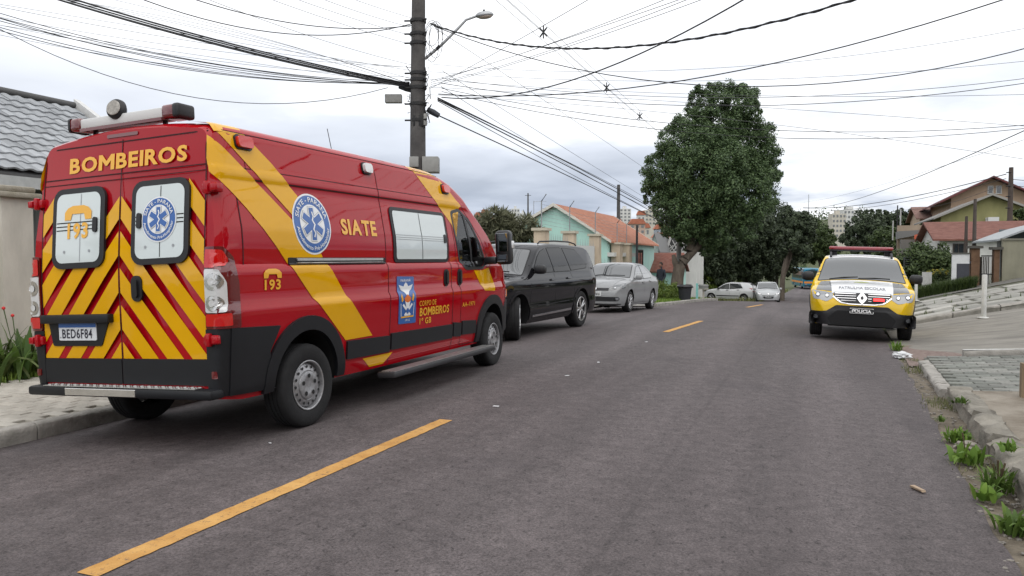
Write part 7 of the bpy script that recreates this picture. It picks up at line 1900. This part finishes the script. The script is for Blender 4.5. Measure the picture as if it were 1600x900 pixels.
for t in (((130, -40, 12), (394, 46), (648, 36, PD)), ((200, -40, 12), (437, 33), (650, 39, PD))): cable('slack dark cable high above the ambulance roof, ending at the pole top', t[0], t[1], t[2], .011, CBL, 'slack cables to the pole top')
for t in (((300, -48, 10), (530, 36), (652, 72, PD)), ((340, -48, 10), (552, 29), (652, 58, PD)), ((390, -48, 10), (580, 25), (653, 45, PD)), ((430, -48, 10), (600, 15), (654, 31, PD)), ((180, -60, 10), (480, 55), (650, 103, PD)), ((-100, -10, 12), (350, 72), (648, 106, PD))): cable('thin taut line rising left from the pole, ' + {72: 'fourth from the top', 58: 'third from the top', 45: 'second from the top', 31: 'topmost on the pole', 103: 'fifth from the top', 106: 'lowest and longest'}[t[2][1]], t[0], t[1], t[2], .005, CBG, 'thin taut lines left of the pole')
r = random.Random(77)
for k in range(9): cable('fine slack line in the tangle left of the utility pole', (-140 + r.uniform(-20, 20), -60 + k * 11, 13.3), (r.uniform(280, 420), 40 + k * 9 + r.uniform(-8, 8)), (642, 96 + r.uniform(0, 44), PD), .0045, CBG, 'fine lines left of the pole')
for k in range(5): cable('fine line reaching the utility pole from the right, ' + ('highest', 'second highest', 'third', 'second lowest', 'lowest')[k] + ' at the right edge', (672, 100 + k * 12, PD), (r.uniform(900, 1000), 112 + k * 14), (1720, 20 + k * 62, 13), .0045, CBG, 'fine lines right of the pole')
cable('thick twisted cable sagging across the street from the pole top', (672, 37, PD), (895, 76), (1400, -22, 9), .016, CBL, twist=1)
cable('dark cable rising steeply from the pole to the upper right', (690, 152, PD), (924, 115), (1230, -42, 9), .013)
cable('dark cable sagging past the tree top to the right edge', (678, 41, PD), (1150, 135), (1700, 47, 13), .011)
cable('dark cable sagging from the pole and rising to the top right corner', (685, 147, PD), (1060, 127), (1640, -25, 10.5), .012)
for k, (u, um, vm) in enumerate(((1021, 860, 68), (1051, 880, 62), (1057, 885, 70), (1083, 890, 72), (918, 800, 68))): cable('thin taut line fanning up from the pole, ' + ('second from the left', 'third from the left', 'second from the right', 'rightmost of the five', 'leftmost of the five')[k], (673, 126 + k * 3, PD), (um, vm), (u + 60, -18 if k < 4 else -35, 9), .0055, CBG, 'thin lines fanning right of the pole')
cable('upper of two slack lines crossing the tree crown', (690, 122, PD), (1244, 151), (1700, 109, 14), .0065, CBG); cable('lower of two slack lines crossing the tree crown', (690, 130, PD), (1188, 165), (1700, 114, 13.8), .008)
cable('upper of two level lines right of the tree crown', (690, 138, PD), (1250, 205), (1700, 186, 15), .0075); cable('lower of two level lines right of the tree crown', (690, 143, PD), (1280, 217), (1700, 188, 15), .0075)
for k, (v0, um, vm, u1, v1) in enumerate(((153, 790, 205, 1062, 352), (156, 777, 203, 1062, 356), (158, 800, 222, 1062, 359), (155, 810, 215, 1062, 348))): cable('cable of the bundle running down the street from the pole to the large tree', (684, v0, PD), (um, vm), (u1, v1, 40), .017 if k < 2 else .01, CBL, 'bundle along the street')
cable('dark cable from the blue splice case running down the street', (686, 181, PD), (790, 229), (1062, 362, 40), .016)
for t in (((689, 135, PD), (800, 205), (1060, 345, 40)), ((680, 44, PD), (870, 170), (1060, 300, 42)), ((690, 110, PD), (880, 230), (1060, 340, 42))): cable('thin line dropping diagonally from the pole to the large tree, starting ' + {135: 'lowest', 44: 'highest', 110: 'between the other two'}[t[0][1]], t[0], t[1], t[2], .0065, CBG, 'thin diagonal lines')
# medium-voltage lines with spacers, parallel to the street
for k in range(4):
    A = Vector((-8.35 + (k % 2) * .28, 6, 9.0 + (k // 2) * .30)); B = Vector((-8.1 + (k % 2) * .28, 75, 8.4 + (k // 2) * .30))
    bm = bmesh.new(); b_tube(bm, [A.lerp(B, t / 24) + Vector((0, 0, -1.4 * (t / 24) * (1 - t / 24))) for t in range(25)], .007, 5); tag(bm_obj('power_line', bm, CBG, smooth=True), 'thin power line with spacers running along the street above the cables', 'cable', 'power lines along the street')
for i, Y_ in enumerate((23.5, 31.5, 38.0, 43.5)):
    t = (Y_ - 6) / 69; c = Vector((-8.35 + .25 * t + .14, Y_, 9.0 - .6 * t - 1.4 * t * (1 - t) + .15))
    s = thing('line_spacer', ('dark spacer on the power lines nearest the camera', 'second dark spacer along the power lines', 'third dark spacer, left of the tree crown', 'farthest dark spacer, at the edge of the tree crown')[i], 'spacer', c)
    q = bmesh.new(); b_tube(q, [(-.12, 0, -.14), (.12, 0, .14)], .026, 6); b_tube(q, [(.12, 0, -.14), (-.12, 0, .14)], .026, 6); b_tube(q, [(0, 0, -.2), (0, 0, .22)], .022, 6); bm_obj('cross', q, PBLK, s)
cable('dark cable descending from the right edge to the horizon mast', (1700, 158, 16), (1400, 290), (1255, 324, 80), .016); cable('thin line beside the dark descending cable', (1700, 185, 16), (1400, 282), (1255, 316, 80), .007, CBG)
cable('cable from the right utility pole towards the horizon mast', (1572, 272, 43), (1420, 308), (1255, 325, 85), .03); cable('second cable from the right pole towards the horizon', (1572, 279, 43), (1420, 314), (1255, 329, 85), .02); cable('thin service line from the right pole to the far poles', (1572, 286, 43), (1480, 318), (1402, 328, 70), .015, CBG)
for t in (((1580, 280, 43), (1640, 284), (1720, 282, 42)), ((1580, 290, 43), (1640, 294), (1720, 296, 42))): cable('short line leaving the right utility pole past the photo edge', t[0], t[1], t[2], .02, CBG, 'lines right of the right pole')
# --- waste bin, small table, posts by the large tree
a = px(1070, 470, 31.3); a.z = g(a.y) + .06
wb = thing('waste_bin', 'dark grey waste bin lined with a black bag at the far left kerb', 'bin', a); BINM = mat('bin_plastic', (.022, .024, .028), .6, bump=.5, bscale=9)
lathe('body', [(.20, 0), (.23, .1), (.26, .45), (.29, .60)], BINM, wb, 18, 'Z'); q = bmesh.new(); r = random.Random(3)
b_lathe(q, [(.29, .58), (.33, .60), (.32, .66), (.28, .70), (.15, .71), (.001, .69)], 18, 'Z')
for v in q.verts: v.co += Vector((r.uniform(-.02, .02), r.uniform(-.02, .02), r.uniform(-.02, .02)))
bm_obj('bag', q, mat('bin_bag', (.012, .012, .014), .35), wb, smooth=True)
a = px(1089, 468, 33.5); tp = thing('post', 'short turquoise post beside the waste bin', 'post', (a.x, a.y, g(a.y) + .05)); box('shaft', -.045, .045, -.045, .045, 0, .78, mat('turquoise_paint', (.20, .45, .42), .7, var=.1), tp)
a = px(1099, 468, 33.8); st = thing('bird_table', 'small pale table on one leg beside the turquoise post', 'table', (a.x, a.y, g(a.y) + .05)); box('leg', -.04, .04, -.04, .04, 0, .52, mat('pale_wood', (.40, .37, .32), .8), st); box('tray', -.2, .2, -.18, .18, .522, .56, MATS['pale_wood'], st); lathe('dish', [(.2, .56), (.22, .70), (.19, .74), (.16, .70)], mat('dish_grey', (.20, .20, .19), .8), st, 14, 'Z')
# --- the person by the hedge
def person():
    b = px(1033, 470, 36.5); b.z = g(b.y) + .05; root = thing('person', 'person in dark jacket standing behind the clipped hedge by the large tree', 'person', b, (0, 0, R(150)))
    V = [(0, 0, .92), (0, 0, 1.12), (0, .02, 1.34), (0, .03, 1.46), (0, .03, 1.55), (0, .05, 1.62), (0, .05, 1.72), (-.10, 0, .88), (-.11, .02, .48), (-.11, -.02, .07), (-.12, .14, .03), (.10, 0, .88), (.12, -.02, .48), (.12, .0, .07), (.14, .16, .03),
         (-.19, .02, 1.40), (-.24, 0, 1.12), (-.20, .14, .92), (-.18, .20, .85), (.19, .02, 1.40), (.25, -.01, 1.12), (.23, .10, .88), (.22, .15, .80)]
    E = [(0, 1), (1, 2), (2, 3), (3, 4), (4, 5), (5, 6), (0, 7), (7, 8), (8, 9), (9, 10), (0, 11), (11, 12), (12, 13), (13, 14), (2, 15), (15, 16), (16, 17), (17, 18), (2, 19), (19, 20), (20, 21), (21, 22)]
    Rr = [(.16, .12), (.15, .11), (.17, .12), (.07, .07), (.06, .06), (.085, .10), (.075, .09), (.095, .095), (.065, .07), (.045, .05), (.04, .04), (.095, .095), (.065, .07), (.045, .05), (.04, .04), (.07, .07), (.052, .052), (.04, .04), (.035, .03), (.07, .07), (.052, .052), (.04, .04), (.035, .03)]
    me = bpy.data.meshes.new('body'); me.from_pydata(V, E, []); o = mesh_obj('body', me, mat('jacket_dark', (.018, .022, .032), .85), root)
    sk = o.modifiers.new('skin', 'SKIN'); sk.use_smooth_shade = True; o.modifiers.new('sub', 'SUBSURF').render_levels = 2
    sv = me.skin_vertices[0].data
    for i, rr in enumerate(Rr): sv[i].radius = rr
    sv[0].use_root = True
    sm = mat('skin', (.20, .10, .07), .6); q = bmesh.new(); bmesh.ops.create_uvsphere(q, u_segments=16, v_segments=12, radius=1)
    for v in q.verts: v.co = Vector((v.co.x * .082, v.co.y * .10 + .055, v.co.z * .125 + 1.66))
    hd = bm_obj('head', q, sm, root, smooth=True)
    q = bmesh.new(); bmesh.ops.create_cone(q, segments=8, radius1=.018, radius2=.004, depth=.04, matrix=Matrix.Translation((0, .165, 1.655)) @ Matrix.Rotation(R(-90), 4, 'X')); bm_obj('nose', q, sm, hd)
    q = bmesh.new(); bmesh.ops.create_uvsphere(q, u_segments=16, v_segments=10, radius=1)
    for v in q.verts: v.co = Vector((v.co.x * .09, v.co.y * .105 + .035, v.co.z * .11 + 1.70))
    bm_obj('hair', q, mat('hair_dark', (.02, .013, .01), .8), hd, smooth=True)
    for i in (18, 22):
        p = Vector(V[i])
        for k in range(5):
            a = (k - 2) * .018; L_ = (.055, .075, .08, .075, .06)[k]; q0 = p + Vector((a, .0, -.03)); tube('finger', [q0, q0 + Vector((a * .2, .015, -L_ * .5)), q0 + Vector((0, .005, -L_))], [.009, .0085, .007], sm, root, 6)
person()
# --- litter
def chip(name, label, u, v, l, w, h, m, rot, cat):
    p = hit(u, v, .0); root = bmesh.new(); b_box(root, -l / 2, l / 2, -w / 2, w / 2, .008, .008 + h, min(h, w) * .2, 1); r = random.Random(u)
    for q in root.verts: q.co += Vector((r.uniform(-1, 1) * l * .04, r.uniform(-1, 1) * w * .1, 0))
    o = bm_obj(name, root, m, None, p, (0, 0, rot), angle=40); return tag(o, label, cat)
chip('wood_offcut', 'small splintered piece of pale wood lying on the asphalt', 1434, 767, .022 + .10, .032, .014, mat('offcut_wood', (.36, .27, .19), .85, var=.15, vscale=20), R(118), 'wood')
def crumple(label, u, v, s, m, seed):
    p = hit(u, v); q = bmesh.new(); bmesh.ops.create_icosphere(q, subdivisions=3, radius=1); r = np.random.default_rng(seed)
    ph = r.uniform(0, 6, (5, 4))
    for vv in q.verts:
        k = 1 + .28 * sum(math.sin(vv.co.x * (3 + i) + ph[i, 0]) * math.sin(vv.co.y * (4 + i) + ph[i, 1]) * math.cos(vv.co.z * (3.5 + i) + ph[i, 2]) for i in range(5)); vv.co = Vector((vv.co.x * s * 1.3 * k, vv.co.y * s * k, max(.0, vv.co.z * k * s * .6 + s * .5)))
    tag(bm_obj('litter', q, m, None, p, angle=25), label, 'litter')
LIT = mat('litter_white', (.62, .63, .64), .6)
crumple('crumpled white plastic lying at the kerb before the police car', 1408, 560, .085, LIT, 1)
crumple('small stone lying in the right gutter among the weeds', 1512, 703, .06, mat('gutter_stone', (.24, .22, .19), .9), 2)
for i, (u, v, s, lab) in enumerate(((775, 636, .028, 'white scrap of paper on the asphalt below the black vehicle'), (886, 588, .026, 'white scrap on the asphalt in front of the black vehicle wheel'), (935, 567, .028, 'white scrap on the asphalt below the silver saloon'), (422, 694, .014, 'tiny white scrap near the rear wheel of the ambulance'), (92, 677, .014, 'tiny pale scrap at the foot of the left kerb'), (1010, 535, .03, 'pale scrap left of the second lane dash'))):
    chip('litter', lab, u, v, s * 2, s, .004, LIT, i * .9, 'litter')
# pebbles along the gutter
q = bmesh.new(); r = random.Random(12)
for i in range(420):
    y = r.uniform(3, 12.4); x = rk(y) + r.uniform(-.05, .24); s = r.uniform(.004, .016)
    m4 = Matrix.Translation((x, y, H(x, y) - .004 + s * .3)) @ Matrix.Rotation(r.uniform(0, 6), 4, 'Z') @ Matrix.Diagonal((s * r.uniform(.8, 1.6), s, s * .6, 1)); bmesh.ops.create_icosphere(q, subdivisions=1, radius=1, matrix=m4)
tag(bm_obj('gravel', q, mat('gravel', (.12, .11, .10), .9, col2=(.26, .24, .21), vscale=9)), 'loose grit and pebbles along the right gutter', 'gravel', kind='stuff')
